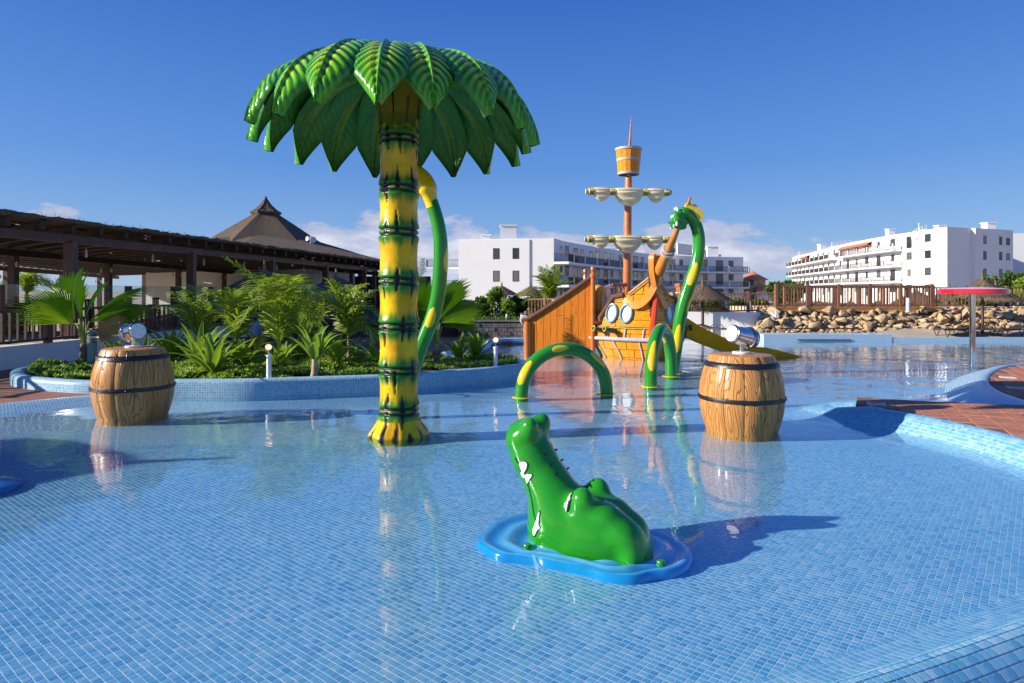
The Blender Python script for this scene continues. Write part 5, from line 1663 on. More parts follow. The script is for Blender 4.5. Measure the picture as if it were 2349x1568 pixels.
def along_poly(poly, s):
    p, t = resample(poly, .5)
    x = np.interp(s, t, p[:, 0]); y = np.interp(s, t, p[:, 1])
    x2 = np.interp(min(s + .3, t[-1]), t, p[:, 0]); y2 = np.interp(min(s + .3, t[-1]), t, p[:, 1])
    x1 = np.interp(max(s - .3, 0), t, p[:, 0]); y1 = np.interp(max(s - .3, 0), t, p[:, 1])
    return np.array([x, y]), math.atan2(y2 - y1, x2 - x1)
def offset_poly(p, d):
    p = np.array(p); g = np.gradient(p, axis=0); g /= np.linalg.norm(g, axis=1)[:, None]
    return p + np.stack([g[:, 1], -g[:, 0]], 1) * d
def balcony(par, poly, z, depth, posts=True, name='balcony', step=.16, ends=(True, True), rail_h=1.05):
    """slab along a wall line (outside to the right of travel), with its railing"""
    p, _ = resample(poly, .8)
    out = offset_poly(p, depth)
    mb = MB().prism([tuple(q) for q in np.concatenate([offset_poly(p, -.05), out[::-1]])], z - .32, z)
    b = part(name, mb, M['white_wall'], par, 20)
    rl = offset_poly(p, depth - .08)
    line, t = resample(np.concatenate([[offset_poly(p, .05)[0]], rl, [offset_poly(p, .05)[-1]]]), step)
    rb = MB()
    for q in line: rb.box((q[0], q[1], z + rail_h / 2 + .03), (.035, .035, rail_h - .08), 0)
    for zz, hh in ((z + rail_h, .06), (z + .08, .05)):
        for a, c in zip(line[:-1:4], list(line[4::4]) + [line[-1]]): rb.beam((a[0], a[1], zz), (c[0], c[1], zz), .05, hh)
    r_ = part('railing', rb, M['dark_frame'], b, 0); r_['kind'] = 'stuff'
    if posts:
        for s in np.arange(3.5, t[-1] - 2, 5.2):
            q, a = along_poly(rl, s)
            part('divider', MB().box((q[0], q[1], z + .55), (.22, .22, 1.15), a), M['white_wall'], b, 0)
    return b
def chimney(par, x, y, z, w, d, h, rz=0):
    c = part('chimney', MB().box((x, y, z + h / 2), (w, d, h), rz), M['white_wall'], par, 0)
    part('chimney_cap', MB().box((x, y, z + h + .08), (w + .3, d + .3, .16), rz), M['white_wall'], c, 0)
def spiral_stair(par, x, y, z0, z1, r=1.0):
    mb = MB().tube([(x, y, z0), (x, y, z1 + 1)], .07, 8)
    n = int((z1 - z0) / .24)
    pts = []
    for k in range(n):
        a = k * .42; z = z0 + .24 * k
        p = [(x + rr * math.cos(a + da), y + rr * math.sin(a + da), z) for rr, da in ((.07, 0), (r, -.2), (r, .2))]
        mb.add(p + [(q[0], q[1], q[2] + .05) for q in p], [(2, 1, 0), (3, 4, 5), (0, 1, 4, 3), (1, 2, 5, 4), (2, 0, 3, 5)])
        pts.append((x + r * math.cos(a), y + r * math.sin(a), z + .95))
        mb.tube([(pts[-1][0], pts[-1][1], z), pts[-1]], .022, 4, False)
    mb.tube(pts, .04, 5)
    return part('spiral_stair', mb, M['white_metal'], par, 0)

# ---- hotel in the middle: lit end block, concave wing in shade
hz = 8.45
hotel = thing('hotel', 'white three storey hotel with concave balcony wing, in the centre behind the ship', 'hotel', (5, 95, 0))
off = OFF[hotel.name]
cv = [(5.5, 86.0), (7.6, 92.0), (12.6, 102), (19.6, 114), (26.8, 123), (37, 131), (47.6, 134.6)]
cvp, cvt = resample(catmull(cv, 8), .8)
blk = [(-7.0, 86.0), (5.5, 86.0)]
mb = MB().prism([tuple(q) for q in [(-7.2, 88.3), (5.5, 86.0)]] + [tuple(q) for q in cvp[1:]] + [(47.6, 147), (30, 147), (5, 128), (-7.0, 102)], -2, hz)
part('wall', mb, M['white_wall'], hotel, 25)
mb = MB().prism([(-7.2, 88.15), (2.3, 86.43), (2.3, 86.7), (-7.2, 88.4)], -2, hz - .12)
part('wall', mb, M['white_wall'], hotel, 0)
for fz in (.55, 3.6, 6.65 - .05):
    for px in (1138, 1183):
        p = P(px, 600, 85.9)
        if fz < 1 and px == 1138: continue
        add_window(hotel, W_SMALL, (p.x * 1.01, 86.43 + (2.3 - p.x) * .181, fz - .9 + .05), -.179, off)
for s, (fz) in [(s, f) for s in np.arange(4, cvt[-1] - 3, 6.4) for f in (0.3, 3.0, 5.9 - .1)]:
    q, a = along_poly(cvp, s)
    add_window(hotel, W_DOOR if int(s / 6.4) % 2 else W_SQ, (q[0], q[1], fz - .2 + (0 if int(s / 6.4) % 2 else .85)), a, off)
    q, a = along_poly(cvp, s + 2.7)
    if s + 2.7 < cvt[-1] - 1: add_window(hotel, W_SQ if int(s / 6.4) % 2 else W_WIDE, (q[0], q[1], fz + .65), a, off)
balcony(hotel, cvp[0:], 5.35, 2.0)
balcony(hotel, cvp[0:], 2.3, 2.0)
q = P(1040, 640, 97)
for z in (5.0, 2.0):
    balcony(hotel, np.array([(-12.5, 97.0), (-7.0, 97.0)]), z, 1.6, posts=False)
for px, d, w, h in ((1114, 92, 1.2, .9), (1166, 90, 2.2, 2.0), (1393, 118, 2.2, .8), (1461, 124, 2.6, 2.1), (1543, 133, 2.2, 2.4), (1601, 137, 2.2, 1.6), (1636, 140, 2.6, .8), (1632, 136, 2.2, 2.2)):
    p = P(px, 600, d); chimney(hotel, p.x, d, hz - .1, w, w, h)
# roof parapet walls that catch the sun
for pa, pb, h in ((1353, 1440, 1.0), (1418, 1452, 1.3), (1553, 1586, 2.0)):
    a, b = P(pa, 600, 121), P(pb, 600, 126)
    part('roof_wall', MB().beam((a.x, 121, hz + h / 2 - .1), (b.x, 126, hz + h / 2 - .1), .3, h), M['white_wall'], hotel, 0)
for px, d in ((1436, 112.5), (1530, 122.5)):
    p = P(px, 600, d); spiral_stair(hotel, p.x, d, 5.4, hz + .3)

# ---- hotel on the right: long convex balcony front
rz_ = 12.3
rh = thing('hotel', 'white four storey hotel with curved brown railed balconies, on the right', 'hotel', (80, 140, 0))
off = OFF[rh.name]
front_ = [(90.5, 211), (85.6, 190), (80.6, 168), (76.6, 150), (74.2, 134), (73.4, 122), (73.2, 110)]
fp, ft = resample(catmull(front_, 8), 1.0)
poly = [tuple(q) for q in fp] + [(79.0, 112.6), (79.4, 112.0), (89.2, 116.4), (110, 170), (104, 215)]
part('wall', MB().prism(poly, -3, rz_), M['white_wall'], rh, 25)
nf = len(ft)
for lvl, fz in enumerate((0.6, 3.6, 6.6, 9.5)):
    for i, s in enumerate(np.arange(8, ft[-1] - 1.5, 5.6)):
        q, a = along_poly(fp, s)
        kind = W_WIDE if s > ft[-1] - 7 else (W_DOOR, W_SQ, W_WIDE)[(i + lvl) % 3]
        add_window(rh, kind, (q[0], q[1], fz - .1 + (.75 if kind is not W_DOOR else 0)), a, off)
for z, s0, s1 in ((9.3, 0, 56), (9.3, 60, ft[-1] - 12), (6.3, 0, ft[-1] - 12), (3.3, 0, ft[-1] - 12)):
    m = (ft >= s0) & (ft <= s1)
    balcony(rh, fp[m], z, 1.9, step=.22)
tile_b = MB()
for s0, s1 in ((58, 78), (14, 26)):
    m = (ft >= s0) & (ft <= s1); a = fp[m]; b = offset_poly(a, 1.0)
    for i in range(len(a) - 1):
        tile_b.add([(a[i][0], a[i][1], 11.75), (a[i + 1][0], a[i + 1][1], 11.75), (b[i + 1][0], b[i + 1][1], 11.2), (b[i][0], b[i][1], 11.2),
                    (b[i + 1][0], b[i + 1][1], 11.05), (b[i][0], b[i][1], 11.05), (a[i][0], a[i][1], 10.95), (a[i + 1][0], a[i + 1][1], 10.95)],
                   [(0, 1, 2, 3), (3, 2, 4, 5), (5, 4, 7, 6)])
part('tiled_eave', tile_b, M['roof_tile'], rh, 0)
for px, d, w, h in ((2249, 122, 2.6, 1.9), (2137, 121, 2.0, 1.3), (2026, 142, 2.2, 2.6), (2037, 144, 1.6, 1.3), (1997, 150, 2.4, .6), (1874, 196, 3.0, 3.2), (1950, 168, 2.4, .6)):
    p = P(px, 560, d); chimney(rh, p.x + 1.5, d, rz_ - .1, w * .62, w * .62, h)
for px, d in ((2113, 118), (1912, 164), (1836, 204)):
    p = P(px, 560, d); spiral_stair(rh, p.x - .4, d, 9.4, rz_ + .5, 1.2)
ea = math.atan2(116.4 - 112.0, 89.2 - 79.4)
for f in (.05, .43, .70):
    pass
for z in (.9, 3.9, 6.9, 9.6):
    for f, k in ((.24, W_SMALL), (.66, W_SMALL), (.86, W_SQ)):
        x, y = lerp(79.4, 89.2, f), lerp(112.0, 116.4, f)
        add_window(rh, k, (x, y, z), ea, off)
nh = thing('hotel', 'neighbouring plain white hotel block cut off by the right edge of the photograph', 'hotel', (115, 150, 0))
part('wall', MB().prism([(101, 142), (140, 136), (150, 170), (110, 175)], -1, 13.9), M['white_wall'], nh, 0)
chimney(nh, 118.5, 148, 13.8, 2.4, 2.4, 1.6)

# ---- round tower
tw = thing('tower', 'round tan stone tower with orange pointed roof, between the two hotels', 'tower', (55.2, 150, 0))
tx, ty = 55.2, 150
part('shaft', MB().lathe([(2.5, -1), (2.45, 1.2), (2.5, 1.9), (2.95, 2.3), (3.0, 2.6), (2.75, 2.7), (2.75, 4.15)], 24, (tx, ty, 0)), M['tower_stone'], tw)
cor = MB()
for k in range(28):
    a = 2 * PI * k / 28; cor.box((tx + 2.9 * math.cos(a), ty + 2.9 * math.sin(a), 2.05), (.3, .3, .5), a)
o = part('corbels', cor, M['tower_stone'], tw, 0); o['kind'] = 'stuff'
part('roof', MB().lathe([(0, 6.15), (.12, 6.0), (1.7, 5.05), (3.45, 4.1), (3.45, 3.98), (2.7, 4.05)], 12, (tx, ty, 0)), M['roof_tile'], tw, 20)
for k in range(8):
    a = -PI / 2 + k * PI / 4 + .3
    o = put('window', W_SQ[0], tw, (2.74 * math.cos(a), 2.74 * math.sin(a), 2.8), (0, 0, a + PI / 2), (1, 1, .95)); put('pane', W_SQ[1], o)
part('doorway', MB().box((tx - .3, ty - 2.5, .6), (.9, .15, 1.9)), M['dark_frame'], tw, 0)
# low house beside it
lw = thing('house', 'low white house with a tiled roof below the round tower', 'house', (58.5, 146, 0))
part('wall', MB().box((58.5, 146, .4), (7, 5, 2.4)), M['white_wall'], lw, 0)
part('roof', MB().add([(54.6, 143, 1.6), (62.4, 143, 1.6), (62.4, 149, 1.6), (54.6, 149, 1.6), (55.5, 146, 2.8), (61.5, 146, 2.8)], [(0, 1, 5, 4), (1, 2, 5), (2, 3, 4, 5), (3, 0, 4)]), M['roof_tile'], lw, 0)

# ================================================================ thatched parasols
def thatch_strands(n, r0, r1, z0, z1, ln=.3, w=.018, seed=1, eave=True, sides=0):
    """loose straw lying down a cone, joined"""
    rr_ = np.random.RandomState(seed)
    a = rr_.uniform(0, 2 * PI, n); f = np.sqrt(rr_.uniform(.0, 1, n))
    if eave: f[: n // 4] = rr_.uniform(.9, 1.0, n // 4)
    V, Q = [], []
    R_ = lerp(r0, r1, f); Z_ = lerp(z0, z1, f)
    sl = math.atan2(z1 - z0, r1 - r0)
    for k in range(n):
        ca, sa = math.cos(a[k]), math.sin(a[k])
        l = ln * rr_.uniform(.5, 1.2); j = rr_.uniform(-.25, .25); up = rr_.uniform(.006, .05)
        d = np.array([math.cos(sl) * math.cos(a[k] + j), math.cos(sl) * math.sin(a[k] + j), math.sin(sl) - rr_.uniform(0, .25)])
        b = np.array([R_[k] * ca, R_[k] * sa, Z_[k] + .012]); s = np.array([-sa, ca, 0]) * w * rr_.uniform(.6, 1.4)
        e = b + d * l + np.array([0, 0, up])
        V += [b - s, b + s, e]
        Q.append((3 * k, 3 * k + 1, 3 * k + 2))
    return V, Q
def make_parasol(label, group, foot=1.5, r=.89, h=.60, pole_r=.045, strands=1500, tone='thatch', seed=1):
    t = thing('thatched_parasol', label, 'parasol', (0, 0, 0), 0, group)
    part('pole', MB().lathe([(pole_r, 0), (pole_r * .9, foot + h * .6)], 12), M['brown_wood'], t, local=True)
    rr_ = random.Random(seed)
    mb = MB()
    n = 30
    prof = [(.035, foot + h + .11), (.045, foot + h + .02), (.075, foot + h - .05), (.25, foot + h * .66), (.55, foot + h * .30), (r, foot), (r - .03, foot - .05), (.3, foot + h * .40), (.04, foot + h * .55)]
    vs = []
    for i, (a_, z) in enumerate(prof):
        for j in range(n): 
            k = 1 + (rr_.uniform(-.025, .025) if 2 < i < 7 else 0)
            vs.append((a_ * k * math.cos(2 * PI * j / n), a_ * k * math.sin(2 * PI * j / n), z + (rr_.uniform(-.02, .02) if 3 < i < 7 else 0)))
    mb.add(vs, [(i * n + j, i * n + (j + 1) % n, (i + 1) * n + (j + 1) % n, (i + 1) * n + j) for i in range(len(prof) - 1) for j in range(n)])
    mb.f = [tuple(reversed(f)) for f in mb.f]
    part('roof', mb, M[tone], t, 30, local=True)
    V, Q = thatch_strands(strands, .05, r, foot + h - .02, foot, .24, .012, seed)
    mb = MB(); mb.v, mb.f, mb.m = [tuple(v) for v in V], Q, [0] * len(Q)
    o = part('straw', mb, M['straw'], t, 0, local=True); o['kind'] = 'stuff'
    part('finial', MB().tube([(0, 0, foot + h), (.01, 0, foot + h + .12), (.005, .01, foot + h + .22)], [.05, .035, .02], 8), M[tone], t, local=True)
    return t
PG = 'thatched parasols around the pools'
par0 = make_parasol('shaggy thatched parasol rising behind the tall palm fronds, next to the pergola', PG, foot=1.52, r=.92, h=.50, strands=2600, tone='thatch_pale', seed=3)
p = P(606, 640, 17.0); par0.location = (p.x, 17.0, .05)
par1 = dup(par0, (P(771, 660, 21.0).x, 21.0, .0), 1.1, .99, 'shaggy thatched parasol just left of the yellow palm trunk, behind the palms')
par2 = make_parasol('tidy thatched parasol before the windows of the lit hotel wall, behind shrubs', PG, foot=1.35, r=1.0, h=.56, strands=1600, seed=5)
par2.location = (P(1151, 670, 41).x, 41, -.05)
Dn = lambda px, d, z, rz, s, lab: dup(par2, (P(px, 670, d).x, d, z), rz, s, lab)
Dn(1151, 47, -.45, .4, 1.03, 'parasol half hidden behind the tidy parasol in front of the lit hotel wall')
Dn(1217, 37, -.02, .9, .95, 'thatched parasol between the lit hotel wall and the tall coconut palm')
Dn(1240, 45, -.6, .2, .98, 'thatched parasol partly covered by the coconut palm fronds beside the ship wing')
par3 = make_parasol('large thatched parasol standing by the white wall right of the serpent neck', PG, foot=1.28, r=.82, h=.52, pole_r=.05, strands=2200, seed=8)
par3.location = (P(1612, 700, 21.6).x, 21.6, -.02)
par4 = dup(par3, (P(2254, 700, 20.35).x, 20.35, .05), 0.8, (.84, .84, 1.03), 'thatched parasol behind the red mushroom shower, standing over the loungers')
dup(par3, (P(2284, 700, 22.5).x, 22.5, -.02), 2.0, .95, 'thatched parasol half hidden behind the one at the red mushroom shower')
def gz(d): return float(np.interp(d, [25, 60], [-.02, -1.25]))
far_par = [(1606, 42, 676, 'thatched parasol behind the brown railing, under the serpent neck'), (1695, 48, 683, 'thatched parasol behind the ramp railing, below the round tower'), (1745, 50, 681, 'thatched parasol at the corner of the two brown railings'),
           (1810, 52, 684, 'leftmost thatched parasol behind the terrace railing on the rocks'), (1878, 50, 684, 'second thatched parasol from the left behind the terrace railing'), (1950, 51, 685, 'third thatched parasol from the left behind the terrace railing'),
           (2015, 50, 683, 'thatched parasol behind the middle of the terrace railing'), (2070, 44, 677, 'thatched parasol above the grey bollard, behind the terrace railing'), (2103, 29, 657, 'tallest thatched parasol behind the right end of the terrace railing'),
           (2112, 46, 677, 'low thatched parasol behind the right end of the terrace railing'), (2178, 31, 650, 'thatched parasol in front of the shaded hotel end wall'), (2182, 36, 671, 'low thatched parasol left of the mushroom shower pole')]
for i, (px, d, py, lab) in enumerate(far_par):
    k = 1.0 + .04 * (i % 3)
    dup(par3, (P(px, 700, d).x, d, gz(d)), i * .7, (k, k, (P(px, py, d).z - gz(d)) / 2.02), lab)
# unseen parasol added left of the picture to cast shade across the pool
for i, (x, y, z, s) in enumerate(((-10.2, 4.75, .085, 1.22),)):
    dup(par0, (x, y, z), .3, s, 'thatched parasol added out of view on the left deck to shade the pool')

# ================================================================ terrace, rock wall, railings on the right
struct('terrace', MB().prism([(8.4, 21.9), (26, 21.9), (26, 25.2), (8.4, 25.2)], -.3, .93), M['sand'], 0)
ww = single('white_wall', MB().prism([(5.6, 21.95), (8.55, 21.3), (8.62, 21.5), (5.7, 22.2)], -.1, .80), M['white_wall'], 'low white garden wall behind the slide, below the ramp railing', 'wall', loc=(7, 21.7, 0), smooth=0)
single('white_pillar', MB().box((P(1783, 740, 21.2).x, 21.35, .40), (.1, .3, .92)), M['white_wall'], 'narrow white end of the garden wall beside the rocks', 'wall', loc=(P(1783, 740, 21.2).x, 21.35, 0), smooth=0)
def rock_mat():
    t = NT('limestone')
    p = t.obj(); oi = t.n('ShaderNodeObjectInfo').outputs['Random']
    n = t.noise(p, 3.5, 6, .65); n2 = t.noise(p, 13, 4, .6)
    c = t.ramp(n, [(.25, (.20, .12, .06)), (.45, (.42, .27, .135)), (.62, (.53, .365, .19)), (.8, (.60, .46, .29))])
    k = t.maprange(oi, 0, 1, .78, 1.18)
    c = t.mix(1.0, c, t.n('ShaderNodeCombineColor', {0: k, 1: t.math('MULTIPLY', k, .99), 2: t.math('MULTIPLY', k, .97)}).outputs[0], 'MULTIPLY')
    c = t.mix(t.math('MULTIPLY', t.math('FRACT', t.math('MULTIPLY', oi, 7.3)), .3), c, (.60, .52, .42, 1))
    t.principled(Base_Color=c, Roughness=.92, Normal=t.bump(t.math('ADD', n2, t.math('MULTIPLY', n, 1.5)), .02))
    return t.mat
M['stone'] = rock_mat()
import bmesh
def rock_mesh(seed):
    rr_ = random.Random(seed)
    bm = bmesh.new()
    for k in range(15):
        v = Vector((rr_.gauss(0, 1), rr_.gauss(0, 1), rr_.gauss(0, 1))).normalized()
        v *= rr_.uniform(.42, .56)
        bm.verts.new((v.x * 1.15, v.y * .9, v.z * .85))
    bmesh.ops.convex_hull(bm, input=bm.verts)
    bm.verts.ensure_lookup_table()
    loose = [v for v in bm.verts if not v.link_faces]
    bmesh.ops.delete(bm, geom=loose, context='VERTS')
    bmesh.ops.bevel(bm, geom=bm.edges[:], offset=.035, segments=1, affect='EDGES', profile=.6)
    bmesh.ops.recalc_face_normals(bm, faces=bm.faces)
    me = bpy.data.meshes.new('stone'); bm.to_mesh(me); bm.free()
    me.materials.append(M['stone'])
    me.polygons.foreach_set('use_smooth', [True] * len(me.polygons)); me.set_sharp_from_angle(angle=R(28))
    return me
rocks = [rock_mesh(k) for k in range(16)]
rw = thing('rock_wall', 'retaining wall of piled tan boulders below the terrace railing', 'rock wall', (12, 20.6, 0))
part('backing', MB().add([(7.6, 20.35, -.1), (20.5, 20.35, -.1), (20.5, 21.95, .90), (8.3, 21.95, .90), (7.6, 22, -.1), (20.5, 22, -.1)], [(0, 1, 2, 3), (0, 3, 4), (1, 5, 2)]), M['stone'], rw, 0)
placed = []
r6 = random.Random(21)
def face_y(z): return 20.30 + (z) * 1.45
for (lo_, hi_, tries, mx_) in ((.34, .42, 600, 12), (.22, .34, 4000, 110), (.14, .22, 9000, 180), (.09, .14, 9000, 100)):
    cnt_ = 0
    for _ in range(tries):
        s = r6.uniform(lo_, hi_); x = r6.uniform(7.75, 19.8); z = r6.uniform(.16, .93)
        if s > .18 and z > .80: continue
        if x < 8.3 and z > .25 + (x - 7.75) * 1.3: continue
        if z < .32 and 8.6 < x < 11.3 and s > .2: continue
        if any((x - a) ** 2 + ((z - b) * 1.25) ** 2 < (.40 * (s + c)) ** 2 for a, b, c in placed): continue
        placed.append((x, z, s)); cnt_ += 1
        if cnt_ >= mx_: break
fill = []
for _ in range(16000):
    s = r6.uniform(.07, .13); x = r6.uniform(7.75, 19.8); z = r6.uniform(.15, .93)
    if x < 8.3 and z > .25 + (x - 7.75) * 1.3: continue
    if any((x - a) ** 2 + ((z - b) * 1.25) ** 2 < (.34 * (s + c)) ** 2 for a, b, c in placed + fill): continue
    fill.append((x, z, s))
    if len(fill) > 420: break
mb = MB()
for k, (x, z, s) in enumerate(fill):
    me = rocks[k % 16]; rot = Matrix.Rotation(r6.uniform(0, 6.28), 3, 'Z') @ Matrix.Rotation(r6.uniform(-.6, .6), 3, 'X')
    base = Vector((x, face_y(z) + .05, z))
    mb.add([base + rot @ Vector((v.co.x * s * 1.5, v.co.y * s * 1.3, v.co.z * s * 1.25)) for v in me.vertices], [tuple(p.vertices) for p in me.polygons])
o = part('stones', mb, M['stone'], rw, 28); o['kind'] = 'stuff'
for k, (x, z, s) in enumerate(placed):
    put('stone', rocks[k % 16], rw, (x - 12, face_y(z) - 20.6 + r6.uniform(-.03, .06), z + (.06 if s > .3 else 0)), (r6.uniform(-.5, .5), r6.uniform(-.4, .4), r6.uniform(0, 6.28)), (s * r6.uniform(1.2, 1.55), s * 1.2, s * r6.uniform(1.05, 1.3)))
single('shelf', MB().box((9.55, 20.33, .33), (2.4, .16, .028)), M['rope_black'], 'thin dark ledge sticking out low between the boulders', 'ledge', loc=(9.55, 20.33, .33), smooth=0)
single('sand_patch', MB().add([(11.4, 19.95, .075), (20.5, 19.95, .075), (20.5, 20.7, .32), (11.4, 20.7, .32)], [(0, 1, 2, 3)]), M['sand'], 'strip of sandy soil at the foot of the boulders behind the loungers', 'sand', smooth=0)

BAL = mesh_of('baluster', MB().box((0, 0, .5), (.026, .03, 1.0)), M['fence_wood'], 0)
POST = mesh_of('post', MB().box((0, 0, .5), (.095, .095, 1.0)), M['fence_wood'], 0)
BAL_D = mesh_of('baluster', MB().box((0, 0, .5), (.035, .045, 1.0)), M['brown_wood'], 0)
POST_D = mesh_of('post', MB().box((0, 0, .5), (.11, .11, 1.0)), M['brown_wood'], 0)
def railing(label, a, b, h, step, nposts, mats=None, lift=.05, low=.06, dark=False, cat='railing', group=None):
    a, b = Vector(a), Vector(b)
    t = thing('railing', label, cat, tuple(a), 0, group)
    wood = M['brown_wood'] if dark else M['fence_wood']
    d = b - a; ang = math.atan2(d.y, d.x)
    for k in range(nposts):
        q = d * (k / (nposts - 1))
        put('post', POST_D if dark else POST, t, tuple(q), (0, 0, ang), (1, 1, h + lift))
    part('top_rail', MB().beam(a + Vector((0, 0, h - .02)), b + Vector((0, 0, h - .02)), .07, .05), wood, t, 0)
    part('bottom_rail', MB().beam(a + Vector((0, 0, low)), b + Vector((0, 0, low)), .05, .05), wood, t, 0)
    L_ = math.hypot(d.x, d.y); n = int(L_ / step)
    for k in range(1, n):
        q = d * (k / n)
        if min(abs(k / n - j / (nposts - 1)) for j in range(nposts)) * L_ < .055: continue
        put('baluster', BAL_D if dark else BAL, t, (q.x, q.y, q.z + low), (0, 0, ang), (1, 1, h - low - .03))
    return t
RG = 'brown wooden railings above the rocks'
railing('brown wooden terrace railing along the yellow beam above the boulders', (P(1781, 700, 21.6).x, 21.6, .95), (P(2137, 700, 21.6).x, 21.6, .95), .73, .098, 6, group=RG)
railing('brown railing of the far side of the terrace, seen through the front one', (P(1800, 700, 24).x, 24.0, .93), (P(2140, 700, 24).x, 24.0, .93), .72, .16, 7, group=RG)
railing('brown railing behind the red mushroom shower at the right edge', (P(2140, 700, 23).x, 23.0, .93), (P(2480, 700, 23).x, 23.0, .93), .70, .125, 5, group=RG)
railing('brown ramp railing sloping down behind the thatched parasol and serpent neck', (P(1533, 700, 22.3).x, 22.3, .70), (P(1778, 700, 22.0).x, 22.0, .80), .66, .11, 5, group=RG)
railing('brown railing beside the coconut palm, left of the ship', (P(1206, 700, 24).x, 24.0, .55), (P(1340, 700, 23).x, 23.0, .60), .66, .12, 4, group=RG)
fa, fb = P(1778, 710, 21.45), P(2160, 710, 21.45)
bm_ = thing('terrace_beam', 'yellow varnished edge beam under the terrace railing', 'beam', (fa.x, 21.45, .9))
n_ = 3
for k in range(n_):
    x0, x1 = lerp(fa.x, fb.x, k / n_) + .004, lerp(fa.x, fb.x, (k + 1) / n_) - .004
    part('board', MB().box(((x0 + x1) / 2, 21.45, .885), (x1 - x0, .08, .12)), M['fascia_wood'], bm_, 0)
nb_ = 40
for k in range(nb_):
    x0, x1 = lerp(fa.x, fb.x, k / nb_) + .004, lerp(fa.x, fb.x, (k + 1) / nb_) - .004
    part('deck_board', MB().box(((x0 + x1) / 2, 22.7, .955), (x1 - x0, 2.6, .03)), M['fascia_wood'], bm_, 0)
def bollard(p, h, r, label, mat='bollard', louvre=True):
    t = thing('bollard_light', label, 'bollard', p)
    part('base', MB().lathe([(r * 1.35, 0), (r * 1.35, .02), (r * 1.05, .03)], 20), M[mat], t, local=True)
    part('column', MB().lathe([(r, .02), (r, h * .66)], 20), M[mat], t, local=True)
    if louvre:
        for k in range(5): part('louvre', MB().lathe([(r * .7, h * (.68 + .05 * k)), (r * 1.02, h * (.67 + .05 * k)), (r * 1.02, h * (.685 + .05 * k)), (r * .7, h * (.70 + .05 * k))], 20), M[mat], t, local=True)
    else: part('lens', MB().lathe([(r * .9, h * .66), (r * .9, h * .9)], 20), M['white_plate'], t, local=True)
    part('cap', MB().lathe([(r * .7, h * .9), (r * 1.04, h * .92), (r * .9, h * .985), (0, h)], 20), M[mat], t, local=True)
    return t
g = P(2083, 715, 21.2); bollard((g.x, 21.2, .82), .46, .062, 'short pale grey bollard light standing among the boulders at the terrace edge', 'light_grey', False)
p = P(211, 830, 11.3); bollard((p.x, 11.3, .2), .62, .075, 'grey green louvred bollard light behind the left fan palm')
p = P(1720, 710, 22.8); bollard((p.x, 22.8, .55), .60, .055, 'white bollard behind the ramp railing near the parasol', 'light_grey', False)
# spot lights on posts at the rim of the planting bed
for i, (x, y, lab) in enumerate(((617, 868, 'white post with lit spot light on the bed rim, left of the palm trunk'), (1137, 842, 'white post with lit spot light at the right end of the planting bed'))):
    g = G(x, y, RZ)
    g.y += .12; g.x = (x - CX) * g.y / F
    t = thing('spot_light', lab, 'spot light', (g.x, g.y, RZ), 0, 'spot lights on the planting bed rim')
    part('post', MB().lathe([(.036, -.08), (.034, .30), (.042, .305), (.042, .32), (.02, .325)], 20), M['white_metal'], t, local=True)
    part('stalk', MB().lathe([(.007, .32), (.007, .40)], 8), M['brushed'], t, local=True)
    d = Vector((.05, -1, 0)).normalized()
    hd_ = part('lamp_head', MB().lathe([(0, .08), (.03, .075), (.046, .03), (.05, -.02), (.046, -.022), (.040, .0), (0, .01)], 22, (0, 0, .435), d * -1), M['brushed'], t, local=True)
    lm = NT('warm_lamp'); e_ = lm.n('ShaderNodeEmission', {'Color': (1, .62, .30, 1), 'Strength': 1.7}); lm.t.links.new(e_.outputs[0], lm.out.inputs[0])
    part('bulb', MB().ell(Vector((0, 0, .435)) + d * .002, .030, 14, 8), lm.mat, hd_, local=True)

# loungers
def make_lounger(label, group):
    t = thing('sun_lounger', label, 'sun lounger', (0, 0, 0), 0, group)
    for y in (-.3, .3):
        part('frame', MB().tube([(-.95, y, .28), (.25, y, .28), (.95, y, .30)], .022, 8), M['wicker'], t, local=True)
        for x in (-.75, .45): part('leg', MB().tube([(x - .18, y, .26), (x, y, .0), (x + .16, y, .26)], .02, 8), M['wicker'], t, local=True)
        part('arm', MB().tube([(-.25, y, .28), (-.05, y, .44), (.12, y, .44), (.25, y, .28)], .02, 8), M['wicker'], t, local=True)
    part('bed', MB().box((-.3, 0, .30), (1.25, .56, .025)), M['wicker'], t, local=True)
    part('backrest', MB().beam((.33, 0, .30), (.93, 0, .42), .56, .03, (0, 0, 1)), M['wicker'], t, local=True)
    return t
LG = 'dark loungers on the deck before the boulders'
lg = make_lounger('dark brown lounger left of the mushroom shower pole', LG); lg.location = (P(2192, 760, 20.0).x, 20.05, .09); lg.rotation_euler = (0, 0, .25); lg.scale = (.62, .62, .82)
dup(lg, (P(2264, 760, 20).x, 20.1, .09), 2.9, None, 'dark brown lounger just right of the mushroom shower pole')
dup(lg, (P(2318, 760, 20).x, 20.05, .09), .35, None, 'dark brown lounger nearest the right edge of the photograph')
lg2 = dup(lg, (P(1648, 765, 20.3).x, 20.4, .09), 2.4, None, 'dark brown lounger between the slide and the white wall')
LG2 = 'dark loungers on the path behind the planting bed'
for i, (px, d, rz, lab) in enumerate(((560, 15.6, .2, 'dark lounger on the path under the big coconut palm'), (650, 16.2, .1, 'dark lounger seen between the two middle palms'), (760, 16.6, .25, 'dark lounger behind the stout strap leaved plant'), (840, 17.2, .1, 'dark lounger on the path beside the yellow palm trunk'))):
    c_ = dup(lg, (P(px, 760, d).x, d, .07), rz, (.85, .85, 1.0), lab); c_['group'] = LG2

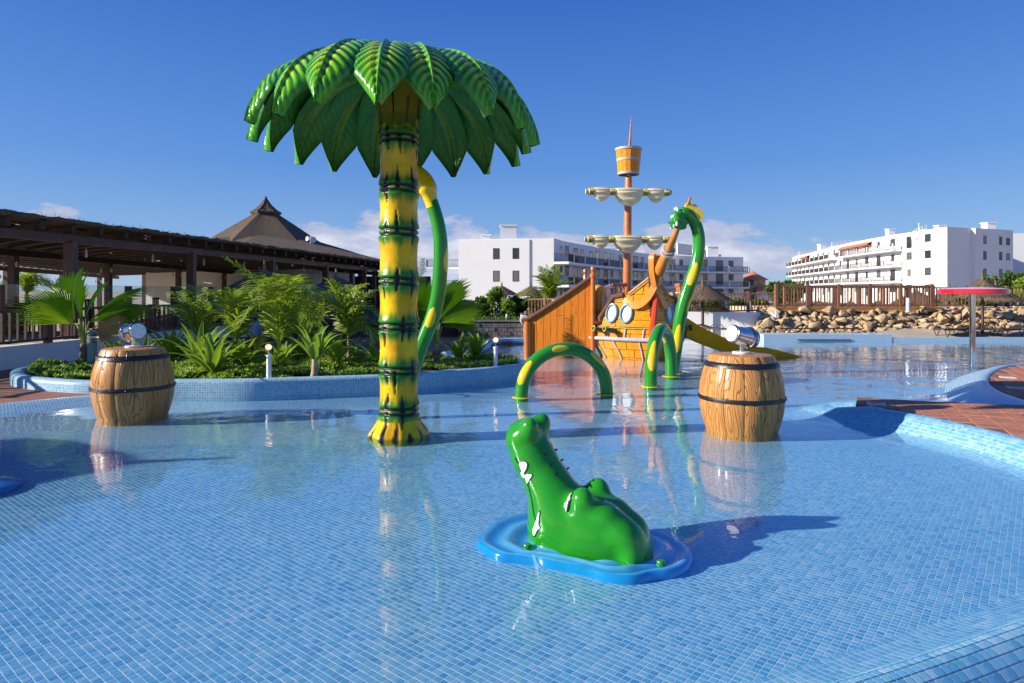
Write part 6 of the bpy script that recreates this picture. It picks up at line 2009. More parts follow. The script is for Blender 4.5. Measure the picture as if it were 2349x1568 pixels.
# grey block wall with the garden above it, middle distance
bw = thing('block_wall', 'low retaining wall of grey concrete blocks left of the ship', 'block wall', (-.7, 20.1, 0))
x0, x1 = P(1050, 760, 20).x, P(1225, 760, 20).x
part('core', MB().box(((x0 + x1) / 2, 20.32, .25), (x1 - x0, .3, .56)), M['soil'], bw, 0)
bws = .19
nx_ = int((x1 - x0) / bws)
bmes = [mesh_of('block', MB().box((0, 0, 0), (bws - .012, .12, .118 + .001 * k)), M['block'], 0) for k in range(3)]
for r_ in range(4):
    for k in range(nx_):
        x = x0 + bws * (k + .5 + (.5 if r_ % 2 else 0))
        if x > x1: continue
        put('block', bmes[(k + r_) % 3], bw, (x + .7, .02 + NR.uniform(-.012, .012), .06 + .128 * r_), (0, 0, NR.uniform(-.03, .03)))
part('coping', MB().box(((x0 + x1) / 2, 20.2, .575), (x1 - x0 + .05, .3, .05)), M['block'], bw, 0)
gsm = [(x0 - 6, 20.4), (x1 + .1, 20.4), (2.6, 24), (2.6, 34), (x0 - 6, 34)]
struct('garden_ground', MB().prism(gsm, -.1, .53), M['soil'], 0)
end_w = single('white_scroll_wall', MB().lathe([(0, -.12), (.14, -.12), (.15, 0), (.14, .12), (0, .12)], 18, (P(1200, 733, 19.8).x + .05, 19.9, .62), (0, 1, 0)).box((P(1200, 740, 19.8).x + .12, 19.95, .30), (.2, .22, .62)), M['white_wall'], 'rounded white wall end peeping out left of the ship wing', 'wall', loc=(P(1200, 740, 19.8).x, 19.9, 0))
for x, lab in ((1163, 'small dark garden bollard in front of the shrubs, left one'), (1197, 'small dark garden bollard in front of the shrubs, next to the ship wing')):
    p = P(x, 740, 20.9); bollard((p.x, 20.9, .53), .24, .045, lab, 'bollard', False)
p = P(1163, 700, 30)
single('shower_hook', MB().tube([(p.x, 30, .5), (p.x, 30, 1.15), (p.x + .05, 30, 1.27), (p.x + .13, 30, 1.30), (p.x + .2, 30, 1.22)], .018, 8), M['white_metal'], 'thin white hooked garden pole before the lit hotel wall', 'pole', loc=(p.x, 30, .5))
# ================================================================ left side: low wall, fence, glass screen, pergola, thatched hut
def LX(d): return -10.46 + .117 * d
def dpx(px): return 10.46 / ((CX - px) / F + .117)
WT = .50
w0, w1 = 7.0, 30.0
single('boundary_wall', MB().prism([(LX(w0), w0), (LX(w1), w1), (LX(w1) - .25, w1), (LX(w0) - .25, w0)], -.1, WT), M['white_wall'], 'long low white wall under the brown fence, left behind the planting bed', 'wall', loc=(LX(14), 14, 0), smooth=0)
struct('pergola_floor', MB().prism([(LX(w0) - .2, w0), (LX(33) - .2, 33), (-34, 40), (-34, w0)], -.2, WT - .02), M['sand'], 0)
railing('dark brown fence on the low white wall, in front of the pergola', (LX(8.2), 8.2, WT), (LX(27.5), 27.5, WT), .66, .165, 14, dark=True, lift=.02, low=.07, cat='fence')
# glass wind screen
gs = thing('glass_screen', 'glass wind screen between brown posts, behind the fence on the left', 'glass screen', (LX(12) - .8, 12, WT))
def glass_mat():
    t = NT('clear_glass')
    lw = t.n('ShaderNodeLayerWeight', {'Blend': .5}).outputs['Facing']
    fr = t.math('ADD', t.math('MULTIPLY', t.math('POWER', lw, 5.0), .9), .05)
    tr = t.n('ShaderNodeBsdfTransparent', {'Color': (.86, .90, .90, 1)}); gl = t.n('ShaderNodeBsdfGlossy', {'Roughness': .03})
    m = t.n('ShaderNodeMixShader', {0: fr, 1: tr.outputs[0], 2: gl.outputs[0]}); t.t.links.new(m.outputs[0], t.out.inputs[0])
    return t.mat
M['clear_glass'] = glass_mat()
ds = np.arange(9.0, 26.5, 1.75)
for k, d in enumerate(ds):
    part('post', MB().box((LX(d) - .8, d, WT + .55), (.12, .12, 1.14)), M['brown_wood'], gs, 0)
    if k + 1 < len(ds):
        d2 = ds[k + 1]
        part('pane', MB().beam((LX(d + .12) - .8, d + .12, WT + .72), (LX(d2 - .12) - .8, d2 - .12, WT + .72), .012, .82), M['clear_glass'], gs, 0)

# pergola
pg = thing('pergola', 'long dark wooden pergola with straw mat roof on the left', 'pergola', (LX(18) - .35, 18, WT))
def FR(t): d = lerp(10.9, 33.2, t); return np.array([LX(d) - .35, d])
def RE(t): return np.array([lerp(-15.0, -23.5, t), lerp(14.6, 39.0, t)])
ZF, ZR = 2.70, 2.42
def rp(t, s, dz=0): q = lerp(FR(t), RE(t), s); return (q[0], q[1], lerp(ZF, ZR, s) + dz)
for d in (13.65, 17.8, 22.3, 26.9, 31.5):
    x = LX(d) - .35
    part('post', MB().box((x, d, WT + 1.02), (.19, .19, 2.06)), M['brown_wood'], pg, 0)
for t_ in (.16, .36, .60, .84):
    for s in (.46, 1.0):
        q = rp(t_, s)
        part('post', MB().box((q[0], q[1], WT + .94), (.17, .17, q[2] - WT - .22)), M['brown_wood'], pg, 0)
        for sg in (-1, 1):
            part('lantern', MB().lathe([(.012, .08), (.03, .06), (.03, -.05), (.012, -.06)], 10, (q[0] + .16 * sg, q[1] - .1, q[2] - .42)), M['light_grey'], pg)
for s, zz in ((0.0, -.12), (.46, -.12), (1.0, -.12)):
    a, b = rp(0, s, zz), rp(1, s, zz)
    part('beam', MB().beam(a, b, .12, .17), M['brown_wood'] if s == 0 else M['dark_wood'], pg, 0)
nr_ = 30
for k in range(nr_):
    t_ = (k + .5) / nr_
    part('rafter', MB().beam(rp(t_, -.045, .05), rp(t_, 1.04, .05), .075, .14), M['dark_wood'], pg, 0)
for k in range(16):
    s = (k + .5) / 16
    part('batten', MB().beam(rp(0, s, .135), rp(1, s, .135), .05, .03), M['dark_wood'], pg, 0)
for d in np.arange(10, 32, 2.2):
    q = (LX(d) - .6, d)
    part('lantern', MB().lathe([(.006, .16), (.022, .10), (.026, -.03), (.012, -.05)], 10, (q[0], q[1], 2.28)), M['light_grey'], pg)
# straw mat: ragged layer with small holes
mb = MB()
nu, nv = 150, 60
r7 = random.Random(5)
idx = {}
for lay in (0, 1):
    for i in range(nu + 1):
        for j in range(nv + 1):
            t_, s = i / nu, lerp(-.05, 1.05, j / nv)
            p = rp(t_, s, .16 + (.07 if lay else 0) + r7.uniform(-.012, .03) * (1 if lay else .5))
            idx[(lay, i, j)] = len(mb.v); mb.v.append((p[0] + (r7.uniform(-.05, .05) if j in (0, nv) else 0), p[1], p[2]))
for i in range(nu):
    for j in range(nv):
        if r7.random() < .045: continue
        a = [idx[(1, i, j)], idx[(1, i + 1, j)], idx[(1, i + 1, j + 1)], idx[(1, i, j + 1)]]
        b = [idx[(0, i, j)], idx[(0, i + 1, j)], idx[(0, i + 1, j + 1)], idx[(0, i, j + 1)]]
        mb.f.append(tuple(a)); mb.f.append(tuple(reversed(b)))
for i in range(nu): mb.f.append((idx[(0, i, 0)], idx[(0, i + 1, 0)], idx[(1, i + 1, 0)], idx[(1, i, 0)]))
mb.m = [0] * len(mb.f)
part('straw_mat', mb, M['thatch'], pg, 0)
mb = MB()
for k in range(5200):
    t_ = r7.random(); s = -.05 + .25 * r7.random() ** 2.2
    p = Vector(rp(t_, s, .235)); l = r7.uniform(.06, .2)
    d_ = Vector((r7.uniform(-.2, .9), r7.uniform(-1, 1), r7.uniform(-.15, .32))).normalized() * l
    sd_ = Vector((r7.uniform(-1, 1), r7.uniform(-1, 1), 0)).normalized() * .006
    mb.add([p - sd_, p + sd_, p + d_], [(0, 1, 2)])
o = part('straw', mb, M['straw'], pg, 0); o['kind'] = 'stuff'

# white building under and behind the pergola
bd = thing('restaurant', 'low white restaurant building under the far end of the pergola', 'building', (-17, 36, 0))
part('wall', MB().prism([(-19.6, 35.0), (-10.2, 33.6), (-9.6, 40), (-19.6, 41)], 0, 2.62), M['white_wall'], bd, 0)
part('wall', MB().prism([(-15.2, 33.4), (-12.4, 33.0), (-12.3, 33.9), (-15.1, 34.4)], 0, 2.58), M['white_wall'], bd, 0)
part('doorway', MB().box((-13.0, 32.98, 1.5), (.75, .12, 2.0), -.14), M['dark_wood'], bd, 0)
# dark bar and tables under the roof
for i, (x, y, lab) in enumerate(((-11.6, 17.0, 'dark restaurant table under the pergola, nearest the fan palm'), (-12.2, 21.0, 'dark restaurant table under the middle of the pergola'), (-12.0, 25.0, 'dark restaurant table under the far end of the pergola'))):
    t = thing('table', lab, 'table', (x, y, WT), 0, 'restaurant tables under the pergola')
    part('top', MB().box((0, 0, .52), (.9, .9, .04)), M['dark_wood'], t, 0, local=True)
    for sx in (-1, 1):
        for sy in (-1, 1): part('leg', MB().box((.38 * sx, .38 * sy, .25), (.06, .06, .50)), M['dark_wood'], t, 0, local=True)
ch0 = None
for i, (x, y, rz) in enumerate(((-10.9, 16.6, 1.5), (-11.6, 16.1, 0), (-11.4, 20.6, 1.5), (-12.2, 20.1, 0), (-11.2, 24.4, 1.5), (-11.9, 24.0, .1))):
    lab = ['chair at the first pergola table, facing the pool', 'chair at the first pergola table, back to the camera', 'chair at the middle pergola table, facing the pool', 'chair at the middle pergola table, back to the camera', 'chair at the far pergola table, facing the pool', 'chair at the far pergola table, back to the camera'][i]
    if ch0 is None:
        ch0 = thing('chair', lab, 'chair', (x, y, WT), rz, 'dark chairs under the pergola')
        part('seat', MB().box((0, 0, .33), (.36, .36, .03)), M['dark_wood'], ch0, 0, local=True)
        for k in range(4): part('slat', MB().box((-.13 + .087 * k, -.18, .56), (.05, .02, .40)), M['dark_wood'], ch0, 0, local=True)
        part('back_rail', MB().box((0, -.18, .77), (.36, .03, .05)), M['dark_wood'], ch0, 0, local=True)
        for sx in (-1, 1):
            for sy in (-1, 1): part('leg', MB().box((.16 * sx, .16 * sy, .16), (.035, .035, .32)), M['dark_wood'], ch0, 0, local=True)
    else: dup(ch0, (x, y, WT), rz, None, lab)
bar = thing('bar_counter', 'dark bar counter with orange jars behind the fence at the left edge', 'bar', (-12.2, 14.5, WT))
part('counter', MB().box((-12.4, 14.8, WT + .33), (.6, 3.0, .66)), M['dark_wood'], bar, 0)
part('top', MB().box((-12.4, 14.8, WT + .68), (.7, 3.1, .04)), M['dark_wood'], bar, 0)
M['jar'] = plain('orange_jar', (.55, .20, .04), .3, var=.1)
for k in range(5):
    t = single('jar', MB().lathe([(0, 0), (.12, 0), (.15, .1), (.15, .2), (.1, .26), (.1, .30), (0, .30)], 16, (-11.85, 13.7 + .42 * k, WT + .02)), M['jar'],
               ['orange jar on the floor before the bar, nearest the camera', 'second orange jar from the camera before the bar', 'middle orange jar before the bar', 'fourth orange jar from the camera before the bar', 'farthest orange jar before the bar'][k], 'jar', 'orange jars before the bar', loc=(-11.85, 13.7 + .42 * k, WT))

# thatched hut: steep tent roof on a wide skirt
hx_, hy_ = P(610, 560, 46).x, 46.0
hut = thing('thatched_hut', 'big thatched hut with steep pointed roof above the pergola', 'hut', (hx_, hy_, 0))
def cone_roof(name, prof, n, rot, seed):
    rr_ = random.Random(seed)
    mb = MB(); vs = []
    sub = 12
    m = n * sub
    for (r_, z) in prof:
        for j in range(m):
            a = 2 * PI * j / m + rot
            k = (a - rot) % (2 * PI / n) - PI / n
            rr2 = r_ / math.cos(k) * math.cos(PI / n) * (1.06 - .06 * abs(math.cos(k * n / 2)))
            vs.append((hx_ + rr2 * math.cos(a), hy_ + rr2 * math.sin(a), z + rr_.uniform(-.02, .02)))
    mb.add(vs, [(i * m + j, (i + 1) * m + j, (i + 1) * m + (j + 1) % m, i * m + (j + 1) % m) for i in range(len(prof) - 1) for j in range(m)])
    return part(name, mb, M['thatch_roof'], hut, 20)
def thatch_roof_mat():
    t = NT('layered_thatch')
    p = t.pos()
    v = t.n('ShaderNodeVectorMath', {0: p, 1: (5.0, 5.0, 1.2)}, operation='MULTIPLY').outputs[0]
    n = t.noise(v, 2.2, 6, .7); n2 = t.noise(p, .5, 3)
    c = t.ramp(n, [(.25, (.045, .028, .018)), (.5, (.115, .075, .048)), (.75, (.20, .14, .09))])
    c = t.mix(t.maprange(n2, .35, .65, 0, .35), c, (.13, .10, .075, 1))
    t.principled(Base_Color=c, Roughness=.95, Normal=t.bump(n, .12))
    return t.mat
M['thatch_roof'] = thatch_roof_mat()
ap = P(610, 450, 46).z
def zz_(y): return P(610, y, 46).z
cone_roof('cap', [(.02, ap), (.10, ap - .2), (.36, zz_(470)), (.72, zz_(482)), (1.0, zz_(488)), (.92, zz_(493))], 6, .35, 1)
cone_roof('upper_roof', [(.4, zz_(484)), (.72, zz_(490)), (1.9, zz_(517)), (3.45, zz_(552)), (4.0, zz_(566))], 6, .35, 2)
cone_roof('lower_roof', [(3.3, zz_(552)), (5.2, zz_(572)), (7.4, zz_(596)), (8.6, zz_(610)), (8.6, zz_(616)), (3, zz_(608))], 8, .2, 3)
for k in range(10):
    a = 2 * PI * k / 10 + .3
    part('post', MB().box((hx_ + 7.6 * math.cos(a), hy_ + 7.6 * math.sin(a), 1.6), (.25, .25, 3.3)), M['brown_wood'], hut, 0)
# straw strands hanging over hut eaves
mb = MB()
for k in range(2600):
    a = r7.uniform(0, 2 * PI); f = r7.random(); 
    rr2, z = (lerp(5.5, 8.5, f), lerp(zz_(575), zz_(608), f))
    p = Vector((hx_ + rr2 * math.cos(a), hy_ + rr2 * math.sin(a), z + .05)); d_ = Vector((math.cos(a), math.sin(a), r7.uniform(-.5, .1))) * r7.uniform(.2, .5)
    sd_ = Vector((-math.sin(a), math.cos(a), 0)) * .02
    mb.add([p - sd_, p + sd_, p + d_], [(0, 1, 2)])
o = part('straw', mb, M['straw'], hut, 0); o['kind'] = 'stuff'
# wing of thatch that reaches right behind the trunk
wa = [P(560, 556, 40), P(690, 566, 38), P(875, 606, 33.5)]
rw_ = thing('thatched_roof', 'low thatched roof reaching from the hut to behind the yellow palm trunk', 'roof', (wa[2].x, 33.5, 0))
ridge = [P(600, 540, 44), P(700, 556, 42), P(800, 578, 41), P(900, 604, 40)]
eave = [P(560, 560, 36), P(700, 582, 34), P(790, 594, 33.2), P(880, 610, 32.6)]
mb = MB()
rg, ev = catmull([tuple(p) for p in ridge], 8), catmull([tuple(p) for p in eave], 8)
for a_, b_ in zip(rg, ev):
    for k in range(7): q = lerp(a_, b_, k / 6); mb.v.append((q[0], q[1], q[2] + .15 * math.sin(PI * k / 6) + r7.uniform(-.02, .02)))
    mb.v.append((b_[0], b_[1] + .05, b_[2] - .16)); mb.v.append((a_[0], a_[1], b_[2] - .1))
mb.f = [(i * 9 + j, (i + 1) * 9 + j, (i + 1) * 9 + j + 1, i * 9 + j + 1) for i in range(len(rg) - 1) for j in range(8)]; mb.m = [0] * len(mb.f)
o = part('thatch', mb, M['thatch_roof'], rw_, 25); fix_normals(o.data) if 'fix_normals' in globals() else None
for k in range(9):
    q = catmull([tuple(p) for p in eave], 8)[2 + k * 2]; part('rafter_end', MB().box((q[0], q[1] - .05, q[2] - .28), (.10, .3, .14)), M['dark_wood'], rw_, 0)
a, b = P(700, 600, 34.6), P(880, 632, 33.4)
part('beam', MB().beam((a.x, 34.6, 2.75), (b.x, 33.4, 2.35), .12, .2), M['dark_wood'], rw_, 0)
for px in (744, 806, 858):
    p = P(px, 640, 33.6); part('post', MB().box((p.x, 33.6, 1.3), (.17, .17, 2.6)), M['brown_wood'], rw_, 0)
part('back_wall', MB().box((-9.5, 40.2, 1.2), (9, .2, 2.4)), M['dark_wood'], rw_, 0)
# dish aerial on the roof
p = P(712, 556, 40)
an_ = thing('aerial', 'small white aerial dishes with mast on the thatched roof', 'aerial', (p.x, 40, p.z))
part('mast', MB().tube([(0, 0, -.3), (0, 0, .5)], .02, 6), M['white_metal'], an_, local=True)
part('dish', MB().lathe([(0, 0), (.12, .02), (.2, .08), (.19, .09), (0, .02)], 16, (.18, -.05, .12), (.3, -1, .2)), M['white_metal'], an_, local=True)
part('dish', MB().lathe([(0, 0), (.1, .02), (.15, .06), (.14, .07), (0, .02)], 16, (-.14, -.05, .2), (-.6, -1, .1)), M['white_metal'], an_, local=True)
# ================================================================ plants
def at_bed(px, py, z=.2):
    g = G(px, py, z); return Vector((g.x, g.y, z - .04))
def fan_leaf(hub, axis, normal, L, spread, nseg, bend, seed, split=.60):
    """pleated fan: segments joined near the hub, free and pointed at the rim"""
    rr_ = random.Random(seed)
    ax = Vector(axis).normalized(); n = Vector(normal); n = (n - ax * n.dot(ax)).normalized(); s = ax.cross(n)
    mb = MB()
    def pt(a, r, lift):
        k = r / L
        # the fan cups a little and hangs at the rim
        q = ax * (math.cos(a) * r) + s * (math.sin(a) * r) + n * (lift - bend * L * k * k * (1 + .5 * abs(math.sin(a)))) + n * (.10 * L * (1 - math.cos(a)) * k)
        return Vector(hub) + q + Vector((0, 0, -.10 * L * k ** 3))
    for i in range(nseg):
        a0 = lerp(-spread, spread, i / nseg); a1 = lerp(-spread, spread, (i + 1) / nseg); am = (a0 + a1) / 2
        Li = L * (1 - .22 * abs(am / spread) ** 2) * rr_.uniform(.94, 1.04)
        rs_ = Li * split * rr_.uniform(.92, 1.1); rm = Li * .82
        pl_ = .022 * L
        wv = [pt(am, .02, 0), pt(a0, Li * .3, 0), pt(am, Li * .3, pl_ * .7), pt(a1, Li * .3, 0),
              pt(a0, rs_, 0), pt(am, rs_, pl_ * 1.6), pt(a1, rs_, 0), pt(lerp(a0, am, .42), rm, 0), pt(am, rm, pl_), pt(lerp(a1, am, .42), rm, 0), pt(am + rr_.uniform(-.02, .02), Li, -rr_.uniform(0, .07) * L)]
        mb.add(wv, [(0, 1, 2), (0, 2, 3), (1, 4, 5, 2), (2, 5, 6, 3), (4, 7, 8, 5), (5, 8, 9, 6), (7, 10, 8), (8, 10, 9)])
    return mb
def fan_palm(label, base, trunk_h, leaves, d0, L0, mats=None):
    t = thing('fan_palm', label, 'palm', tuple(base), 0, None)
    b = Vector(base); top = b + Vector((.02, 0, trunk_h))
    part('trunk', MB().tube([tuple(b.lerp(top, k / 10) + Vector((.008 * math.sin(k * 2.1), .008 * math.cos(k * 1.7), 0))) for k in range(11)], [.075, .062, .068, .056, .066, .054, .060, .05], 14), M['stem'], t)
    sb = MB(); rr_ = random.Random(5)
    for k in range(26):
        a = rr_.uniform(0, 6.28); z = rr_.uniform(.1, 1) * trunk_h
        p = b + Vector((.058 * math.cos(a), .058 * math.sin(a), z)); q = p + Vector((.05 * math.cos(a), .05 * math.sin(a), rr_.uniform(.03, .09)))
        s_ = Vector((-math.sin(a), math.cos(a), 0)) * .018
        sb.add([p - s_, p + s_, q], [(0, 1, 2)])
    o = part('leaf_bases', sb, M['stem'], t, 0); o['kind'] = 'stuff'
    for i, lf in enumerate(leaves):
        hub = P(lf[0], lf[1], d0 + lf[5]); tip = P(lf[2], lf[3], d0 + lf[6])
        ax = tip - hub
        mat = M['dry_leaf'] if len(lf) > 8 else M['fan_leaf']
        st = part('stalk', MB().tube([tuple(p) for p in catmull([tuple(top + Vector((0, 0, -.04))), tuple(top.lerp(hub, .5) + Vector((0, 0, .06))), tuple(hub)], 5)], [.018, .011], 7), M['petiole'] if len(lf) <= 8 else M['dry_leaf'], t)
        part('leaf', fan_leaf(hub, ax, lf[7], ax.length * 1.06, lf[4] * 1.15, 30, .10, i + 3), mat, t, 0, label='dry tan fan leaf' if len(lf) > 8 else None)
    return t
b = at_bed(190, 840); d0 = b.y
fan_palm('green fan palm with one dry tan leaf, behind the left barrel', b, .42,
         [(167, 744, 62, 660, .72, -.15, -.45, (-.25, -.5, .8)), (186, 743, 168, 608, .66, -.25, -.40, (-.75, -.7, .15)), (206, 737, 320, 642, .54, .05, .15, (-.75, -.5, .6)),
          (206, 740, 342, 690, .52, .15, .45, (-.6, -.6, .6)), (192, 737, 228, 636, .52, .35, .65, (-.8, -.6, .4)), (172, 740, 112, 628, .52, .3, .55, (-.6, -.7, .4)), (178, 742, 92, 716, .40, .1, .0, (-.2, -.5, .9)), (222, 748, 286, 762, .80, -.15, -.22, (-.65, -.7, .5), 'dry')], d0, 1)
b = at_bed(1000, 838); d0 = b.y
fan_palm('fan palm behind the serpent tail at the right end of the bed', b, .30,
         [(1010, 742, 1102, 684, .62, -.1, -.1, (-.7, -.6, .5)), (1006, 738, 1054, 624, .52, 0, .15, (-.8, -.7, .2)), (992, 744, 950, 640, .5, .05, .1, (-.6, -.7, .4)), (1000, 745, 1008, 636, .4, .3, .5, (.0, -1, .4)), (1014, 750, 1094, 730, .42, .1, .3, (0, -.6, .8)), (985, 756, 925, 690, .5, .2, .3, (.3, -.8, .5))], d0, 1)

def frond(path, nl, ll, seed, droop=.35, curl=.25, w=.011):
    """feather leaf: rachis with two rows of narrow leaflets"""
    rr_ = random.Random(seed)
    pts = resample(catmull([tuple(p) for p in path], 8), .02)[0]
    P_, T, Nn, Bb = frames([tuple(p) for p in pts])
    mb = MB().tube([tuple(p) for p in pts[::3]], [.013, .009, .004], 5)
    k = len(P_)
    for i in range(nl):
        f = .16 + .84 * i / nl
        idx_ = min(k - 1, int(f * (k - 1)))
        p, t_ = P_[idx_], T[idx_]
        side = t_.cross(Vector((0, 0, 1)))
        if side.length < .15: side = Bb[idx_]
        side.normalize(); up = side.cross(t_)
        l = ll * (math.sin(PI * min(1, f * .93 + .03)) ** .6) * rr_.uniform(.85, 1.1)
        for sg in (-1, 1):
            d = (side * sg * rr_.uniform(.75, .95) + t_ * rr_.uniform(.55, .85) + up * rr_.uniform(.15, .45)).normalized()
            wdir = d.cross(up).normalized() * w * rr_.uniform(.8, 1.2)
            m1 = p + d * (l * .5) + Vector((0, 0, -droop * l * .12)); tip = p + d * l + Vector((0, 0, -droop * l * rr_.uniform(.6, 1.2)))
            mb.add([p - wdir * .5, p + wdir * .5, m1 + wdir, m1 - wdir, tip], [(0, 1, 2, 3), (3, 2, 4)])
    return mb
def feather_palm(label, base, fronds, nl=36, ll=.30, stem_h=.25, w=.011, group=None, seed=0, trunk_r=.05):
    t = thing('coconut_palm', label, 'palm', tuple(base), 0, group)
    b = Vector(base)
    part('stem', MB().tube([tuple(b), tuple(b + Vector((.01, 0, stem_h * .6))), tuple(b + Vector((0, 0, stem_h * 1.3)))], [trunk_r, trunk_r * .75, trunk_r * .4], 10), M['stem'], t)
    for i, path in enumerate(fronds):
        p0 = b + Vector((0, 0, stem_h * .9))
        part('frond', frond([p0] + path, nl, ll, seed * 31 + i, w=w), M['frond'], t, 0)
    return t
def ray(px, py, d): return P(px, py, d)
b = at_bed(641, 856, .2); d = 10.9; b = Vector((P(641, 800, d).x, d, .17))
feather_palm('largest coconut palm, one bright frond rising left over the middle of the bed', b,
    [[ray(620, 700, d - .1), ray(597, 652, d - .25), ray(514, 592, d - .6)], [ray(640, 690, d), ray(676, 650, d - .2), ray(745, 692, d - .5)], [ray(636, 690, d), ray(622, 640, d - .3), ray(560, 676, d - .9)],
     [ray(650, 690, d + .2), ray(664, 640, d + .5), ray(700, 640, d + .9)], [ray(640, 700, d + .1), ray(600, 665, d + .6), ray(548, 690, d + 1)], [ray(648, 710, d - .2), ray(690, 690, d - .5), ray(720, 752, d - .7)],
     [ray(636, 715, d - .3), ray(632, 660, d - .55), ray(640, 640, d - .75)], [ray(630, 720, d), ray(590, 700, d - .3), ray(545, 745, d - .5)], [ray(652, 700, d + .3), ray(700, 668, d + .6), ray(770, 680, d + .9)], [ray(646, 690, d - .1), ray(655, 655, d - .6), ray(690, 665, d - 1.2)]], 28, .52, .3, w=.019, seed=1)
d = 11.6; b = Vector((P(543, 800, d).x, d, .17))
feather_palm('slim coconut palm left of the largest one, behind the strap leaved plants', b,
    [[ray(536, 740, d), ray(520, 690, d - .2), ray(472, 664, d - .5)], [ray(540, 735, d), ray(534, 690, d - .1), ray(530, 662, d - .2)], [ray(546, 735, d), ray(565, 705, d), ray(615, 708, d - .2)], [ray(540, 740, d), ray(510, 720, d + .2), ray(462, 730, d + .1)],
     [ray(545, 745, d), ray(580, 725, d + .3), ray(612, 752, d + .3)], [ray(538, 745, d - .1), ray(500, 700, d + .4), ray(470, 700, d + .6)], [ray(548, 740, d), ray(575, 690, d + .5), ray(600, 680, d + .8)]], 26, .44, .35, w=.018, seed=2)
d = 11.4; b = Vector((P(800, 800, d).x, d, .17))
feather_palm('coconut palm just left of the yellow palm trunk, its spear pointing up left', b,
    [[ray(792, 730, d), ray(778, 680, d - .1), ray(752, 640, d - .3)], [ray(806, 730, d), ray(822, 690, d + .2), ray(856, 668, d + .4)], [ray(808, 735, d), ray(836, 710, d), ray(868, 722, d)], [ray(796, 735, d), ray(764, 690, d + .2), ray(715, 690, d + .2)],
     [ray(798, 730, d), ray(796, 680, d + .3), ray(812, 655, d + .6)], [ray(804, 745, d), ray(840, 745, d - .2), ray(862, 782, d - .3)], [ray(790, 735, d), ray(745, 712, d - .2), ray(706, 745, d - .3)], [ray(802, 730, d), ray(815, 675, d + .1), ray(840, 652, d + .1)]], 26, .46, .45, w=.018, seed=3)
d = 14.5; b = Vector((P(968, 800, d).x, d, .1))
feather_palm('tall thin palm seen between the yellow trunk and the serpent tail', b, [[ray(966, 700, d), ray(964, 640, d), ray(970, 590, d)], [ray(964, 690, d), ray(958, 650, d), ray(950, 632, d)], [ray(970, 690, d), ray(985, 655, d), ray(1000, 668, d)], [ray(968, 700, d), ray(950, 690, d), ray(935, 700, d)]], 34, .22, .5, seed=4)
d = 24.5; b = Vector((P(1262, 700, d).x, d, .5))
feather_palm('young coconut palm in the garden between the lit hotel wall and the ship', b,
    [[ray(1260, 665, d), ray(1257, 635, d), ray(1252, 607, d)], [ray(1258, 665, d), ray(1240, 640, d - .3), ray(1222, 634, d - .6)], [ray(1264, 668, d), ray(1284, 655, d), ray(1318, 646, d - .2)], [ray(1256, 672, d), ray(1224, 662, d - .2), ray(1192, 682, d - .4)],
     [ray(1262, 670, d), ray(1276, 640, d + .3), ray(1290, 628, d + .5)], [ray(1266, 674, d), ray(1290, 668, d), ray(1312, 680, d)], [ray(1256, 675, d), ray(1240, 672, d - .3), ray(1246, 708, d - .6)], [ray(1260, 665, d), ray(1246, 625, d + .3), ray(1238, 612, d + .4)], [ray(1264, 670, d), ray(1270, 630, d - .3), ray(1275, 612, d - .5)]], 44, .52, .5, w=.018, seed=5)
d = 40; b = Vector((P(62, 700, d).x, d, .4))
feather_palm('grey green date palm far left, beyond the glass screen', b, [[P(62 + 10 * math.cos(a), 655 - 10 * math.sin(a), d), P(62 + 40 * math.cos(a), 650 - 24 * math.sin(a), d), P(62 + 66 * math.cos(a), 655 - 14 * math.sin(a) + 10, d)] for a in np.linspace(-.1, 3.3, 9)], 40, .8, .7, w=.03, seed=6, trunk_r=.25)

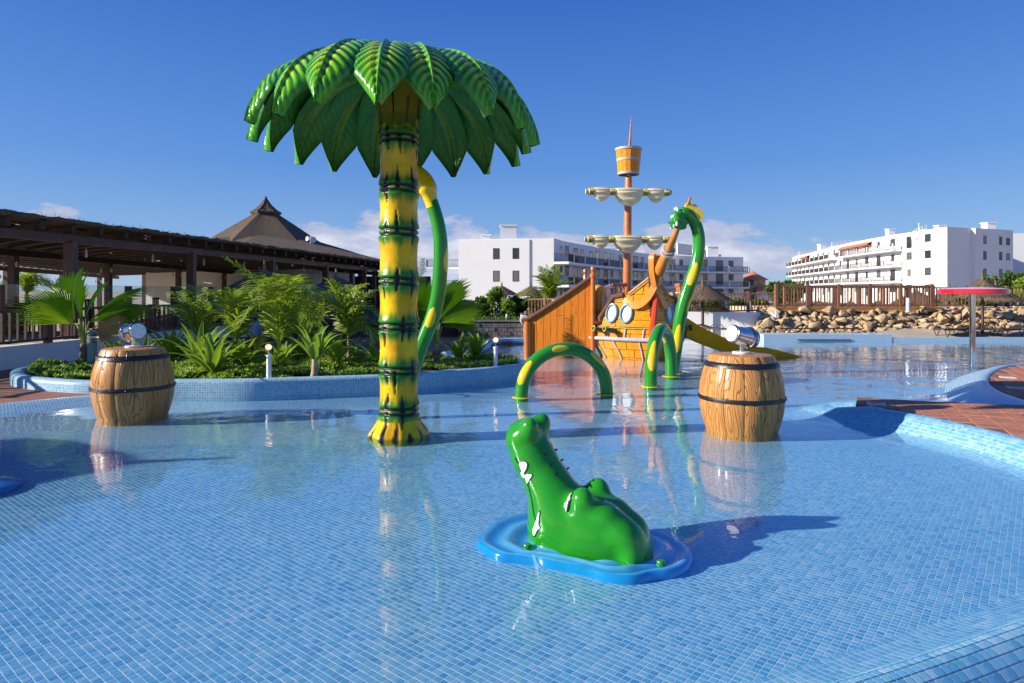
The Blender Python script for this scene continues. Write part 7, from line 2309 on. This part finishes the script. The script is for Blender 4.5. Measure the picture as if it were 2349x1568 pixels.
def strap_plant(label, base, n, L, w, seed, up=.9, stem=.12, pale=False, lean=(0, 0)):
    rr_ = random.Random(seed)
    t = thing('strap_leaved_plant', label, 'plant', tuple(base), 0, 'strap leaved plants in the bed')
    b = Vector(base)
    top = b + Vector((lean[0], lean[1], stem))
    part('stem', MB().tube([tuple(b + Vector((0, 0, -.03))), tuple(b.lerp(top, .5) + Vector((.012, 0, 0))), tuple(top + Vector((0, 0, .03)))], [.062, .050, .046] if pale else [.045, .038, .03], 12), M['pale_stem'] if pale else M['petiole'], t)
    for i in range(n):
        a = 2 * PI * i * .382 + rr_.uniform(-.3, .3)
        f = i / n
        el_ = lerp(.70, 1.5, f ** .8) * (.4 + .6 * up) + rr_.uniform(-.1, .1)
        l = 1.15 * L * rr_.uniform(.75, 1.1) * (1 - .15 * f); ww = 1.2 * w * rr_.uniform(.8, 1.15)
        d = Vector((math.cos(a), math.sin(a), 0)); s = Vector((-math.sin(a), math.cos(a), 0))
        fold = rr_.uniform(.25, .9) if rr_.random() < .45 else rr_.uniform(0, .25)
        mb = MB(); nu = 12
        p = top + d * .012; e = el_
        for k in range(nu + 1):
            u = k / nu
            e = el_ - (.75 + fold * 1.7) * max(0, u - .18) ** 1.7 * (1.6 - .8 * f)
            wd = ww * (math.sin(PI * min(1, .14 + .86 * (u ** .85))) ** .7) * (1 if u < .98 else .2)
            dirv = d * math.cos(e) + Vector((0, 0, math.sin(e))); nrm_ = d * -math.sin(e) + Vector((0, 0, math.cos(e)))
            tw_ = rr_.uniform(-.05, .05)
            mb.v += [tuple(p - s * wd + nrm_ * (.20 * wd)), tuple(p - nrm_ * (.20 * wd)), tuple(p + s * wd + nrm_ * (.20 * wd))]
            p = p + dirv * (l / nu) + s * tw_ * .06
        mb.f = [(k * 3 + j, k * 3 + j + 1, (k + 1) * 3 + j + 1, (k + 1) * 3 + j) for k in range(nu) for j in range(2)]; mb.m = [0] * len(mb.f)
        part('leaf', mb, M['strap'], t, 180)
    return t
strap_plant('stout strap leaved plant on a pale bare stem, left of the yellow trunk', at_bed(718, 868), 13, .62, .050, 1, .95, .30, True, (.03, 0))
strap_plant('strap leaved plant with yellow green base, right of the left spot light', at_bed(642, 862), 12, .46, .040, 2, .85, .20)
strap_plant('bushy strap leaved plant at the front rim right of the left barrel', at_bed(488, 868), 20, .72, .042, 3, .80, .10)
strap_plant('tall strap leaved plant behind the bushy one, right of the left barrel', at_bed(458, 856), 20, .82, .044, 4, .88, .12)
strap_plant('strap leaved plant close beside the left barrel, behind its top hoop', at_bed(396, 836), 18, .74, .044, 5, .88, .12)
strap_plant('strap leaved plant between the fan palm and the left barrel', at_bed(330, 838), 14, .55, .040, 6, .8, .10)
strap_plant('low strap leaved plant under the coconut palm left of the yellow trunk', at_bed(802, 832), 9, .55, .045, 7, .75, .08)
strap_plant('strap leaved plant touching the left side of the yellow trunk', at_bed(862, 838), 9, .55, .045, 8, .7, .08)
strap_plant('strap leaved plant beside the right fan palm trunk', at_bed(1052, 830), 14, .58, .036, 9, .85, .08)
strap_plant('strap leaved plant at the right end of the bed by the spot light', at_bed(1092, 828), 16, .64, .038, 10, .9, .08)
strap_plant('small strap leaved plant behind the bushy one, under the slim coconut palm', at_bed(530, 824), 14, .55, .036, 11, .85, .08)
strap_plant('strap leaved plant at the back of the bed between the two middle palms', at_bed(592, 812), 14, .55, .036, 12, .85, .08)
strap_plant('strap leaved plant at the back of the bed behind the stout one', at_bed(742, 814), 14, .6, .036, 13, .85, .08)

strap_plant('strap leaved plant between the left spot light and the bushy one', at_bed(556, 852), 15, .60, .042, 14, .85, .10)
strap_plant('strap leaved plant behind the stout one, left of the yellow trunk', at_bed(770, 846), 14, .62, .044, 15, .85, .10)
strap_plant('strap leaved plant at the back of the bed close to the louvred bollard', at_bed(262, 826), 12, .5, .036, 16, .85, .08)
strap_plant('strap leaved plant between the big coconut palm and the stout plant', at_bed(686, 832), 13, .6, .042, 17, .85, .10)
d = 11.9
for i, (px, lab) in enumerate(((700, 'bushy young coconut palm between the largest one and the yellow trunk'), (452, 'small coconut palm behind the tall strap leaved plant'))):
    b = Vector((P(px, 800, d).x, d + .3 * (i % 2), .17))
    feather_palm(lab, b, [[ray(px + 34 * math.cos(a), 742 - 34 * math.sin(a), d + .2 * math.sin(5 * a)), ray(px + 66 * math.cos(a), 726 - 62 * math.sin(a), d + .5 * math.sin(5 * a)), ray(px + 96 * math.cos(a), 728 - 70 * math.sin(a), d + .8 * math.sin(5 * a))] for a in np.linspace(.3 + .1 * i, 2.85, 5)], 22, .38, .35, w=.018, seed=60 + i)

def blob_cloud(c, r, n, rr_):
    """points through a lumpy crown, thicker near its skin"""
    out = []
    subs = [(np.array(c) + np.array([rr_.uniform(-.6, .6) * r[0], rr_.uniform(-.6, .6) * r[1], rr_.uniform(-.45, .7) * r[2]]), rr_.uniform(.35, .6)) for _ in range(9)]
    for k in range(n):
        sc_, s = subs[rr_.randrange(9)]
        v = np.array([rr_.gauss(0, 1), rr_.gauss(0, 1), rr_.gauss(0, 1)]); v /= np.linalg.norm(v)
        q = sc_ + v * np.array(r) * s * rr_.random() ** .4
        out.append(q)
    return np.array(out)
def shrub(label, c, r, n, leaf, seed, mat='shrub', flowers=None):
    rr_ = random.Random(seed)
    t = thing('shrub', label, 'shrub', (c[0], c[1], c[2] - r[2]))
    pts_ = blob_cloud(c, r, n, rr_) - np.array([c[0], c[1], c[2] - r[2]])
    pts_[:, 2] = np.maximum(pts_[:, 2], .02)
    part('foliage', scatter_leaves('foliage', pts_, leaf, M[mat], 4, .0, .32), None, t)
    mb = MB()
    for k in range(5):
        q = pts_[rr_.randrange(len(pts_))]; mb.tube([(rr_.uniform(-.05, .05), 0, -.05), tuple(q * .5), tuple(q)], [.02, .012, .005], 5)
    o = part('stems', mb, M['stem'], t, local=True); o['kind'] = 'stuff'
    if flowers:
        fp_ = pts_[:flowers] * np.array([.9, .9, .95]) + np.array([0, -.1, .03])
        o = part('flowers', scatter_leaves('flowers', fp_, .05, M['pink'], 4, .2, .5), None, t); o['kind'] = 'stuff'
    return t
def shp(px, py, d): p = P(px, py, d); return (p.x, d, p.z)
shrub('rounded dark green shrub left of the tidy parasol in the garden', shp(1118, 712, 23), (.42, .35, .45), 900, .10, 1)
shrub('taller yellow green shrub beside the pole of the tidy parasol', shp(1136, 690, 22.6), (.30, .3, .55), 800, .10, 2, 'cover')
shrub('shrub with pink flowers right of the tidy parasol', shp(1166, 716, 22.4), (.33, .3, .36), 700, .11, 3, 'cover', 12)
shrub('spiky green shrub in front of the lit hotel ground floor window', shp(1190, 712, 22.8), (.32, .3, .38), 600, .14, 4)
shrub('low dark shrub at the left end of the block wall garden', shp(1088, 722, 22), (.5, .35, .32), 900, .10, 5)
shrub('shrub with reddish leaves behind the brown railing left of the ship', shp(1236, 705, 25), (.5, .35, .42), 800, .10, 6)
shrub('low shrub under the young coconut palm by the ship wing', shp(1268, 716, 22.5), (.42, .3, .3), 700, .10, 7)
cg = np.stack([NR.uniform(P(1010, 0, 22).x, 2.4, 2600), NR.uniform(20.5, 23.8, 2600), NR.uniform(.53, .62, 2600)], 1)
o = put('garden_cover', scatter_leaves('garden_cover', cg, .07, M['shrub'], 5, .4, .25)); o['kind'] = 'stuff'; o['label'] = 'dark low planting on the garden above the block wall'; o['category'] = 'ground cover'
# greenery behind the right hand railings
hd_px = [(1575, 705, 25, .55, 'dark hedge shrub behind the ramp railing, by the serpent neck'), (1640, 706, 26, .6, 'dark hedge shrub behind the ramp railing, right of the big parasol'), (1690, 706, 27, .55, 'dark hedge shrub behind the ramp railing under the tower'), (1735, 705, 28, .5, 'dark hedge shrub left of the terrace railing corner')]
for i, (px, py, d, r_, lab) in enumerate(hd_px): shrub(lab, shp(px, py, d), (r_, .4, .32), 700, .11, 20 + i)
for i, (px, py, d, r_, hh, lab) in enumerate(((2215, 690, 27, .7, .45, 'leafy green bush left of the mushroom shower, behind the railing'), (2265, 694, 26.5, .7, .42, 'leafy green bush behind the railing below the red disc'), (2300, 672, 30, .9, .75, 'feathery yellow green tree behind the railing right of the mushroom'), (2345, 680, 27, .8, .65, 'bright green bush at the right edge behind the railing'), (2345, 655, 36, 1.2, .6, 'dark tree top at the right edge before the neighbouring hotel'))):
    shrub(lab, shp(px, py, d), (r_, .5, hh), 1000, .16, 30 + i, 'cover' if i % 2 else 'shrub')
for i, (px, py, d, lab) in enumerate(((1790, 676, 80, 'far palm crown left of the right hotel, above the railing'), (1812, 680, 76, 'far tree crown beside the right hotel front'))):
    shrub(lab, shp(px, py, d), (1.7, 1.4, 1.3), 500, .6, 40 + i)
# small palms between the shrubs on the right
for i, (px, py, d, lab) in enumerate(((2240, 702, 25.5, 'low fan of palm leaves behind the railing below the mushroom disc'), (2335, 700, 25, 'low fan of palm leaves behind the railing at the right edge'))):
    b = Vector(shp(px, py, d))
    feather_palm(lab, b, [[b + Vector((.2 * math.cos(a), .1 * math.sin(a * 2), .25)), b + Vector((.55 * math.cos(a), .2 * math.sin(a * 2), .25 + .35 * math.sin(a)))] for a in np.linspace(.2, 2.95, 8)], 26, .3, .1, w=.02, seed=50 + i)
